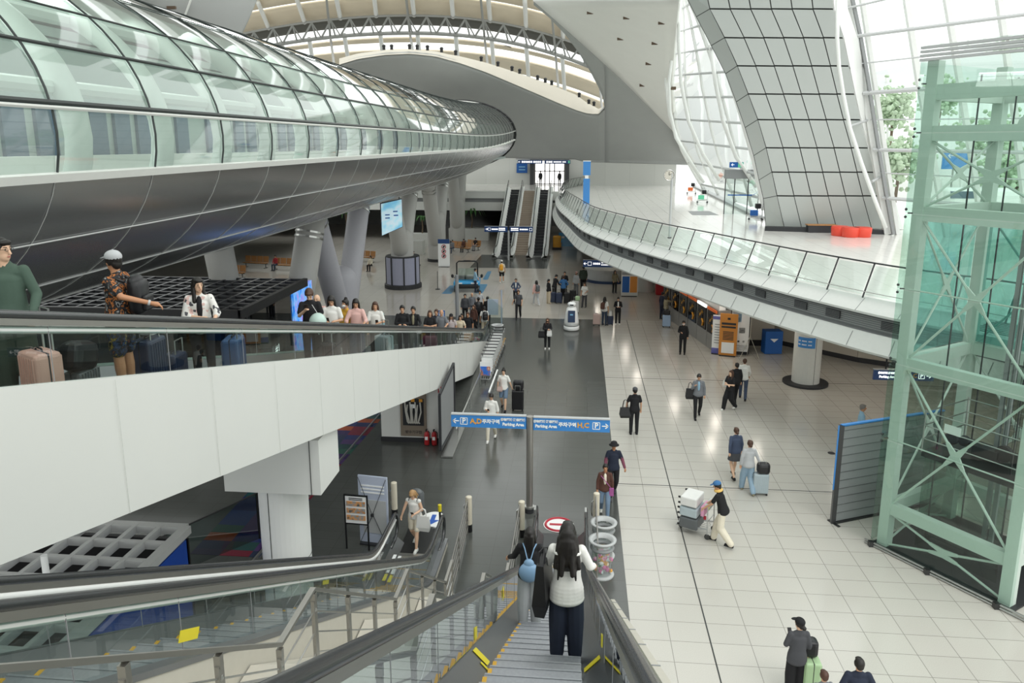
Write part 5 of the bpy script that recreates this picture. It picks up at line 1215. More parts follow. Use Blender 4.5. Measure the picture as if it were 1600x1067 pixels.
mat('bn_orange', '#d18a3a', .5); mat('bn_blue', '#7fb4d6', .5); mat('bn_violet', '#6a6ab0', .5); mat('bn_red', '#b5224a', .5); mat('bn_lilac', '#b7bfd0', .6); mat('deepblue', '#1c5ca8', .5)
rows_ = lambda n, z0, z1, m_, w_=.6: [('text_rows', 0, z0 + (z1 - z0) * k / n, w_, .018, m_) for k in range(n)]
board('banner_stand', 1120, 553, .55, 1.95, 'narrow white banner with violet foot left of the orange banner', 'banner', 'whitepaint', [('violet_foot', 0, .08, 1, .16, 'bn_violet'), ('violet_head', 0, .95, 1, .08, 'bn_violet')] + rows_(8, .3, .85, 'grey'), -20)
board('banner_stand', 1136, 556, .85, 2.1, 'orange banner with white square panel at its foot', 'banner', 'bn_orange', [('white_square', 0, .2, .7, .26, 'whitepaint'), ('dark_title', 0, .78, .8, .05, 'charcoal'), ('dark_title', 0, .70, .8, .04, 'charcoal'), ('emblem', 0, .90, .16, .05, 'charcoal')] + rows_(6, .4, .62, 'charcoal'), -15)
board('banner_stand', 1154, 553, .95, 2.35, 'white and blue framed banner beside the orange banner', 'banner', 'charcoal', [('sheet', 0, .52, .9, .92, 'whitepaint'), ('blue_block', -.2, .83, .48, .26, 'bn_blue'), ('figure', .1, .52, .3, .12, 'grey'), ('icon', -.3, .28, .1, .04, 'charcoal'), ('icon', -.05, .28, .1, .04, 'charcoal'), ('icon', .2, .28, .1, .04, 'charcoal')] + rows_(4, .1, .22, 'grey', .8), -8)
r = empty('red_awning', Z(1150, 535), 0); tag(r, 'slanting crimson awning between machines and framed banner', 'awning'); r.location.z = 0
b = MB(); b.add([(-.9, .5, 1.0), (-.9, .5, .2), (1.1, .7, 2.9), (1.1, .7, 3.35)], [(0, 1, 2, 3)]); b.build('fabric', 'bn_red', r, solid=.05); b = MB(); b.add([(-.9, .45, .9), (-.4, .45, 0), (.3, .45, .3), (.2, .45, 1.7)], [(0, 1, 2, 3)]); b.build('yellow_flare', 'bn_orange', r, solid=.04)
r = empty('red_awning', Z(1022, 478), 0); tag(r, 'crimson awning at the far end of the ticket machines', 'awning'); r.location.z = 0
b = MB(); b.add([(-.5, 0, 2.0), (.6, 0, 3.1), (.9, 0, 2.8), (.6, 0, 2.2)], [(0, 1, 2, 3)]); b.build('fabric', 'bn_red', r, solid=.06); MB().tube([(.6, .05, 0), (.6, .05, 2.4)], .04, 8).build('pole', 'charcoal', r)
r = empty('tripod', Z(1170, 559)); r.location.z = 0; tag(r, 'folding tripod stand beside the framed banner', 'tripod'); b = MB()
b.tube([(0, 0, 2.1), (-.06, 0, 2.6), (-.12, 0, 2.2)], .012, 5)
for x, y in ((-.5, -.25), (.45, -.2), (0, .45)): b.tube([(0, 0, 1.1), (x, y, 0)], .014, 5)
b.tube([(0, 0, 1.1), (0, 0, 2.3)], .014, 5); b.build('legs', 'beige', r)
r = empty('blue_box', (9.7, 37.4, 0), .1); tag(r, 'blue collection box with white arrow mark near the beige wall', 'box'); MB().box((0, 0, .6), (.85, .6, 1.15)).build('body', 'deepblue', r)
b = MB(); b.add([(-.2, -.31, .8), (.2, -.31, .8), (.0, -.31, .62)], [(0, 1, 2)]); b.build('white_mark', 'whitepaint', r, solid=.01)
r = empty('counter', (9.2, 39.2, 0)); tag(r, 'beige booth counter with dark frame under the upper concourse', 'counter'); MB().box((0, 0, 1.2), (1.9, .8, 2.0)).build('front', 'beige', r); MB().box((0, 0, 2.3), (2.1, .9, .25)).build('top', 'charcoal', r); MB().box((0, -.05, .15), (2.0, .9, .3)).build('plinth', 'black', r)
# information counter and kiosk further off
r = empty('information_counter', (2.2, 57.5, 0)); tag(r, 'round white information counter with a dark base', 'counter')
MB().cyl((0, 0, 0), 1.75, .2, 32).build('plinth', 'navy', r); MB().cyl((0, 0, .2), 1.65, .85, 32).build('front', 'lightgrey', r); MB().cyl((0, 0, 1.05), 1.9, .28, 32).build('top', 'offwhite', r); MB().cyl((.4, .6, 0), .6, 3.4, 24).build('column', 'beige', r)
board('information_kiosk', 983, 463, 1.15, 2.0, 'upright board with blue and orange halves and blue header', 'kiosk', 'offwhite', [('blue_half', -.22, .42, .42, .56, 'deepblue'), ('orange_half', .24, .42, .42, .56, 'bn_orange'), ('header', 0, .93, .95, .1, 'navy'), ('grey_band', 0, .8, .95, .1, 'grey')] , 0)
MB().cyl((0, 0, 0), .6, 3.4, 24).build('pillar', 'offwhite').location = (4.75, 53.4, 0); tag(D.objects['pillar'], 'pale round pillar behind the blue and orange board', 'column'); 
r = empty('red_machine', (5.75, 52.3, 0)); tag(r, 'red machine far under the upper concourse', 'machine'); MB().box((0, 0, .65), (.75, .7, 1.3), bevel=.05).build('body', 'red', r); MB().box((0, -.36, .9), (.5, .02, .3)).build('front_panel', 'charcoal', r)
# litter bins of clear plastic
patt('rubbish', ['#d86aa0', '#e6e6e2', '#7ec98a', '#f0b0c8', '#d8e6e0', '#e2a63c'], scale=9)
def litter(px, py, label, fill=True, n=1.0):
    p = Z(px, py); r = empty('litter_bin', (p.x, p.y, 0)); tag(r, label, 'litter bin')
    b = MB(); b.lathe((0, 0, 0), [(.30, .0), (.30, .03), (.22, .05)], 24); b.build('base', 'lightgrey', r)
    b = MB(); b.lathe((0, 0, 0), [(.235, .05), (.25, .82)], 24); b.f = b.f[:-2]; b.mi = b.mi[:-2]; b.build('drum', 'plastic_clear', r, smooth=True)
    b = MB(); b.tube([(.25 * cos(t), .25 * sin(t), .72) for t in [2 * pi * k / 24 for k in range(24)]], .045, 6, closed=True); b.build('band', 'grey', r, smooth=True)
    b = MB(); b.lathe((0, 0, 0), [(.24, .82), (.33, .90), (.34, .93), (.26, .93), (.22, .84)], 24); b.f = b.f[:-2]; b.mi = b.mi[:-2]; b.build('rim', 'lightgrey', r, smooth=True)
    if fill:
        b = MB(); rnd = random.Random(px)
        for k in range(30): b.ell((rnd.gauss(0, .09), rnd.gauss(0, .09), .1 + rnd.random() * .42), (.07, .06, .05), (rnd.random() * 3, rnd.random() * 3, 0), 6, 4)
        o = b.build('rubbish', 'rubbish', r); tag(o, None, kind='stuff')
    else: 
        o = MB().cyl((0, 0, .08), .2, .12, 12).build('rubbish', 'rubbish', r); tag(o, None, kind='stuff')
    return r
litter(940, 897, 'nearer clear litter bin full of rubbish right of the nearest escalator'); litter(942, 868, 'farther clear litter bin, just behind the full one', False)
litter(777, 534, 'clear litter bin at the foot of the moving walk', False)
# banners and easel at the left escalator
xb = board('x_banner', 586, 849, .80, 1.85, 'tall pale blue X banner seen from behind', 'banner', 'bn_lilac', [('pale_block', .05, .42, .8, .5, 'lightgrey')] + [('faint_rows', 0, .78 + k * .05, .8, .02, 'whitepaint') for k in range(3)], -8, foot=True)
b = MB(); 
for x0, z0, x1, z1 in ((-.38, 1.85, 0, .85), (.38, 1.85, 0, .85), (0, .85, -.36, .06), (0, .85, .36, .06)): b.tube([(x0, -.06, z0), (x1, -.10, z1)], .008, 5)
b.box((0, -.1, .85), (.07, .05, .07)); b.build('cross_frame', 'charcoal', xb)
es = empty('easel_sign', (-5.55, 17.2, 0), radians(-4)); tag(es, 'black framed sign with three pictures on two thin legs', 'sign')
b = MB()
for a, c in (((-.3, 0, 1.5), (.3, 0, 1.5)), ((-.3, 0, .72), (.3, 0, .72)), ((-.3, 0, 0), (-.3, 0, 1.52)), ((.3, 0, 0), (.3, 0, 1.52))): b.bar(a, c, .035, .035)
b.build('frame', 'black', es); MB().box((0, 0, 1.11), (.58, .02, .76)).build('sheet', 'whitepaint', es)
patt('foodpic', ['#c9853a', '#8b9aa0', '#e0a060', '#4b5a60'], scale=7, kind='noise')
for z in (1.28, 1.09, .90): MB().box((0, -.02, z), (.5, .012, .13)).build('picture', 'foodpic', es)
b = MB()
for z in (1.43, 1.385): b.box((0, -.02, z), (.36, .01, .016))
b.build('text_rows', 'charcoal', es)
# ------------------------------------------------------------------ signs
def sign_arm(r, x0, x1, z, items, mt, h=.33, y=-.02, th=.09, glowm='whitepaint', y0=0.0):
    o = MB().box(((x0 + x1) / 2, y0, z), (x1 - x0, th, h)).build('sign_board', mt, r)
    MB().box(((x0 + x1) / 2, y0, z + h / 2 + .015), (x1 - x0, th + .04, .03)).build('top_rail', 'lightgrey', r)
    for it in items:
        kind = it[0]
        if kind == 't': txt(it[1], it[2], it[5] if len(it) > 5 else glowm, r, 'lettering', (it[3], y0 - th / 2 - .006, z + it[4]), ax='CENTER', bold=.006)
        if kind == 'box':
            b = MB(); s_ = it[2]; c = (it[1], y0 - th / 2 - .006, z)
            for dx, dz, w_, h_ in ((0, s_ / 2, s_, .018), (0, -s_ / 2, s_, .018), (s_ / 2, 0, .018, s_), (-s_ / 2, 0, .018, s_)): b.box((c[0] + dx, c[1], c[2] + dz), (w_, .008, h_))
            b.build('symbol_frame', glowm, r)
        if kind == 'arrow':
            b = MB(); x = it[1]; d = it[2]; s_ = it[3]; yy = y0 - th / 2 - .006
            b.bar((x - d * s_, yy, z), (x + d * s_, yy, z), .008, .028); b.bar((x + d * s_, yy, z), (x + d * s_ * .1, yy, z + s_ * .8), .008, .028); b.bar((x + d * s_, yy, z), (x + d * s_ * .1, yy, z - s_ * .8), .008, .028); b.build('arrow', glowm, r)
        if kind == 'bars':
            b = MB(); x0_, x1_, zz_, hh_ = it[1:5]; n = it[5]
            for k in range(n): b.box((x0_ + (x1_ - x0_) * (k + .5) / n, y0 - th / 2 - .005, z + zz_), ((x1_ - x0_) / n * .78, .006, hh_))
            b.build('lettering_bars', it[6] if len(it) > 6 else glowm, r)
ms = empty('direction_sign', (-1.28, 19.61, 0)); tag(ms, 'blue parking direction sign with two boards on grey pole', 'sign')
MB().cyl((0, 0, 0), .095, 2.45, 20).build('pole', 'brushed', ms, smooth=False); MB().cyl((0, 0, .0), .13, .14, 20).build('foot', 'charcoal', ms); MB().cyl((0, 0, .14), .14, .05, 20).build('foot_ring', 'steel', ms); MB().cyl((0, 0, 2.45), .10, .42, 20).build('pole_head', 'brushed', ms)
zc_ = 2.67
sign_arm(ms, -2.20, -.10, zc_ + .02, [('arrow', -2.06, -1, .085), ('box', -1.84, .19), ('t', 'P', .2, -1.84, 0), ('t', 'A,D', .2, -1.50, 0, 'orange_p'), ('t', '주차구역', .135, -1.08, 0), ('t', '停车区域 駐車区域', .082, -.47, .075), ('t', 'Parking Area', .115, -.46, -.06)], 'signblue', h=.36)
sign_arm(ms, .10, 2.20, zc_, [('arrow', 2.07, 1, .085), ('box', 1.83, .19), ('t', 'P', .2, 1.83, 0), ('t', 'H,C', .2, 1.47, 0, 'orange_p'), ('t', '주차구역', .135, 1.04, 0), ('t', '停车区域 駐車区域', .082, .44, .075), ('t', 'Parking Area', .115, .45, -.06)], 'signblue', h=.36)
mat('navysign', '#1d3d6e', .4, emit=.1); mat('litwhite', '#ffffff', .5, emit=.9)
ds = empty('direction_sign', (11.2, 26.0, 0)); tag(ds, 'dark navy parking sign half hidden behind the lift tower glass', 'sign')
MB().tube([(-.55, 0, 2.5), (-.55, 0, 3.42)], .03, 8).build('hanger', 'charcoal', ds); MB().tube([(.7, 0, 2.5), (.7, 0, 3.42)], .03, 8).build('hanger', 'charcoal', ds)
sign_arm(ds, -.95, 1.05, 2.42, [('t', '停车区域 駐車区域', .08, -.48, .075), ('t', 'Parking Area', .11, -.48, -.06), ('t', '주차구역', .12, .06, 0), ('t', 'C', .2, .42, 0, 'orange_p'), ('box', .64, .19), ('t', 'P', .2, .64, 0), ('arrow', .88, 1, .08)], 'navysign', h=.36, glowm='litwhite')
s1 = empty('direction_sign', (-6.4, 67.2, 0)); tag(s1, 'navy lit direction sign on a pole before the far escalators', 'sign')
MB().cyl((0, 0, 0), .09, 2.7, 12).build('pole', 'lightgrey', s1)
sign_arm(s1, -2.2, -.1, 2.82, [('arrow', -2.0, 1, .1), ('box', -1.75, .22), ('bars', -1.55, -.95, 0, .12, 5), ('bars', -.9, -.3, .08, .09, 4), ('bars', -.9, -.3, -.07, .09, 6)], 'navysign', h=.5, glowm='litwhite')
sign_arm(s1, .1, 2.2, 2.82, [('box', 2.0, .22), ('bars', .2, .9, .08, .09, 4), ('bars', .2, .9, -.07, .09, 6), ('bars', 1.0, 1.75, 0, .12, 5)], 'navysign', h=.5, glowm='litwhite')
s2 = empty('direction_sign', (1.5, 47.7, 0)); tag(s2, 'navy lit direction sign hanging below the curved concourse edge', 'sign')
for x in (.6, 1.2): MB().tube([(x, 0, 2.9), (x, 0, 3.5)], .03, 6).build('hanger', 'charcoal', s2)
sign_arm(s2, -1.25, 1.35, 2.82, [('arrow', -1.1, -1, .1), ('box', -.83, .22), ('bars', -.62, -.15, 0, .12, 4), ('bars', -.1, .5, .08, .09, 4), ('bars', -.1, .45, -.07, .07, 6), ('bars', .95, 1.3, 0, .1, 2, 'orange_p')], 'navysign', h=.46, glowm='litwhite')
s3 = empty('direction_sign', (-4.6, 94.2, 0)); tag(s3, 'long lit direction sign over the bright upper doorway', 'sign'); b = MB().box((0, .6, 8.6), (7.0, .3, .1)).build('rail', 'grey', s3)
sign_arm(s3, -3.2, -.15, 8.25, [('arrow', -3.0, -1, .12), ('bars', -2.75, -1.4, 0, .2, 5), ('bars', -1.3, -.3, 0, .2, 4)], 'navysign', h=.45, glowm='litwhite')
mat('exitgreen', '#58b08a', .4, emit=.4)
sign_arm(s3, .15, 3.3, 8.25, [('bars', .3, 1.1, 0, .2, 3), ('bars', 1.2, 2.2, 0, .14, 5), ('bars', 2.3, 2.75, 0, .14, 2), ('bars', 3.0, 3.25, 0, .3, 1, 'exitgreen')], 'navysign', h=.45, glowm='litwhite')
o = MB().box((-7.4, 95.6, 7.45), (1.35, .08, 1.2)).build('wall_sign', 'deepblue'); tag(o, 'blue square sign on the far wall left of doorway', 'sign')
for k in range(2): o2 = MB().box((-7.4, 95.54, 7.6 - k * .35), (.8, .02, .14)).build('text_row', 'bn_blue', o)
# blue pylon, clock pole
py_ = empty('blue_pylon', (.50, 64.2, U)); tag(py_, 'tall blue sign pylon standing on edge of upper concourse', 'pylon')
MB().box((0, 0, 1.05), (.55, .25, 2.1)).build('lower_body', 'signblue', py_); MB().box((0, 0, 2.25), (.3, .25, .3)).build('white_neck', 'whitepaint', py_); MB().box((0, 0, 2.95), (.62, .28, 1.15)).build('upper_body', 'signblue', py_); MB().box((0, 0, 3.55), (.66, .3, .06)).build('cap', 'whitepaint', py_)
ck = empty('pole_clock', tuple(Z(1046, 372, U))); tag(ck, 'round white clock on a thin pole on the upper concourse', 'clock')
MB().cyl((0, 0, 0), .06, 3.4, 12).build('pole', 'lightgrey', ck); MB().cyl((0, 0, 0), .1, .05, 12).build('foot', 'charcoal', ck)
MB().tube([(-.16, -.05, 3.3), (-.16, .05, 3.3)], .27, 24).build('face', 'cream', ck); b = MB(); b.tube([(-.16 + .27 * cos(2 * pi * k / 24), -.05, 3.3 + .27 * sin(2 * pi * k / 24)) for k in range(24)], .022, 6, closed=True); b.build('rim', 'steel', ck)
b = MB(); b.bar((-.16, -.062, 3.3), (-.16, -.062, 3.47), .01, .02); b.bar((-.16, -.062, 3.3), (-.06, -.062, 3.36), .01, .02)
for k in range(12): b.box((-.16 + .23 * cos(k * pi / 6), -.06, 3.3 + .23 * sin(k * pi / 6)), (.02, .01, .02))
b.build('hands', 'black', ck)
# ------------------------------------------------------------------ upper concourse furniture
mat('redstool', '#e04b38', .4)
for i, (px, py, lb) in enumerate(((1312, 368, 'left red round stool at foot of the vault leg'), (1328, 370, 'middle red round stool at foot of the vault leg'), (1347, 370, 'right red round stool at foot of vault leg'))):
    p = Z(px, py, U); r = empty('red_stool', p); tag(r, lb, 'stool', None); MB().lathe((0, 0, 0), [(.42, 0), (.44, .03), (.47, .46), (.45, .5)], 24).build('seat_drum', 'redstool', r, smooth=True); MB().cyl((0, 0, .5), .43, .02, 24).build('cushion', 'redstool', r)
r = empty('dark_bench', Z(1282, 363, U)); tag(r, 'low dark bench with wooden top left of the red stools', 'bench'); MB().box((0, 0, .2), (1.5, .5, .4)).build('body', 'charcoal', r); MB().box((0, 0, .43), (1.6, .55, .05)).build('top', 'wood', r)
slab('floor_mat', [tuple(Z(x, y, U))[:2] for x, y in ((1075, 330), (1108, 330), (1123, 336), (1082, 336))], U + .002, U + .012, 'grey', 'grey door mat on the upper concourse')
vb = empty('glass_vestibule', (10.6, 55.5, U)); tag(vb, 'glass door vestibule with a dark band under the curtain wall', 'vestibule')
vz = atY(1150, 265, 55.5).z - U; vz2 = atY(1150, 279, 55.5).z - U
MB().box((.9, 0, (vz + vz2) / 2), (2.4, .8, vz - vz2)).build('canopy_band', 'grey', vb)
for x in (-.3, .35, 1.3, 2.05): MB().box((x, -.3, vz2 / 2), (.06, .06, vz2)).build('post', 'darksteel', vb)
for x0, x1 in ((-.3, .35), (.35, 1.3), (1.3, 2.05)): g = MB(); g.quad((x0 + .03, -.3, 0), (x1 - .03, -.3, 0), (x1 - .03, -.3, vz2), (x0 + .03, -.3, vz2)); g.build('glass_pane', 'glass_rail', vb)
MB().box((.85, -.32, 1.35), (1.9, .02, .08)).build('blue_strip', 'deepblue', vb)
o = MB().box((0, 0, 0), (.95, .12, .38)).build('exit_sign', 'deepblue', vb); o.location = (.35, -.5, vz + .35); o2 = MB().box((.28, -.07, 0), (.36, .02, .34)).build('green_half', 'exitgreen', o); txt('←', .3, 'litwhite', o, 'arrow', (-.4, -.07, 0)); txt('13', .26, 'litwhite', o2, 'number', (.2, -.09, 0)) if 0 else None
def trolley(loc, face, label, load=None, group=None):
    r = empty('luggage_cart', loc, radians(face)); tag(r, label, 'luggage cart', group); M.get('cartsteel') or mat('cartsteel', '#b9bbbb', .3, metal=.7)
    b = MB()
    for sx in (-.27, .27): b.tube([(sx, -.42, .12), (sx, -.40, .95), (sx, -.46, 1.04)], .016, 6); b.tube([(sx, -.42, .28), (sx * .8, .45, .17)], .016, 6)
    b.tube([(-.22, .45, .17), (.22, .45, .17)], .016, 6); b.tube([(-.27, -.41, .5), (.27, -.41, .5)], .012, 6); b.tube([(-.27, -.41, .82), (.27, -.41, .82)], .012, 6)
    for k in range(5): b.tube([(-.2 + .1 * k, -.4, .27), (-.18 + .09 * k, .45, .18)], .007, 4)
    b.build('frame', 'cartsteel', r); MB().tube([(-.30, -.47, 1.05), (.30, -.47, 1.05)], .024, 8).build('handle_bar', 'black', r)
    b = MB(); b.box((0, -.38, .93), (.5, .16, .02)); b.build('tray', 'lightgrey', r)
    for sx, sy in ((-.27, -.42), (.27, -.42), (0, .40)): MB().tube([(sx - .015, sy, .075), (sx + .015, sy, .075)], .075, 12).build('wheel', 'rubber', r)
    return r
for k in range(10):
    t = k / 9; r = trolley((-4.02 - .0 * t, 31.7 + 5.1 * t, 0), 180, 'nearest cart of the nested row, with a blue picture board' if k == 0 else 'nested grey luggage cart, ' + ON[k + 1] + ' in the row counted from the blue picture board', None, 'nested luggage carts beside the moving walk')
    MB().box((0, .34, .62), (.48, .02, .62)).build('advert_board', 'whitepaint', r)
    if k == 0:
        patt('adpic', ['#2a5fc0', '#2f6fd0', '#3a7ad8', '#c8783c', '#e8e6e0'], scale=3.2, kind='noise')
        MB().box((0, .36, .52), (.44, .02, .40)).build('advert_picture', 'adpic', r)
cr_ = empty('cart_rail', (-3.62, 30.4, 0)); tag(cr_, 'white topped floor rail at right of the nested carts', 'rail'); MB().box((0, .6, .2), (.06, 3.2, .05)).build('rail', 'whitepaint', cr_); MB().box((0, -.9, .1), (.05, .05, .2)).build('post', 'steel', cr_); MB().box((0, 2, .1), (.05, .05, .2)).build('post', 'steel', cr_)
pc = trolley((3.25, 18.95, 0), 62, 'luggage cart piled with cases pushed by the man in black vest')
def onC(x, y, z): a = radians(62); return Vector((3.25 + x * cos(a) - y * sin(a), 18.95 + x * sin(a) + y * cos(a), z))
for (x, y, z, w_, d_, h_, c, lb) in ((0, .1, .32, .62, .50, .30, 'bag_grey', 'grey suitcase lying at the bottom of the pushed cart'), (0, .12, .63, .60, .48, .26, 'bag_silver', 'silver suitcase in the middle of the pushed cart'), (0, .12, .93, .62, .46, .26, 'bag_white', 'white suitcase on top of the pushed cart')):
    r = empty('suitcase', onC(x, y, z), radians(62)); tag(r, lb, 'suitcase'); MB().box((0, 0, .0), (w_, d_, h_), bevel=.04).build('shell', c, r)
    for sx in (-1, 1):
        for sy in (-1, 1): MB().tube([(sx * w_ * .42, d_ / 2, sy * h_ * .3), (sx * w_ * .42, d_ / 2 + .06, sy * h_ * .3)], .028, 8).build('wheel', 'black', r)
r = empty('pink_bag', onC(0, -.24, .72), radians(62)); tag(r, 'pink bag with smiling yellow patch hanging on pushed cart', 'bag'); mat('pinkbag', '#d79ab8', .6); MB().box((0, 0, 0), (.46, .10, .28), bevel=.03).build('body', 'pinkbag', r); MB().tube([(.12, -.04, 0), (.12, -.065, 0)], .08, 16).build('yellow_patch', 'yellow', r); MB().tube([(-.12, -.05, -.16), (-.12, -.05, -.24)], .04, 8).build('pink_tag', 'signred', r)
for (px, py, lb, c) in ((1080, 303, 'luggage cart with orange and green bags on the upper concourse', 'tm_orange'), (1097, 317, 'luggage cart with green and dark bags on upper concourse', 'exitgreen'), (1180, 344, 'luggage cart with blue board near the glass vestibule', 'deepblue')):
    p = Z(px, py, U); r = trolley(p, 80, lb); MB().box((0, .1, .48), (.4, .5, .36), bevel=.05).build('advert_board', c, r)
    o = MB().box((0, 0, .2), (.36, .36, .34), bevel=.07).build('travel_bag', 'bag_black' if 'bag_black' in M else 'black'); o.location = p + Vector((.15, .1, .72)); tag(o, 'dark bag on the ' + {'tm_orange': 'farthest luggage cart of the upper concourse', 'exitgreen': 'luggage cart nearest the door mat', 'deepblue': 'luggage cart near glass vestibule'}[c], 'bag')
# ------------------------------------------------------------------ white service robot
rb = empty('service_robot', (-.37, 41.3, 0)); tag(rb, 'white service robot with a dark blue screen on its chest', 'robot')
MB().lathe((0, 0, 0), [(.40, .02), (.44, .06), (.44, .24), (.42, .26)], 28).build('base', 'whitepaint', rb, smooth=True); MB().cyl((0, 0, .26), .41, .03, 28).build('base_gap', 'charcoal', rb)
b = MB(); b.lathe((0, 0, 0), [(.42, .29), (.41, .5), (.34, 1.0), (.28, 1.25), (.22, 1.33)], 28); b.build('body', 'whitepaint', rb, smooth=True); b = MB(); b.lathe((0, 0, 0), [(.14, 1.33), (.14, 1.38), (.22, 1.40), (.24, 1.48), (.22, 1.56), (.14, 1.60)], 24); b.build('head', 'whitepaint', rb, smooth=True)
o = MB().box((0, 0, 0), (.40, .03, .66), bevel=.01).build('screen', 'navy', rb); o.location = (0, -.385, .86); o.rotation_euler = (-.15, 0, 0); MB().box((0, -.24, 1.48), (.2, .02, .07)).build('face_band', 'charcoal', rb)
MB().box((0, -.02, .1), (.16, .01, .08)).build('screen_rows', 'bn_blue', o)
# ------------------------------------------------------------------ blue passenger cart
mat('cartblue', '#3aa0d8', .3, coat=.5)
bc = empty('passenger_cart', (-8.0, 52.5, 0), radians(6)); tag(bc, 'small open blue passenger cart with a black roll frame', 'cart')
MB().box((0, .1, .62), (1.9, 1.9, .36), bevel=.12).build('body', 'cartblue', bc); MB().box((0, -.75, .45), (1.7, .5, .3), bevel=.1).build('bumper', 'black', bc); MB().box((0, .3, .85), (1.3, .6, .3), bevel=.06).build('seat', 'charcoal', bc)
b = MB(); b.tube([(-.75, .2, .7), (-.75, .25, 1.95), (-.6, .25, 2.08), (.6, .25, 2.08), (.75, .25, 1.95), (.75, .2, .7)], .05, 8); b.box((0, .25, 2.1), (.5, .15, .1)); b.build('roll_frame', 'black', bc)
for sx in (-.8, .8):
    for sy in (-.6, .8): MB().tube([(sx - .09, sy, .27), (sx + .09, sy, .27)], .27, 14).build('wheel', 'rubber', bc)
b = MB(); b.ell((-1.05, .0, 1.05), (.1, .1, .14)); b.ell((1.05, 0, 1.05), (.1, .1, .14)); b.tube([(-1.05, 0, 1.0), (-.8, .1, .85)], .02, 5); b.tube([(1.05, 0, 1.0), (.8, .1, .85)], .02, 5); b.build('mirrors', 'black', bc)
for sx in (-.55, .55): MB().box((sx, -.82, .66), (.5, .1, .1), bevel=.03).build('headlamp', 'whitepaint', bc)
MB().box((0, -.3, 1.25), (1.2, .02, .8), (-.3, 0, 0)).build('windscreen', 'glass_rail', bc)
# stanchion, grey post, glass wing screens at walk foot
r = empty('stanchion', (-10.19, 52.68, 0)); tag(r, 'thin dark stanchion standing alone on the far floor', 'stanchion'); MB().cyl((0, 0, 0), .18, .03, 16).build('base', 'charcoal', r); MB().cyl((0, 0, .03), .02, 1.3, 8).build('pole', 'charcoal', r)
r = empty('grey_post', (-6.6, 39.6, 0)); tag(r, 'tall round grey post beside the waiting crowd', 'post'); MB().cyl((0, 0, 0), .10, 3.35, 16).build('shaft', 'grey', r); MB().cyl((0, 0, 0), .16, .05, 16).build('foot', 'charcoal', r)
p = atX(722, 420, -6.6)
ps = empty('poster_stand', (-7.1, 37.6, 0)); tag(ps, 'small blue framed poster on a stand behind the queue', 'sign'); MB().box((0, 0, 1.55), (.36, .03, .5)).build('frame', 'deepblue', ps); MB().box((0, -.02, 1.55), (.28, .01, .40)).build('sheet', 'bn_lilac', ps); MB().cyl((0, 0, 0), .02, 1.35, 8).build('pole', 'charcoal', ps)
gs = empty('glass_screen', (-4.45, 40.8, 0)); tag(gs, 'tall glass wing screen with blue edge at the foot of moving walk', 'screen'); g = MB(); g.quad((-.6, 0, .1), (.35, -1.0, .1), (.35, -1.0, 1.5), (-.6, 0, 2.0)); g.build('glass_pane', 'glass_rail', gs); MB().bar((0.1, .6, 0), (.1, .6, 2.2), .04, .08).build('blue_edge', 'bn_lilac', gs); g = MB(); g.quad((.1, .6, .1), (.4, -2.2, .1), (.4, -2.2, .9), (.1, .6, 2.3)); g.build('side_glass', 'glass_rail', gs); MB().box((-.35, .2, 1.3), (.6, .03, .9)).build('pale_board', 'bn_lilac', gs)
# ------------------------------------------------------------------ hanging screen
patt('screenpic', ['#5fb2dc', '#8fd0ea', '#cfe8f2', '#a9dcf0', '#7fc4e2'], scale=.8, kind='noise', emit=.35)
hs_ = empty('hanging_screen', (-12.0, 47, 4.75)); tag(hs_, 'bright light blue screen hanging under the glazed tube', 'screen'); b = MB(); b.add([(-.55, -.35, -.15), (.62, .35, .35), (.62, .35, 2.1), (-.55, -.35, 1.85)], [(0, 1, 2, 3)]); o = b.build('display', 'screenpic', hs_)
b = MB(); b.add([(-.64, -.22, -.2), (.60, .46, .32), (.60, .46, 2.14), (-.64, -.22, 1.9)], [(0, 1, 2, 3)]); b.build('housing', 'charcoal', hs_, solid=.1)
for x_, y_ in ((-.5, -.2), (.45, .38)): MB().tube([(x_, y_, 1.9), (x_, y_, 2.75)], .03, 6).build('hanger', 'charcoal', hs_)
for z, x in ((1.15, -.2), (.95, -.2), (1.35, .25), (1.1, .28)): MB().box((x, x * .6 - .06, z), (.3, .02, .07), (0, 0, .54)).build('lettering_bar', 'deepblue', hs_)
# ------------------------------------------------------------------ notice stand, seats, plants under the tube
nst = board('notice_stand', 694, 417, 1.0, 2.35, 'tall white notice stand with three red and black pictograms', 'sign', 'whitepaint', [('blue_head', 0, .94, 1, .16, 'navysign')], 0)
for z in (1.75, 1.35, .95): 
    b = MB(); b.tube([(.17 * cos(t), -.05, z + .17 * sin(t)) for t in [2 * pi * k / 16 for k in range(16)]], .028, 5, closed=True); b.build('prohibition_ring', 'signred', nst); MB().box((0, -.05, z), (.12, .01, .2), (0, .6, 0)).build('pictogram', 'black', nst)
def bench(x, y, face, n, label):
    r = empty('waiting_bench', (x, y, 0), radians(face)); tag(r, label, 'bench')
    for k in range(n):
        q = (k - (n - 1) / 2) * .58; MB().box((q, .02, .44), (.52, .50, .05), bevel=.02).build('seat', 'wood', r); MB().box((q, -.24, .74), (.52, .05, .50), (.15, 0, 0), bevel=.02).build('backrest', 'wood', r)
    b = MB(); b.bar((-n * .29, 0, .38), (n * .29, 0, .38), .05, .06)
    for s in (-1, 1): q = s * (n * .29 - .2); b.bar((q, 0, .38), (q, 0, .06), .04, .05, up=(1, 0, 0)); b.bar((q, -.28, .03), (q, .28, .03), .05, .03)
    b.build('frame', 'darksteel', r)
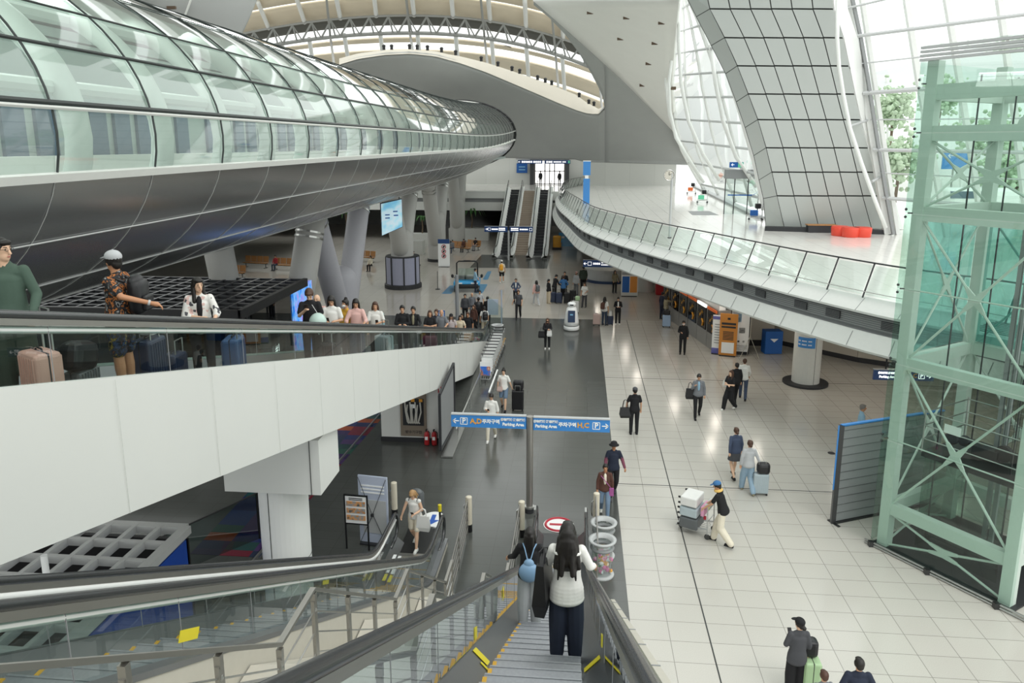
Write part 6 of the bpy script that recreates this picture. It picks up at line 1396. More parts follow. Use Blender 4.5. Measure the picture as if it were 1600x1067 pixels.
bench(-11.6, 72.2, 90 + 60, 4, 'wooden waiting bench right of the tall notice stand'); bench(-10.6, 73.6, 150, 3, 'wooden waiting bench behind the one by the notice stand'); bench(-14.6, 63.4, -90, 3, 'wooden bench right of the drum column, facing left'); bench(-19.0, 65, 160, 3, 'wooden bench between the first two forked columns'); bench(-24.5, 60, 170, 4, 'wooden bench seen left of the lilac forked column'); bench(-27.5, 61, 170, 4, 'wooden bench far left behind the stout columns'); bench(-27, 56, 170, 3, 'wooden bench between the two stout leaning columns')
def planter(x, y, w_, label): o = MB().box((0, 0, .65), (w_, 1.2, 1.3)).build('planter', 'offwhite'); o.location = (x, y, 0); tag(o, label, 'planter'); return o
planter(-16.3, 76.5, 3.0, 'white planter box behind drum column'); planter(-16.2, 70.5, 2.6, 'nearer white planter box behind the drum column'); planter(-12.2, 82, 4.4, 'long white planter box right of the farthest forked column')
def palm(x, y, z, h, label, R_=1.0):
    r = empty('palm_plant', (x, y, z)); tag(r, label, 'plant'); MB().tube([(0, 0, 0), (.05, 0, h * .5), (0, 0, h)], .07, 7).build('stem', 'bark', r)
    f = MB(); rnd = random.Random(int(x * 10))
    for k in range(12):
        a = k * 2.4; L = R_ * rnd.uniform(.8, 1.15); pts = [Vector((cos(a) * L * t, sin(a) * L * t, h + .55 * L * sin(t * 2.6) - .45 * L * t * t)) for t in [q / 6 for q in range(7)]]; sd = Vector((-sin(a), cos(a), 0))
        for q in range(6):
            w0 = .12 * (1 - abs(q / 6 - .4)); w1 = .12 * (1 - abs((q + 1) / 6 - .4)); f.quad(pts[q] - sd * w0, pts[q] + sd * w0, pts[q + 1] + sd * w1 * (q < 5), pts[q + 1] - sd * w1 * (q < 5))
    f.build('fronds', 'leaf', r, solid=.01)
palm(-11.9, 82, 1.3, 1.6, 'palm plant in the long planter right of the farthest forked column', 1.4); palm(-16.3, 76.5, 1.3, 1.4, 'palm plant behind the drum column'); palm(-21.0, 66, .0, 4.2, 'tall palm plant whose fronds show left of the right branch of the lilac column', 1.6); palm(-16.5, 70.6, 1.3, 1.6, 'palm plant left of the hanging screen'); palm(-13.7, 82, 1.3, 1.0, 'small palm between the two farthest forked columns', .8)
# seated people
SEATED = ((-17.3, 60.4, 170, dict(top='cream', sleeve='long', bottom='black', hs='long'), 'seated woman in pale cardigan between forked columns'), (-14.35, 63.4, -90, dict(top='black', sleeve='long', bottom='black', hs='long'), 'seated person in black right of the drum column'),
    (-11.3, 72.3, 160, dict(top='brown', sleeve='long', bottom='black'), 'seated person in brown at the end of bench by notice stand'), (-10.3, 73.5, 160, dict(top='black', sleeve='short', bottom='grey'), 'seated person in black bowed on the rear bench'), (-12.3, 71.6, 160, dict(top='grey', sleeve='long', bottom='djeans'), 'seated person in grey nearest to the notice stand'),
    (-25.3, 60, 170, dict(top='red', sleeve='long', bottom='djeans'), 'seated person in red seen between the stout leaning columns'))
# far ground-level details
b = MB(); b.box((-13.5, 96.5, 1.5), (9, .5, 3.0)); o = b.build('shop_window', 'blackgloss'); tag(o, 'dark shop window far behind the palm', 'shop window')
b = MB(); b.box((0, 0, 1.0), (1.9, .5, 1.0)); b.box((0, 0, .3), (1.2, .3, .5)); o = b.build('blue_box_sign', 'cartblue'); o.location = (-1.2, 77.5, -.1); tag(o, 'bright blue box sign right of the far escalators', 'sign'); MB().box((-.5, -.26, 1.05), (.3, .02, .2)).build('white_icon', 'whitepaint', o)
r = empty('yellow_machine', (-2.25, 75.0, 0)); tag(r, 'yellow floor machine right of the far right escalator', 'machine'); MB().box((0, 0, .75), (.8, .9, 1.2), bevel=.1).build('body', 'bag_yellow' if 'bag_yellow' in M else 'orange_p', r); MB().box((0, -.1, .12), (.9, 1.0, .24)).build('base', 'black', r)
# ------------------------------------------------------------------ exhibition booths with open grid roofs
mat('booth_black', '#141416', .5); mat('booth_rail', '#3c3d40', .4); mat('booth_white', '#b7b8b6', .6); mat('booth_blue', '#1347a5', .5)
patt('ledart', ['#1d6fe0', '#3f8fe8', '#5a9ae0', '#7fb6ee', '#8a86d0', '#a58cd6', '#2f7fe4'], scale=3.2, kind='noise', emit=.55, stretch=(2, 2, .8))
bb = empty('black_booth', (-16, 29.5, 0)); tag(bb, 'black exhibition booth with open grid roof behind the moving walk', 'booth'); X0, X1, Y0, Y1, ZB = -30.0, -12.55, 26.1, 33.0, 4.2
def lb_(v): return Vector(v) - Vector((-16, 29.5, 0))
b = MB()
for k in range(25): x = X0 + (X1 - X0) * k / 24; b.bar(lb_((x, Y0, ZB - .1)), lb_((x, Y1, ZB - .1)), .10, .2)
for k in range(11): y = Y0 + (Y1 - Y0) * k / 10; b.bar(lb_((X0, y, ZB - .102)), lb_((X1, y, ZB - .102)), .10, .19)
b.build('grid_roof', 'booth_rail', bb); b = MB(); b.bar(lb_((X1, Y0, ZB - .15)), lb_((X1, Y1, ZB - .15)), .2, .36); b.bar(lb_((X0, Y0, ZB - .15)), lb_((X1, Y0, ZB - .15)), .2, .36); b.build('roof_edge', 'booth_black', bb)
b = MB(); b.box(lb_(((X0 + X1) / 2, (Y0 + Y1) / 2, .03)), (X1 - X0, Y1 - Y0, .05)); b.box(lb_(((X0 + X1) / 2, Y1, 2)), (X1 - X0, .15, 4)); b.box(lb_((X0, (Y0 + Y1) / 2, 2)), (.15, Y1 - Y0, 4)); b.box(lb_(((X0 + X1) / 2 - 1, Y0 + .1, 2)), (X1 - X0 - 3, .12, 4)); b.build('dark_walls', 'booth_black', bb)
g = MB(); g.quad(lb_((X1, Y0, 0)), lb_((X1, 31.2, 0)), lb_((X1, 31.2, 3.9)), lb_((X1, Y0, 3.9))); g.build('side_glass', 'glass_dark', bb)
o = MB().box(lb_((X1 + .02, 32.4, 2.02)), (.12, 2.3, 4.04)).build('led_wall', 'ledart', bb)
for y in (27.2, 29.0): txt('#1', .45, 'litwhite', bb, 'number_sign', lb_((X1 + .07, y, 1.9)), rot=(pi / 2, 0, pi / 2))
wb = empty('white_grid_booth', (-10, 11, 0)); tag(wb, 'booth with white lattice roof and deep blue side below the moving walk', 'booth'); lw = lambda v: Vector(v) - Vector((-10, 11, 0))
X0, X1, Y0, Y1, ZB = -18.0, -7.9, 5.0, 13.4, 2.6
b = MB(); nx, ny = 19, 13
for k in range(nx + 1): x = X0 + (X1 - X0) * k / nx; b.bar(lw((x, Y0, ZB - .08)), lw((x, Y1, ZB - .08)), .09 if k < nx else .2, .16)
for k in range(ny + 1): y = Y0 + (Y1 - Y0) * k / ny; b.bar(lw((X0, y, ZB - .082)), lw((X1, y, ZB - .082)), .09 if k < ny else .2, .15)
b.build('lattice_roof', 'booth_white', wb)
MB().box(lw((X1 - .05, (Y0 + Y1) / 2, 1.16)), (.1, Y1 - Y0, 2.3)).build('blue_side', 'booth_blue', wb); b = MB(); b.box(lw(((X0 + X1) / 2, Y1, 1.16)), (X1 - X0, .1, 2.3)); b.box(lw(((X0 + X1) / 2, (Y0 + Y1) / 2, .03)), (X1 - X0 - .3, Y1 - Y0 - .3, .05)); b.build('dark_floor_and_wall', 'booth_black', wb)
r = empty('white_tube_lamp', (-8.95, 10.8, 2.6)); tag(r, 'short white vertical tube standing on the lattice roof', 'tube lamp'); MB().cyl((0, 0, -.05), .055, .85, 12).build('tube', 'whitepaint', r)
# glass balustrade pieces and dark ramp between booth and column
gb = empty('dark_glass_balustrade', (-8.6, 15.6, 0)); tag(gb, 'sloping dark glass balustrade between blue booth side and the round column', 'balustrade')
g = MB(); g.add([(-1.6, -.6, .0), (.3, 1.9, 0), (.3, 1.9, 1.3), (-1.6, -.6, 1.0)], [(0, 1, 2, 3)]); g.build('glass_pane', 'glass_dark', gb); b = MB(); b.tube([(.3, 1.9, 0), (.3, 1.9, 1.3)], .03, 6); b.tube([(-1.6, -.6, 0), (-1.6, -.6, 1.0)], .03, 6); b.tube([(-1.6, -.6, 1.0), (.3, 1.9, 1.3)], .02, 6); b.build('frame', 'black', gb)
# back glass and left side interior far left (under the tube)
b = MB(); b.box((-40, 60, 5), (.5, 90, 10)); struct(b.build('wall_left', 'soffit'), 'grey wall far left behind the tube columns')
b = MB(); b.box((-33, 62, 4.6), (14, 34, .8)); struct(b.build('ceiling_left_mezzanine', 'soffit'))
def G(x, y): v = Z(x, y, 0); return Vector((v.x, v.y, 0))
# ---------------- on the nearest escalator
def estep(y):
    # tread height of the escalator at world y (aligned to treads)
    s = 16.9 - y; k = int((s - .1) / .4); return SL * max(0, (.1 + .4 * k) + .2 - 1.4) + .02
y1 = 10.25; w1 = person((-.66, y1, estep(y1)), 0, 'woman in black jacket and grey trousers standing lower on the nearest escalator', h=1.62, top='black', sleeve='long', bottom='lgrey', kind='wide', hs='long', armL=((.26, .10, 1.16), (.36, .30, 1.02)), armR='phone', shoes='white', near=True, vox=.011, turn=-.1)
y2 = 7.45; w2 = person((-.07, y2, estep(y2)), 0, 'long haired woman in white hooded top and navy trousers on nearest escalator', h=1.66, top='white', sleeve='long', bottom='navy', kind='wide', hs='vlong', hair='hair_black', armL='phonehi', armR=((.26, .02, 1.18), (.30, .20, 1.08)), shoes='black', near=True, vox=.010, waist='long')
o = MB(); o.ell((0, 0, 0), (.15, .08, .06)); o = o.build('hood', 'cl_white', w2, smooth=True); o.location = (0, -.075, 1.345)
# drawstring bag on first woman's back
p = W(w1, (0, -.19, 1.12)); r = empty('drawstring_bag', p, 0); tag(r, 'light blue denim drawstring bag on the back of the woman in black', 'bag')
b = MB(); b.ell((0, 0, -.06), (.155, .085, .16), n=16, m=10); b.ell((0, 0, .08), (.08, .05, .08)); b.build('pouch', 'bag_denim', r, smooth=True)
for sd in (-1, 1): MB().tube([(sd * .02, .0, .13), (sd * .07, .06, .30), (sd * .10, .14, .33)], .010, 6).build('cord', 'bag_denim', r)
MB().ell((.13, -.04, .0), (.035, .03, .05)).build('soft_toy_charm', 'maskwhite', r)
tote(W(w2, (-.27, .02, 1.26)), 80, 'bag_black', 'big black shoulder bag hanging at left of woman in the white hooded top', w_=.42, h=.62, d=.16, strap=.12, name='shoulder_bag')
# ---------------- blonde traveller arriving at the neighbouring escalator
a = Z(650, 856); w3 = person((a.x, a.y, .04), 172, 'blonde woman in white top and shorts bending over her phone', h=1.66, top='white', sleeve='none', bottom='cream', kind='shorts', hair='hair_blonde', hs='long', skin='p', legs='walk2', armR=((.25, .08, 1.16), (.33, .12, .95)), armL='phone', lean=.22, nod=.5, shoes='white', vox=.011)
backpack(w3, 'bag_grey', 'large grey green backpack on the blonde woman', 1.25); phone(w3, -1, 'phone in the hand of the blonde woman')
tote(W(w3, (-.28, .14, 1.0)), 172, 'bag_white', 'white cloth tote bag hanging from the arm of blonde woman', w_=.36, h=.42, strap=.2)
# ---------------- dark floor
w4 = person(G(768, 687), 178, 'man in white shirt and white trousers looking at phone behind the blue sign', h=1.72, top='white', sleeve='half', bottom='cream', kind='trousers', armR='phone', legs='walk', nod=.45, shoes='white'); phone(w4, 1, 'phone of the man in white behind blue sign')
w5 = person(G(787, 640), 176, 'woman in white tee and denim shorts with hair bun pulling black luggage', h=1.68, top='white', bottom='jeans', kind='shorts', hs='bun', skin='p', legs='walk2', armL=((.26, .0, 1.15), (.34, -.02, .93)), shoes='black')
tote(W(w5, (.12, .17, 1.02)), 176, 'bag_rose', 'small beige handbag in front of the woman in denim shorts', w_=.22, h=.2, strap=.35, name='handbag')
suitcase(G(809, 641), 0, 'bag_black', 'tall black suitcase beside the woman in denim shorts', w_=.46, d=.3, h=.78, handle=.2)
o = MB().box((0, 0, .2), (.42, .26, .38), bevel=.09).build('travel_bag', 'bag_black'); o.location = G(809, 641) + Vector((.02, .02, .85)); tag(o, 'black bag riding on top of the tall black suitcase', 'bag')
w6 = person(G(855, 545), 180, 'woman all in black holding bags alone on the dark floor', h=1.62, top='black', sleeve='long', bottom='black', hs='long', hair='hair_brown', armR='cross', armL='phone', shoes='white', mask='black')
tote(W(w6, (.30, .03, 1.0)), 180, 'bag_black', 'round black shoulder bag of the lone woman in black', w_=.38, h=.36, strap=.2, name='shoulder_bag'); tote(W(w6, (-.12, .24, 1.08)), 180, 'bag_white', 'white plastic bag held by lone woman in black', w_=.26, h=.3, strap=.08, name='plastic_bag')
w7 = person(G(810, 498), 180, 'man in grey sleeveless vest and black trousers walking toward camera', h=1.76, top='dgrey', sleeve='short', bottom='black', hair='hair_brown', legs='walk', armR=((.27, 0, 1.15), (.35, .02, .93)), armL='fwd', shoes='black')
w8 = person(G(806, 474), 180, 'person in navy jacket over white shirt behind man in the vest', h=1.68, top='slate', sleeve='long', bottom='black', inner='white', armR='hip', armL='hip')
w9 = person(G(784, 442), 0, 'walker with white cap and yellow backpack near the far escalators', h=1.74, top='cream', sleeve='short', bottom='black', kind='shorts', hat='cap', hatc='white', legs='walk', shoes='white', skin='m'); backpack(w9, 'bag_yellow', 'bright yellow backpack on the walker with a white cap', .95)
w10 = person(G(743, 457), -80, 'attendant in light blue shirt and navy trousers beside the blue passenger cart', h=1.74, top='lblue', sleeve='half', bottom='navy', armL='fwd', armR='fwd')
w11 = person(G(838, 477), 25, 'person in pink shirt and grey trousers with grey backpack', h=1.66, top='pink', sleeve='long', bottom='lgrey', legs='walk2', shoes='white', hs='bob'); backpack(w11, 'bag_grey', 'dark grey backpack on person in the pink shirt', .95)
w12 = person(G(857, 474), -60, 'person in black top and beige trousers standing at the edge of a group', h=1.64, top='black', sleeve='long', bottom='beige', kind='wide', hs='lowbun', shoes='beige')
w13 = person(G(866, 470), -50, 'man in dark suit bending toward his luggage in the group', h=1.8, top='black', sleeve='long', bottom='black', lean=.2, armL='rest', armR='rest', nod=.3)
w14 = person(G(880, 470), 0, 'person in blue denim jacket seen from behind in the group', h=1.72, top='blue', sleeve='long', bottom='black', hair='hair_brown', armL='hip', armR='hip')
w14b = person(G(882, 463), 170, 'dark haired person in black facing the one in the blue jacket', h=1.74, top='black', sleeve='long', bottom='black', armL='phone')
w15 = person(G(900, 461), 150, 'person wearing a white helmet cap and white jacket in group', h=1.66, top='lgrey', sleeve='long', bottom='grey', hat='beanie', hatc='pink', mask='black')
w16 = person(G(911, 456), 10, 'tall person in dark green coat beyond the group', h=1.86, top='dgreen', sleeve='long', bottom='black', build=1.15)
w17 = person(G(913, 480), 160, 'woman in white tee and grey trousers behind the white robot', h=1.62, top='white', bottom='dgrey', legs='shift', armL='rest', hair='hair_brown', hs='bob')
for px, py, c, lb in ((873, 474, 'bag_navy', 'navy suitcase standing between the suited man and the blue jacket'), (886, 474, 'bag_black', 'black suitcase at the middle of the travelling group'), (895, 470, 'bag_black', 'black suitcase at right of travelling group'), (863, 473, 'bag_navy', 'dark blue suitcase left of the suited man')): suitcase(G(px, py), 5, c, lb, h=.66, handle=.3)
suitcase(G(899, 489), 0, 'bag_white', 'white suitcase just behind the white robot', h=.72, handle=.25)
o = MB().box((0, 0, .16), (.3, .22, .28), bevel=.08).build('shopping_bag', 'bag_green'); o.location = G(899, 489) + Vector((.12, 0, .78)); tag(o, 'pale green bag on top of white suitcase behind the robot', 'bag')
w18 = person(G(944, 508), -30, 'woman in white tee and jeans with a brown backpack beside pink suitcase', h=1.68, top='white', bottom='djeans', hs='long', armL='phone', shoes='dgrey'); backpack(w18, 'cl_brown', 'brown backpack on woman in white tee and jeans', .85)
suitcase(G(932, 508), 0, 'bag_rose', 'pale pink suitcase at the left of the woman in jeans', h=.62, handle=.4)
w19 = person(G(965, 507), 180, 'person in black cardigan over white shirt reading a phone', h=1.64, top='black', sleeve='long', inner='white', bottom='black', armL='phone', armR='phone', nod=.4, shoes='white')
suitcase(G(953, 508), 10, 'bag_navy', 'small dark suitcase between the two women at the floor edge', w_=.34, h=.5, handle=.3); o = MB().box((0, 0, .14), (.2, .16, .34), bevel=.06).build('cloth_bag', 'bag_white'); o.location = G(953, 508) + Vector((0, 0, .56)); tag(o, 'white bag lying on the small dark suitcase', 'bag')
# ---------------- cream floor
w20 = person(G(1040, 503), -60, 'woman in taupe top touching a ticket machine with raised arm', h=1.62, top='khaki', sleeve='long', bottom='dgrey', hs='bob', armR=((.24, .2, 1.3), (.2, .45, 1.4)))
w21 = person(G(1034, 499), -50, 'person in navy coat behind woman at the ticket machine', h=1.68, top='navy', sleeve='long', bottom='navy')
suitcase(G(1041, 511), 0, 'bag_lblue', 'pale blue suitcase with black top bag near ticket machines', w_=.45, h=.66, handle=.5); o = MB().box((0, 0, .12), (.36, .24, .26), bevel=.05).build('cabin_bag', 'bag_black'); o.location = G(1041, 511) + Vector((0, 0, .74)); tag(o, 'black bag on the pale blue suitcase', 'bag')
w22 = person(G(1066, 553), 170, 'masked man in black shirt and trousers holding a phone', h=1.72, top='black', sleeve='long', bottom='black', mask=True, armR='phone', shoes='black', nod=.2)
w23 = person(G(1089, 652), 178, 'man in grey blazer and white shirt with dark shoulder bag', h=1.74, top='grey', sleeve='long', inner='lblue', bottom='black', legs='walk', armR='bagup', nod=.35, shoes='black')
tote(W(w23, (.30, -.04, 1.12)), 178, 'bag_black', 'black bag on the shoulder of the man in grey blazer', w_=.34, h=.42, strap=.25, name='shoulder_bag')
w24 = person(G(1139, 640), 130, 'brown haired woman in black top leaning against another person in black', h=1.62, top='black', sleeve='short', bottom='black', kind='wide', hs='long', hair='hair_brown', skin='p', armR='cross', armL='cross', legs='walk', shoes='white')
tote(W(w24, (.24, -.05, 1.18)), 130, 'bag_white', 'white bag at the side of brown haired woman in black', w_=.34, h=.26, strap=.2, name='shoulder_bag')
w25 = person(G(1148, 630), 10, 'person in black walking beside the brown haired woman', h=1.7, top='black', sleeve='long', bottom='black', hs='short', legs='walk')
w26 = person(G(1160, 624), -12, 'man in long sleeved white shirt and grey trousers walking away', h=1.74, top='white', sleeve='long', bottom='slate', hair='hair_brown', legs='walk2', armL='swing', armR='fwd', shoes='black', skin='t')
w27 = person(G(990, 678), 5, 'man in black tee and grey cap walking away with black bag', h=1.76, top='black', bottom='black', hat='cap', hatc='dgrey', armL=((.25, .05, 1.15), (.28, .08, .95)), legs='stand', shoes='black')
tote(W(w27, (-.32, .02, .98)), 5, 'bag_black', 'round black bag carried by the man in a grey cap', w_=.4, h=.38, strap=.3, d=.2, name='shoulder_bag')
w28 = person(G(957, 775), 185, 'man in navy vest, plum sleeves and dark bucket hat', h=1.72, top='navy', sleeve='short', bottom='black', hat='bucket', hatc='black', skin='t', legs='walk', armL=((.26, .0, 1.15), (.33, .06, .92)), armR='down')
b = MB()
for sd, sh, e, w_ in PW[w28.name]['arms']:
    b.caps((sh.lerp(e, .6)) , e, .058, .055); b.caps(e, e.lerp(w_, .9), .054, .042)
b.v = [tuple(Vector(v) * PW[w28.name]['s']) for v in b.v]; b.build('sleeves', 'cl_plum', w28, smooth=True)
w29 = person(G(944, 806), 178, 'older woman in brown cardigan and jeans with a purple pouch', h=1.56, top='brown', sleeve='long', inner='cream', bottom='jeans', hs='short', hair='hair_black', skin='t', legs='walk2', shoes='white', armL='down')
r = empty('pouch', W(w29, (-.20, .10, .86)), radians(178)); tag(r, 'purple crossbody pouch on older woman in the brown cardigan', 'bag'); MB().box((0, 0, 0), (.13, .05, .24), bevel=.015).build('pocket', 'cl_purple', r)
MB().tube([(0, 0, .1), (.10, .08, .26), (.30, .06, .50)], .010, 6).build('strap', 'cl_purple', r)
w30 = person(G(1146, 746), 12, 'woman in slate blue sweater and short dark skirt walking away', h=1.66, top='slate', sleeve='long', bottom='dgrey', kind='skirt', hs='lowbun', hair='hair_brown', skin='p', legs='walk', shoes='black', armL='swing')
w31 = person(G(1167, 769), 5, 'woman in light grey hooded top and pale jeans pulling suitcase', h=1.66, top='lgrey', sleeve='long', bottom='ljeans', kind='wide', hs='lowbun', hair='hair_brown', legs='walk2', armR=((.26, -.02, 1.14), (.34, -.08, .96)), shoes='khaki')
suitcase(G(1187, 772), 0, 'bag_silver', 'silver grey suitcase pulled by woman in light grey top', w_=.44, h=.62, handle=.4); o = MB().box((0, 0, .17), (.38, .28, .34), bevel=.1).build('travel_bag', 'bag_black'); o.location = G(1188, 772) + Vector((.03, -.02, .68)); tag(o, 'black bag strapped over the silver grey suitcase', 'bag')
w32 = person(G(1127, 850), 62, 'man in black vest, beige trousers and blue cap pushing luggage cart', h=1.74, top='black', sleeve='short', bottom='cream', kind='wide', hat='cap', hatc='blue', legs='walk', armL=((.2, .18, 1.2), (.16, .42, 1.08)), armR=((.23, .18, 1.2), (.2, .42, 1.08)), lean=.28, skin='m', shoes='black')
b = MB(); b.tube([tuple(Vector(PW[w32.name]['up']((.085 * cos(t), .08 * sin(t), 1.50)))) for t in [2 * pi * k / 16 for k in range(16)]], .038, 8, closed=True); b = b.build('neck_pillow', mat('pillowyellow', '#e3bb6c', .8)); b.location = w32.location; b.rotation_euler = w32.rotation_euler; tag(b, 'yellow neck pillow around neck of the cart pusher', 'pillow')
w33 = person(Z(1240, 1086), 4, 'woman in loose grey top and black cap looking at her phone', h=1.62, top='dgrey', sleeve='half', bottom='black', kind='wide', hat='cap', hatc='black', hs='lowbun', armL='phone', armR='down', turn=.5, waist='long', skin='p'); w33.location.z = 0; phone(w33, -1, 'phone held by woman in loose grey top')
suitcase(Z(1262, 1082), 90, 'bag_green', 'pale green suitcase beside woman in the loose grey top', w_=.46, d=.3, h=.72, handle=.0); o = MB().box((0, 0, .16), (.26, .26, .34), bevel=.08).build('travel_bag', 'bag_black'); o.location = Z(1260, 1080) + Vector((0, 0, .8)); tag(o, 'black bag on the pale green suitcase', 'bag')
w34 = person(Z(1330, 1160), 0, 'dark haired person in navy hooded top at the bottom edge', h=1.66, top='navy', sleeve='long', bottom='black', hs='short', armL='hip', armR='hip', build=1.1); w34.location.z = 0
w35 = person(Z(1278, 1160), 10, 'brown haired child whose head shows at the bottom edge', h=1.42, top='grey', hair='hair_brown', hs='short'); w35.location.z = 0
pm = Z(1341, 708); w36 = person((pm.x, pm.y, 0), -100, 'man in pale blue shirt and grey vest behind the ribbed partition', h=1.74, top='lblue', sleeve='long', bottom='dgrey', hair='hair_grey', hs='short', skin='t')
w37 = person(G(960, 458), 200, 'woman in grey jacket standing at the round information counter', h=1.64, top='khaki', sleeve='long', bottom='black', hs='long', armR='fwd', armL='fwd')
# ---------------- upper concourse silhouettes at the doors
for x, y, lb in ((-5.0, 94.6, 'dark figure at the left of the bright upper doorway'), (-2.6, 93.6, 'dark figure at right of the bright upper doorway')):
    person((x, y, U), 20, lb, h=1.74, top='black', sleeve='long', bottom='black', vox=.022)
# ---------------- queue on the moving walk
def wz(y): return max(0, WS * (37.0 - y)) + .02
def ride(px, dx, label, **k):
    # px: image column of the person; the walk runs at x = -5.58
    X = -5.55 + dx; d = ray(px, 500); Y = X * d.y / d.x
    return person((X, Y, wz(Y)), k.pop('face', 160), label, **k), Y
kw = dict(near=True, vox=.010)
q1, _ = ride(18, -.12, 'man in dark green shirt and glasses standing at far left on moving walk', h=1.74, top='green', sleeve='long', bottom='dgreen', kind='wide', skin='p', face=205, turn=.95, armL=((.25, .02, 1.15), (.24, .22, .98)), armR='down', **kw)
gl = MB()
for sd in (-1, 1): gl.tube([(sd * .030 + .019 * cos(t), .098, .012 + .015 * sin(t)) for t in [2 * pi * k / 10 for k in range(10)]], .002, 4, closed=True)
gl.tube([(-.05, .095, .014), (-.074, .0, .014)], .002, 4); gl.tube([(.05, .095, .014), (.074, .0, .014)], .002, 4)
hd_ = PW[q1.name]['hd']; gl.v = [tuple(hd_(v) * PW[q1.name]['s']) for v in gl.v]; gl.build('glasses', 'black', q1)
p = hand(q1, -1); sc = suitcase((p.x + .02, p.y + .02, wz(p.y) - .02), 150, 'bag_pink', 'pale pink suitcase in front of the man in green', w_=.40, d=.26, h=.56, handle=.42)
o = MB(); o.box((0, 0, 0), (.26, .44, .34), bevel=.11); o = o.build('duffel_bag', 'bag_black'); o.location = (q1.location.x + .22, q1.location.y + .62, wz(q1.location.y + .6) + .52); o.rotation_euler = (-.25, 0, 0); tag(o, 'slouching black duffel bag right of the pale pink suitcase', 'bag')
suitcase((q1.location.x + .2, q1.location.y + .66, wz(q1.location.y + .66)), 90, 'bag_grey', 'grey suitcase under the slouching black duffel bag', w_=.36, d=.22, h=.32, handle=0)
q2, _ = ride(188, .02, 'man in black flame print shirt and grey cap holding the handrail', h=1.78, top='print', sleeve='short', bottom='print2', kind='shorts', hat='cap', hatc='lgrey', skin='t', face=95, turn=-.5, armR='down', armL=((.25, -.18, 1.24), (.14, -.46, 1.14)), build=1.12, shoes='dgrey', **kw)
ww = MB(); a_, e_, w_ = [q for q in PW[q2.name]['arms'] if q[0] == -1][0][1:]; d_ = (w_ - e_).normalized(); c_ = w_ - d_ * .03; ww.tube([c_ - d_ * .012, c_ + d_ * .012], .034, 12); ww.v = [tuple(Vector(v) * PW[q2.name]['s']) for v in ww.v]; ww.build('wrist_watch', 'lightgrey', q2)
backpack(q2, 'bag_black', 'big black backpack on the man in flame print shirt', .92)
Yq = q2.location.y
suitcase((q2.location.x - .02, Yq + .55, wz(Yq + .5)), 90, 'bag_navy', 'navy suitcase right of the man in print shorts', w_=.42, d=.28, h=.64, handle=.2)
o = MB().box((0, 0, 0), (.2, .14, .2), bevel=.04).build('paper_bag', 'bag_white'); o.location = (q2.location.x, Yq + .56, wz(Yq + .5) + .84); tag(o, 'pale bag resting on the navy suitcase', 'bag')
q3, _ = ride(314, .0, 'dark haired woman in white floral cardigan leaning on the handrail', h=1.62, top='floral', sleeve='half', inner='black', bottom='black', hs='long', face=205, turn=.4, skin='p', armL='rest', armR='cross', lean=.05, **kw)
suitcase((q3.location.x + .28, q3.location.y + .38, wz(q3.location.y + .38)), 100, 'bag_blue', 'dark blue suitcase in front of the woman in floral cardigan', w_=.42, d=.26, h=.66, handle=.25)
o = suitcase((q3.location.x - .25, q3.location.y - .38, wz(q3.location.y - .38)), 90, 'bag_navy', 'small navy suitcase behind glass left of floral cardigan woman', w_=.34, d=.24, h=.42, handle=.2)
kw = dict(near=True, vox=.012)
q4, _ = ride(486, .2, 'man in black tee bowed over his phone on the moving walk', h=1.72, top='black', bottom='black', hair='hair_brown', skin='p', face=195, armR='phonehi', armL='phone', nod=.6, lean=.12, **kw); phone(q4, 1, 'phone held by the man in black tee')
q4b, _ = ride(497, -.32, 'person with bare arm raised to head behind man in black tee', h=1.66, top='pink', bottom='black', hair='hair_brown', hs='bald', skin='p', face=180, armR='face', **kw)
q5, _ = ride(519, .15, 'woman with glasses, white tee and long hair looking at phone', h=1.62, top='white', bottom='dgrey', hs='long', face=190, armL='phone', armR='phone', nod=.45, **kw); phone(q5, 1, 'phone of the long haired woman in white tee')
q6, _ = ride(541, -.3, 'masked woman in yellow top with hair tied up', h=1.64, top='yellow', sleeve='long', bottom='dgrey', hs='bun', face=150, mask=True, **kw)
q7, _ = ride(557, .12, 'woman in pink blouse with very long dark hair', h=1.64, top='pink', sleeve='half', bottom='djeans', kind='wide', hs='long', face=190, armR='rest', armL='rest', nod=.35, **kw)
q8, _ = ride(587, .1, 'woman in white tee with bobbed brown hair and black bag strap', h=1.64, top='white', bottom='black', hair='hair_brown', hs='bob', face=190, armL='phone', armR='fwd', **kw); phone(q8, -1, 'phone of woman with the bobbed brown hair')
suitcase((q8.location.x + .28, q8.location.y - .25, wz(q8.location.y - .25)), 160, 'bag_silver', 'silver suitcase with stickers in front of bobbed hair woman', w_=.46, d=.28, h=.66, handle=.4)
tote((q8.location.x + .1, q8.location.y + .35, wz(q8.location.y) + 1.15), 100, 'bag_teal', 'pale jacket and bag hanging right of the bobbed hair woman', w_=.36, h=.6, strap=.1, name='jacket_bundle')
q9, _ = ride(629, .1, 'woman in black shirt leaning with folded hands on moving walk', h=1.66, top='black', sleeve='long', bottom='black', hs='lowbun', face=190, armL='cross', armR='cross', **kw)
q10, _ = ride(646, .1, 'woman in dark jacket with white strap beside the one in black shirt', h=1.68, top='black', sleeve='long', inner='khaki', bottom='dgreen', hs='lowbun', face=185, armL='rest', armR='rest', **kw)
kw = dict(vox=.014)
q11, _ = ride(672, .2, 'person in black tee with crossed arms and bobbed hair', h=1.62, top='black', bottom='brown', hair='hair_brown', hs='bob', face=190, armL='cross', armR='cross', **kw)
q12, _ = ride(682, -.2, 'man in dark shirt behind the person with crossed arms', h=1.76, top='navy', sleeve='long', bottom='djeans', hair='hair_brown', face=180, **kw)
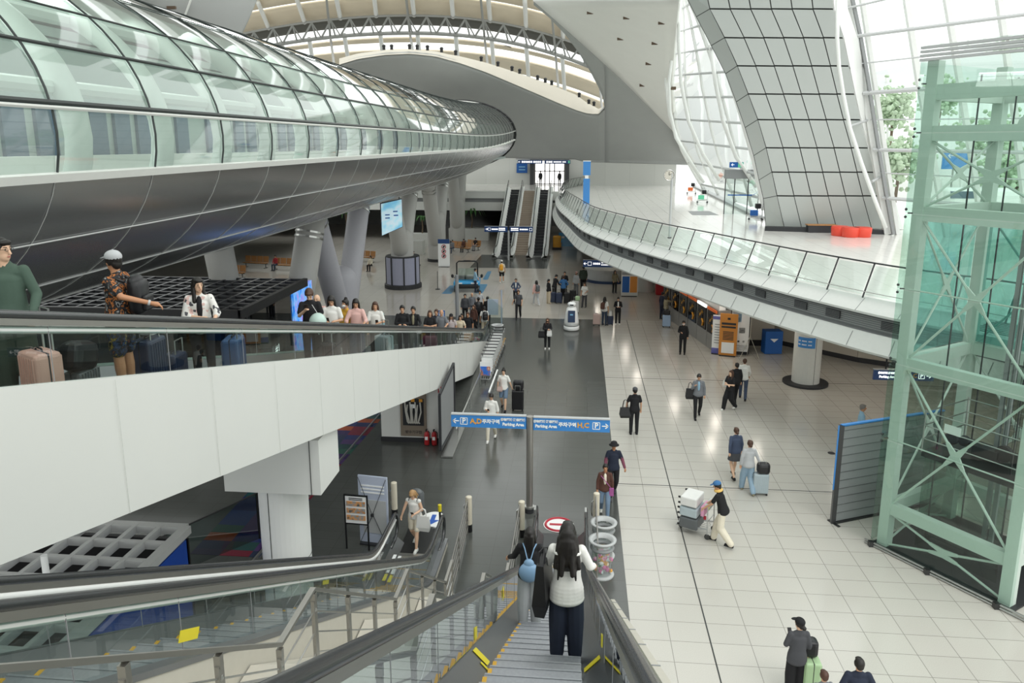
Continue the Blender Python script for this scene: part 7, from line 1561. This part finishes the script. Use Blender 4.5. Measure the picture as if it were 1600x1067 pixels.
q13, _ = ride(690, .15, 'bald man in grey top on the moving walk', h=1.72, top='grey', bottom='green', hair='hair_grey', hs='bald', face=180, armL='rest', **kw)
q14, _ = ride(705, .2, 'red brown haired woman wearing a dark cap on the moving walk', h=1.60, top='stripe', bottom='grey', hair='hair_brown', hs='long', hat='cap', hatc='black', face=190, armR='rest', **kw)
q15, _ = ride(719, .2, 'woman in beige top carrying a blue bag strap on the moving walk', h=1.60, top='beige', bottom='khaki', hs='bob', face=190, armL='rest', **kw)
q16, _ = ride(722, -.35, 'man in black jacket behind the beige top woman', h=1.78, top='black', sleeve='long', bottom='black', hs='short', face=180, **kw)
q17, _ = ride(731, -.05, 'tall man in black polo shirt beside a yellow case', h=1.86, top='black', bottom='black', hair='hair_brown', skin='t', face=180, build=1.1, **kw)
suitcase((q11.location.x + .1, q11.location.y - .6, wz(q11.location.y - .6)), 180, 'bag_wine', 'wine red suitcase behind the glass of the moving walk', w_=.5, d=.3, h=.6, handle=0)
suitcase((-5.25, 34.6, wz(34.6) + .35), 180, 'bag_yellow', 'bright yellow suitcase raised beside the tall man in polo', w_=.5, d=.3, h=.5, handle=0)
suitcase((q4.location.x + .1, q4.location.y + .5, wz(q4.location.y + .5)), 180, 'bag_black', 'black suitcase at the feet of the man in black tee', h=.5, handle=.2)
# balloon, pale, tied near the first phone user
r = empty('balloon', (q4.location.x + .50, q4.location.y + .25, wz(q4.location.y) + .78)); tag(r, 'pale green round balloon floating behind the walk glass', 'balloon')
r.location = (-5.05, 13.81, 6.84); mat('balloonm', '#b9cfc6', .2); MB().ell((0, 0, 0), (.17, .17, .18), n=16, m=10).build('envelope', 'balloonm', r, smooth=True); MB().tube([(0, 0, -.17), (0, .02, -.26)], .012, 6).build('knot', 'balloonm', r); MB().tube([(0, 0, .17), (-.1, 0, .34)], .004, 4).build('string', 'whitepaint', r)
# end of the queue on the floor
for i, (px, py, hh, kwp, lb) in enumerate(((741, 522, 1.66, dict(top='brown', sleeve='long', bottom='black', hs='long', hair='hair_brown', legs='walk', face=150), 'woman with long red brown hair at the foot of the moving walk'),
    (748, 510, 1.72, dict(top='black', sleeve='long', bottom='black', face=0, build=1.1), 'person in black seen from behind in the waiting crowd'),
    (757, 525, 1.66, dict(top='white', sleeve='short', bottom='beige', face=20, legs='walk', hs='lowbun'), 'person in white shirt with black backpack entering the moving walk'),
    (738, 498, 1.6, dict(top='grey', sleeve='long', bottom='grey', hs='bald', hair='hair_grey', face=180), 'grey haired person at back of the waiting crowd'),
    (750, 496, 1.68, dict(top='lgrey', sleeve='short', bottom='dgrey', hs='lowbun', face=180), 'dark haired woman in pale top at back of the waiting crowd'),
    (727, 503, 1.7, dict(top='dgrey', sleeve='long', bottom='black', face=190), 'person in dark grey near the grey column post'),
    (762, 508, 1.7, dict(top='black', sleeve='long', bottom='black', face=10), 'person in black at right side of the waiting crowd'))):
    f = kwp.pop('face'); g = G(px, py); pr_ = person(g, f, lb, h=hh, vox=.016, **kwp)
    if i == 2: backpack(pr_, 'bag_black', 'black backpack on the person in white entering the walk', 1.0)
    if i == 1: backpack(pr_, 'bag_black', 'black backpack of person in black in the waiting crowd', 1.1)
# seated travellers under the tube
SEATS = []
for (x, y, f, kk, lb) in SEATED: person((x, y, 0), f, lb, h=1.66, legs='sit', armL='lap', armR='lap', vox=.02, nod=.3, **kk)
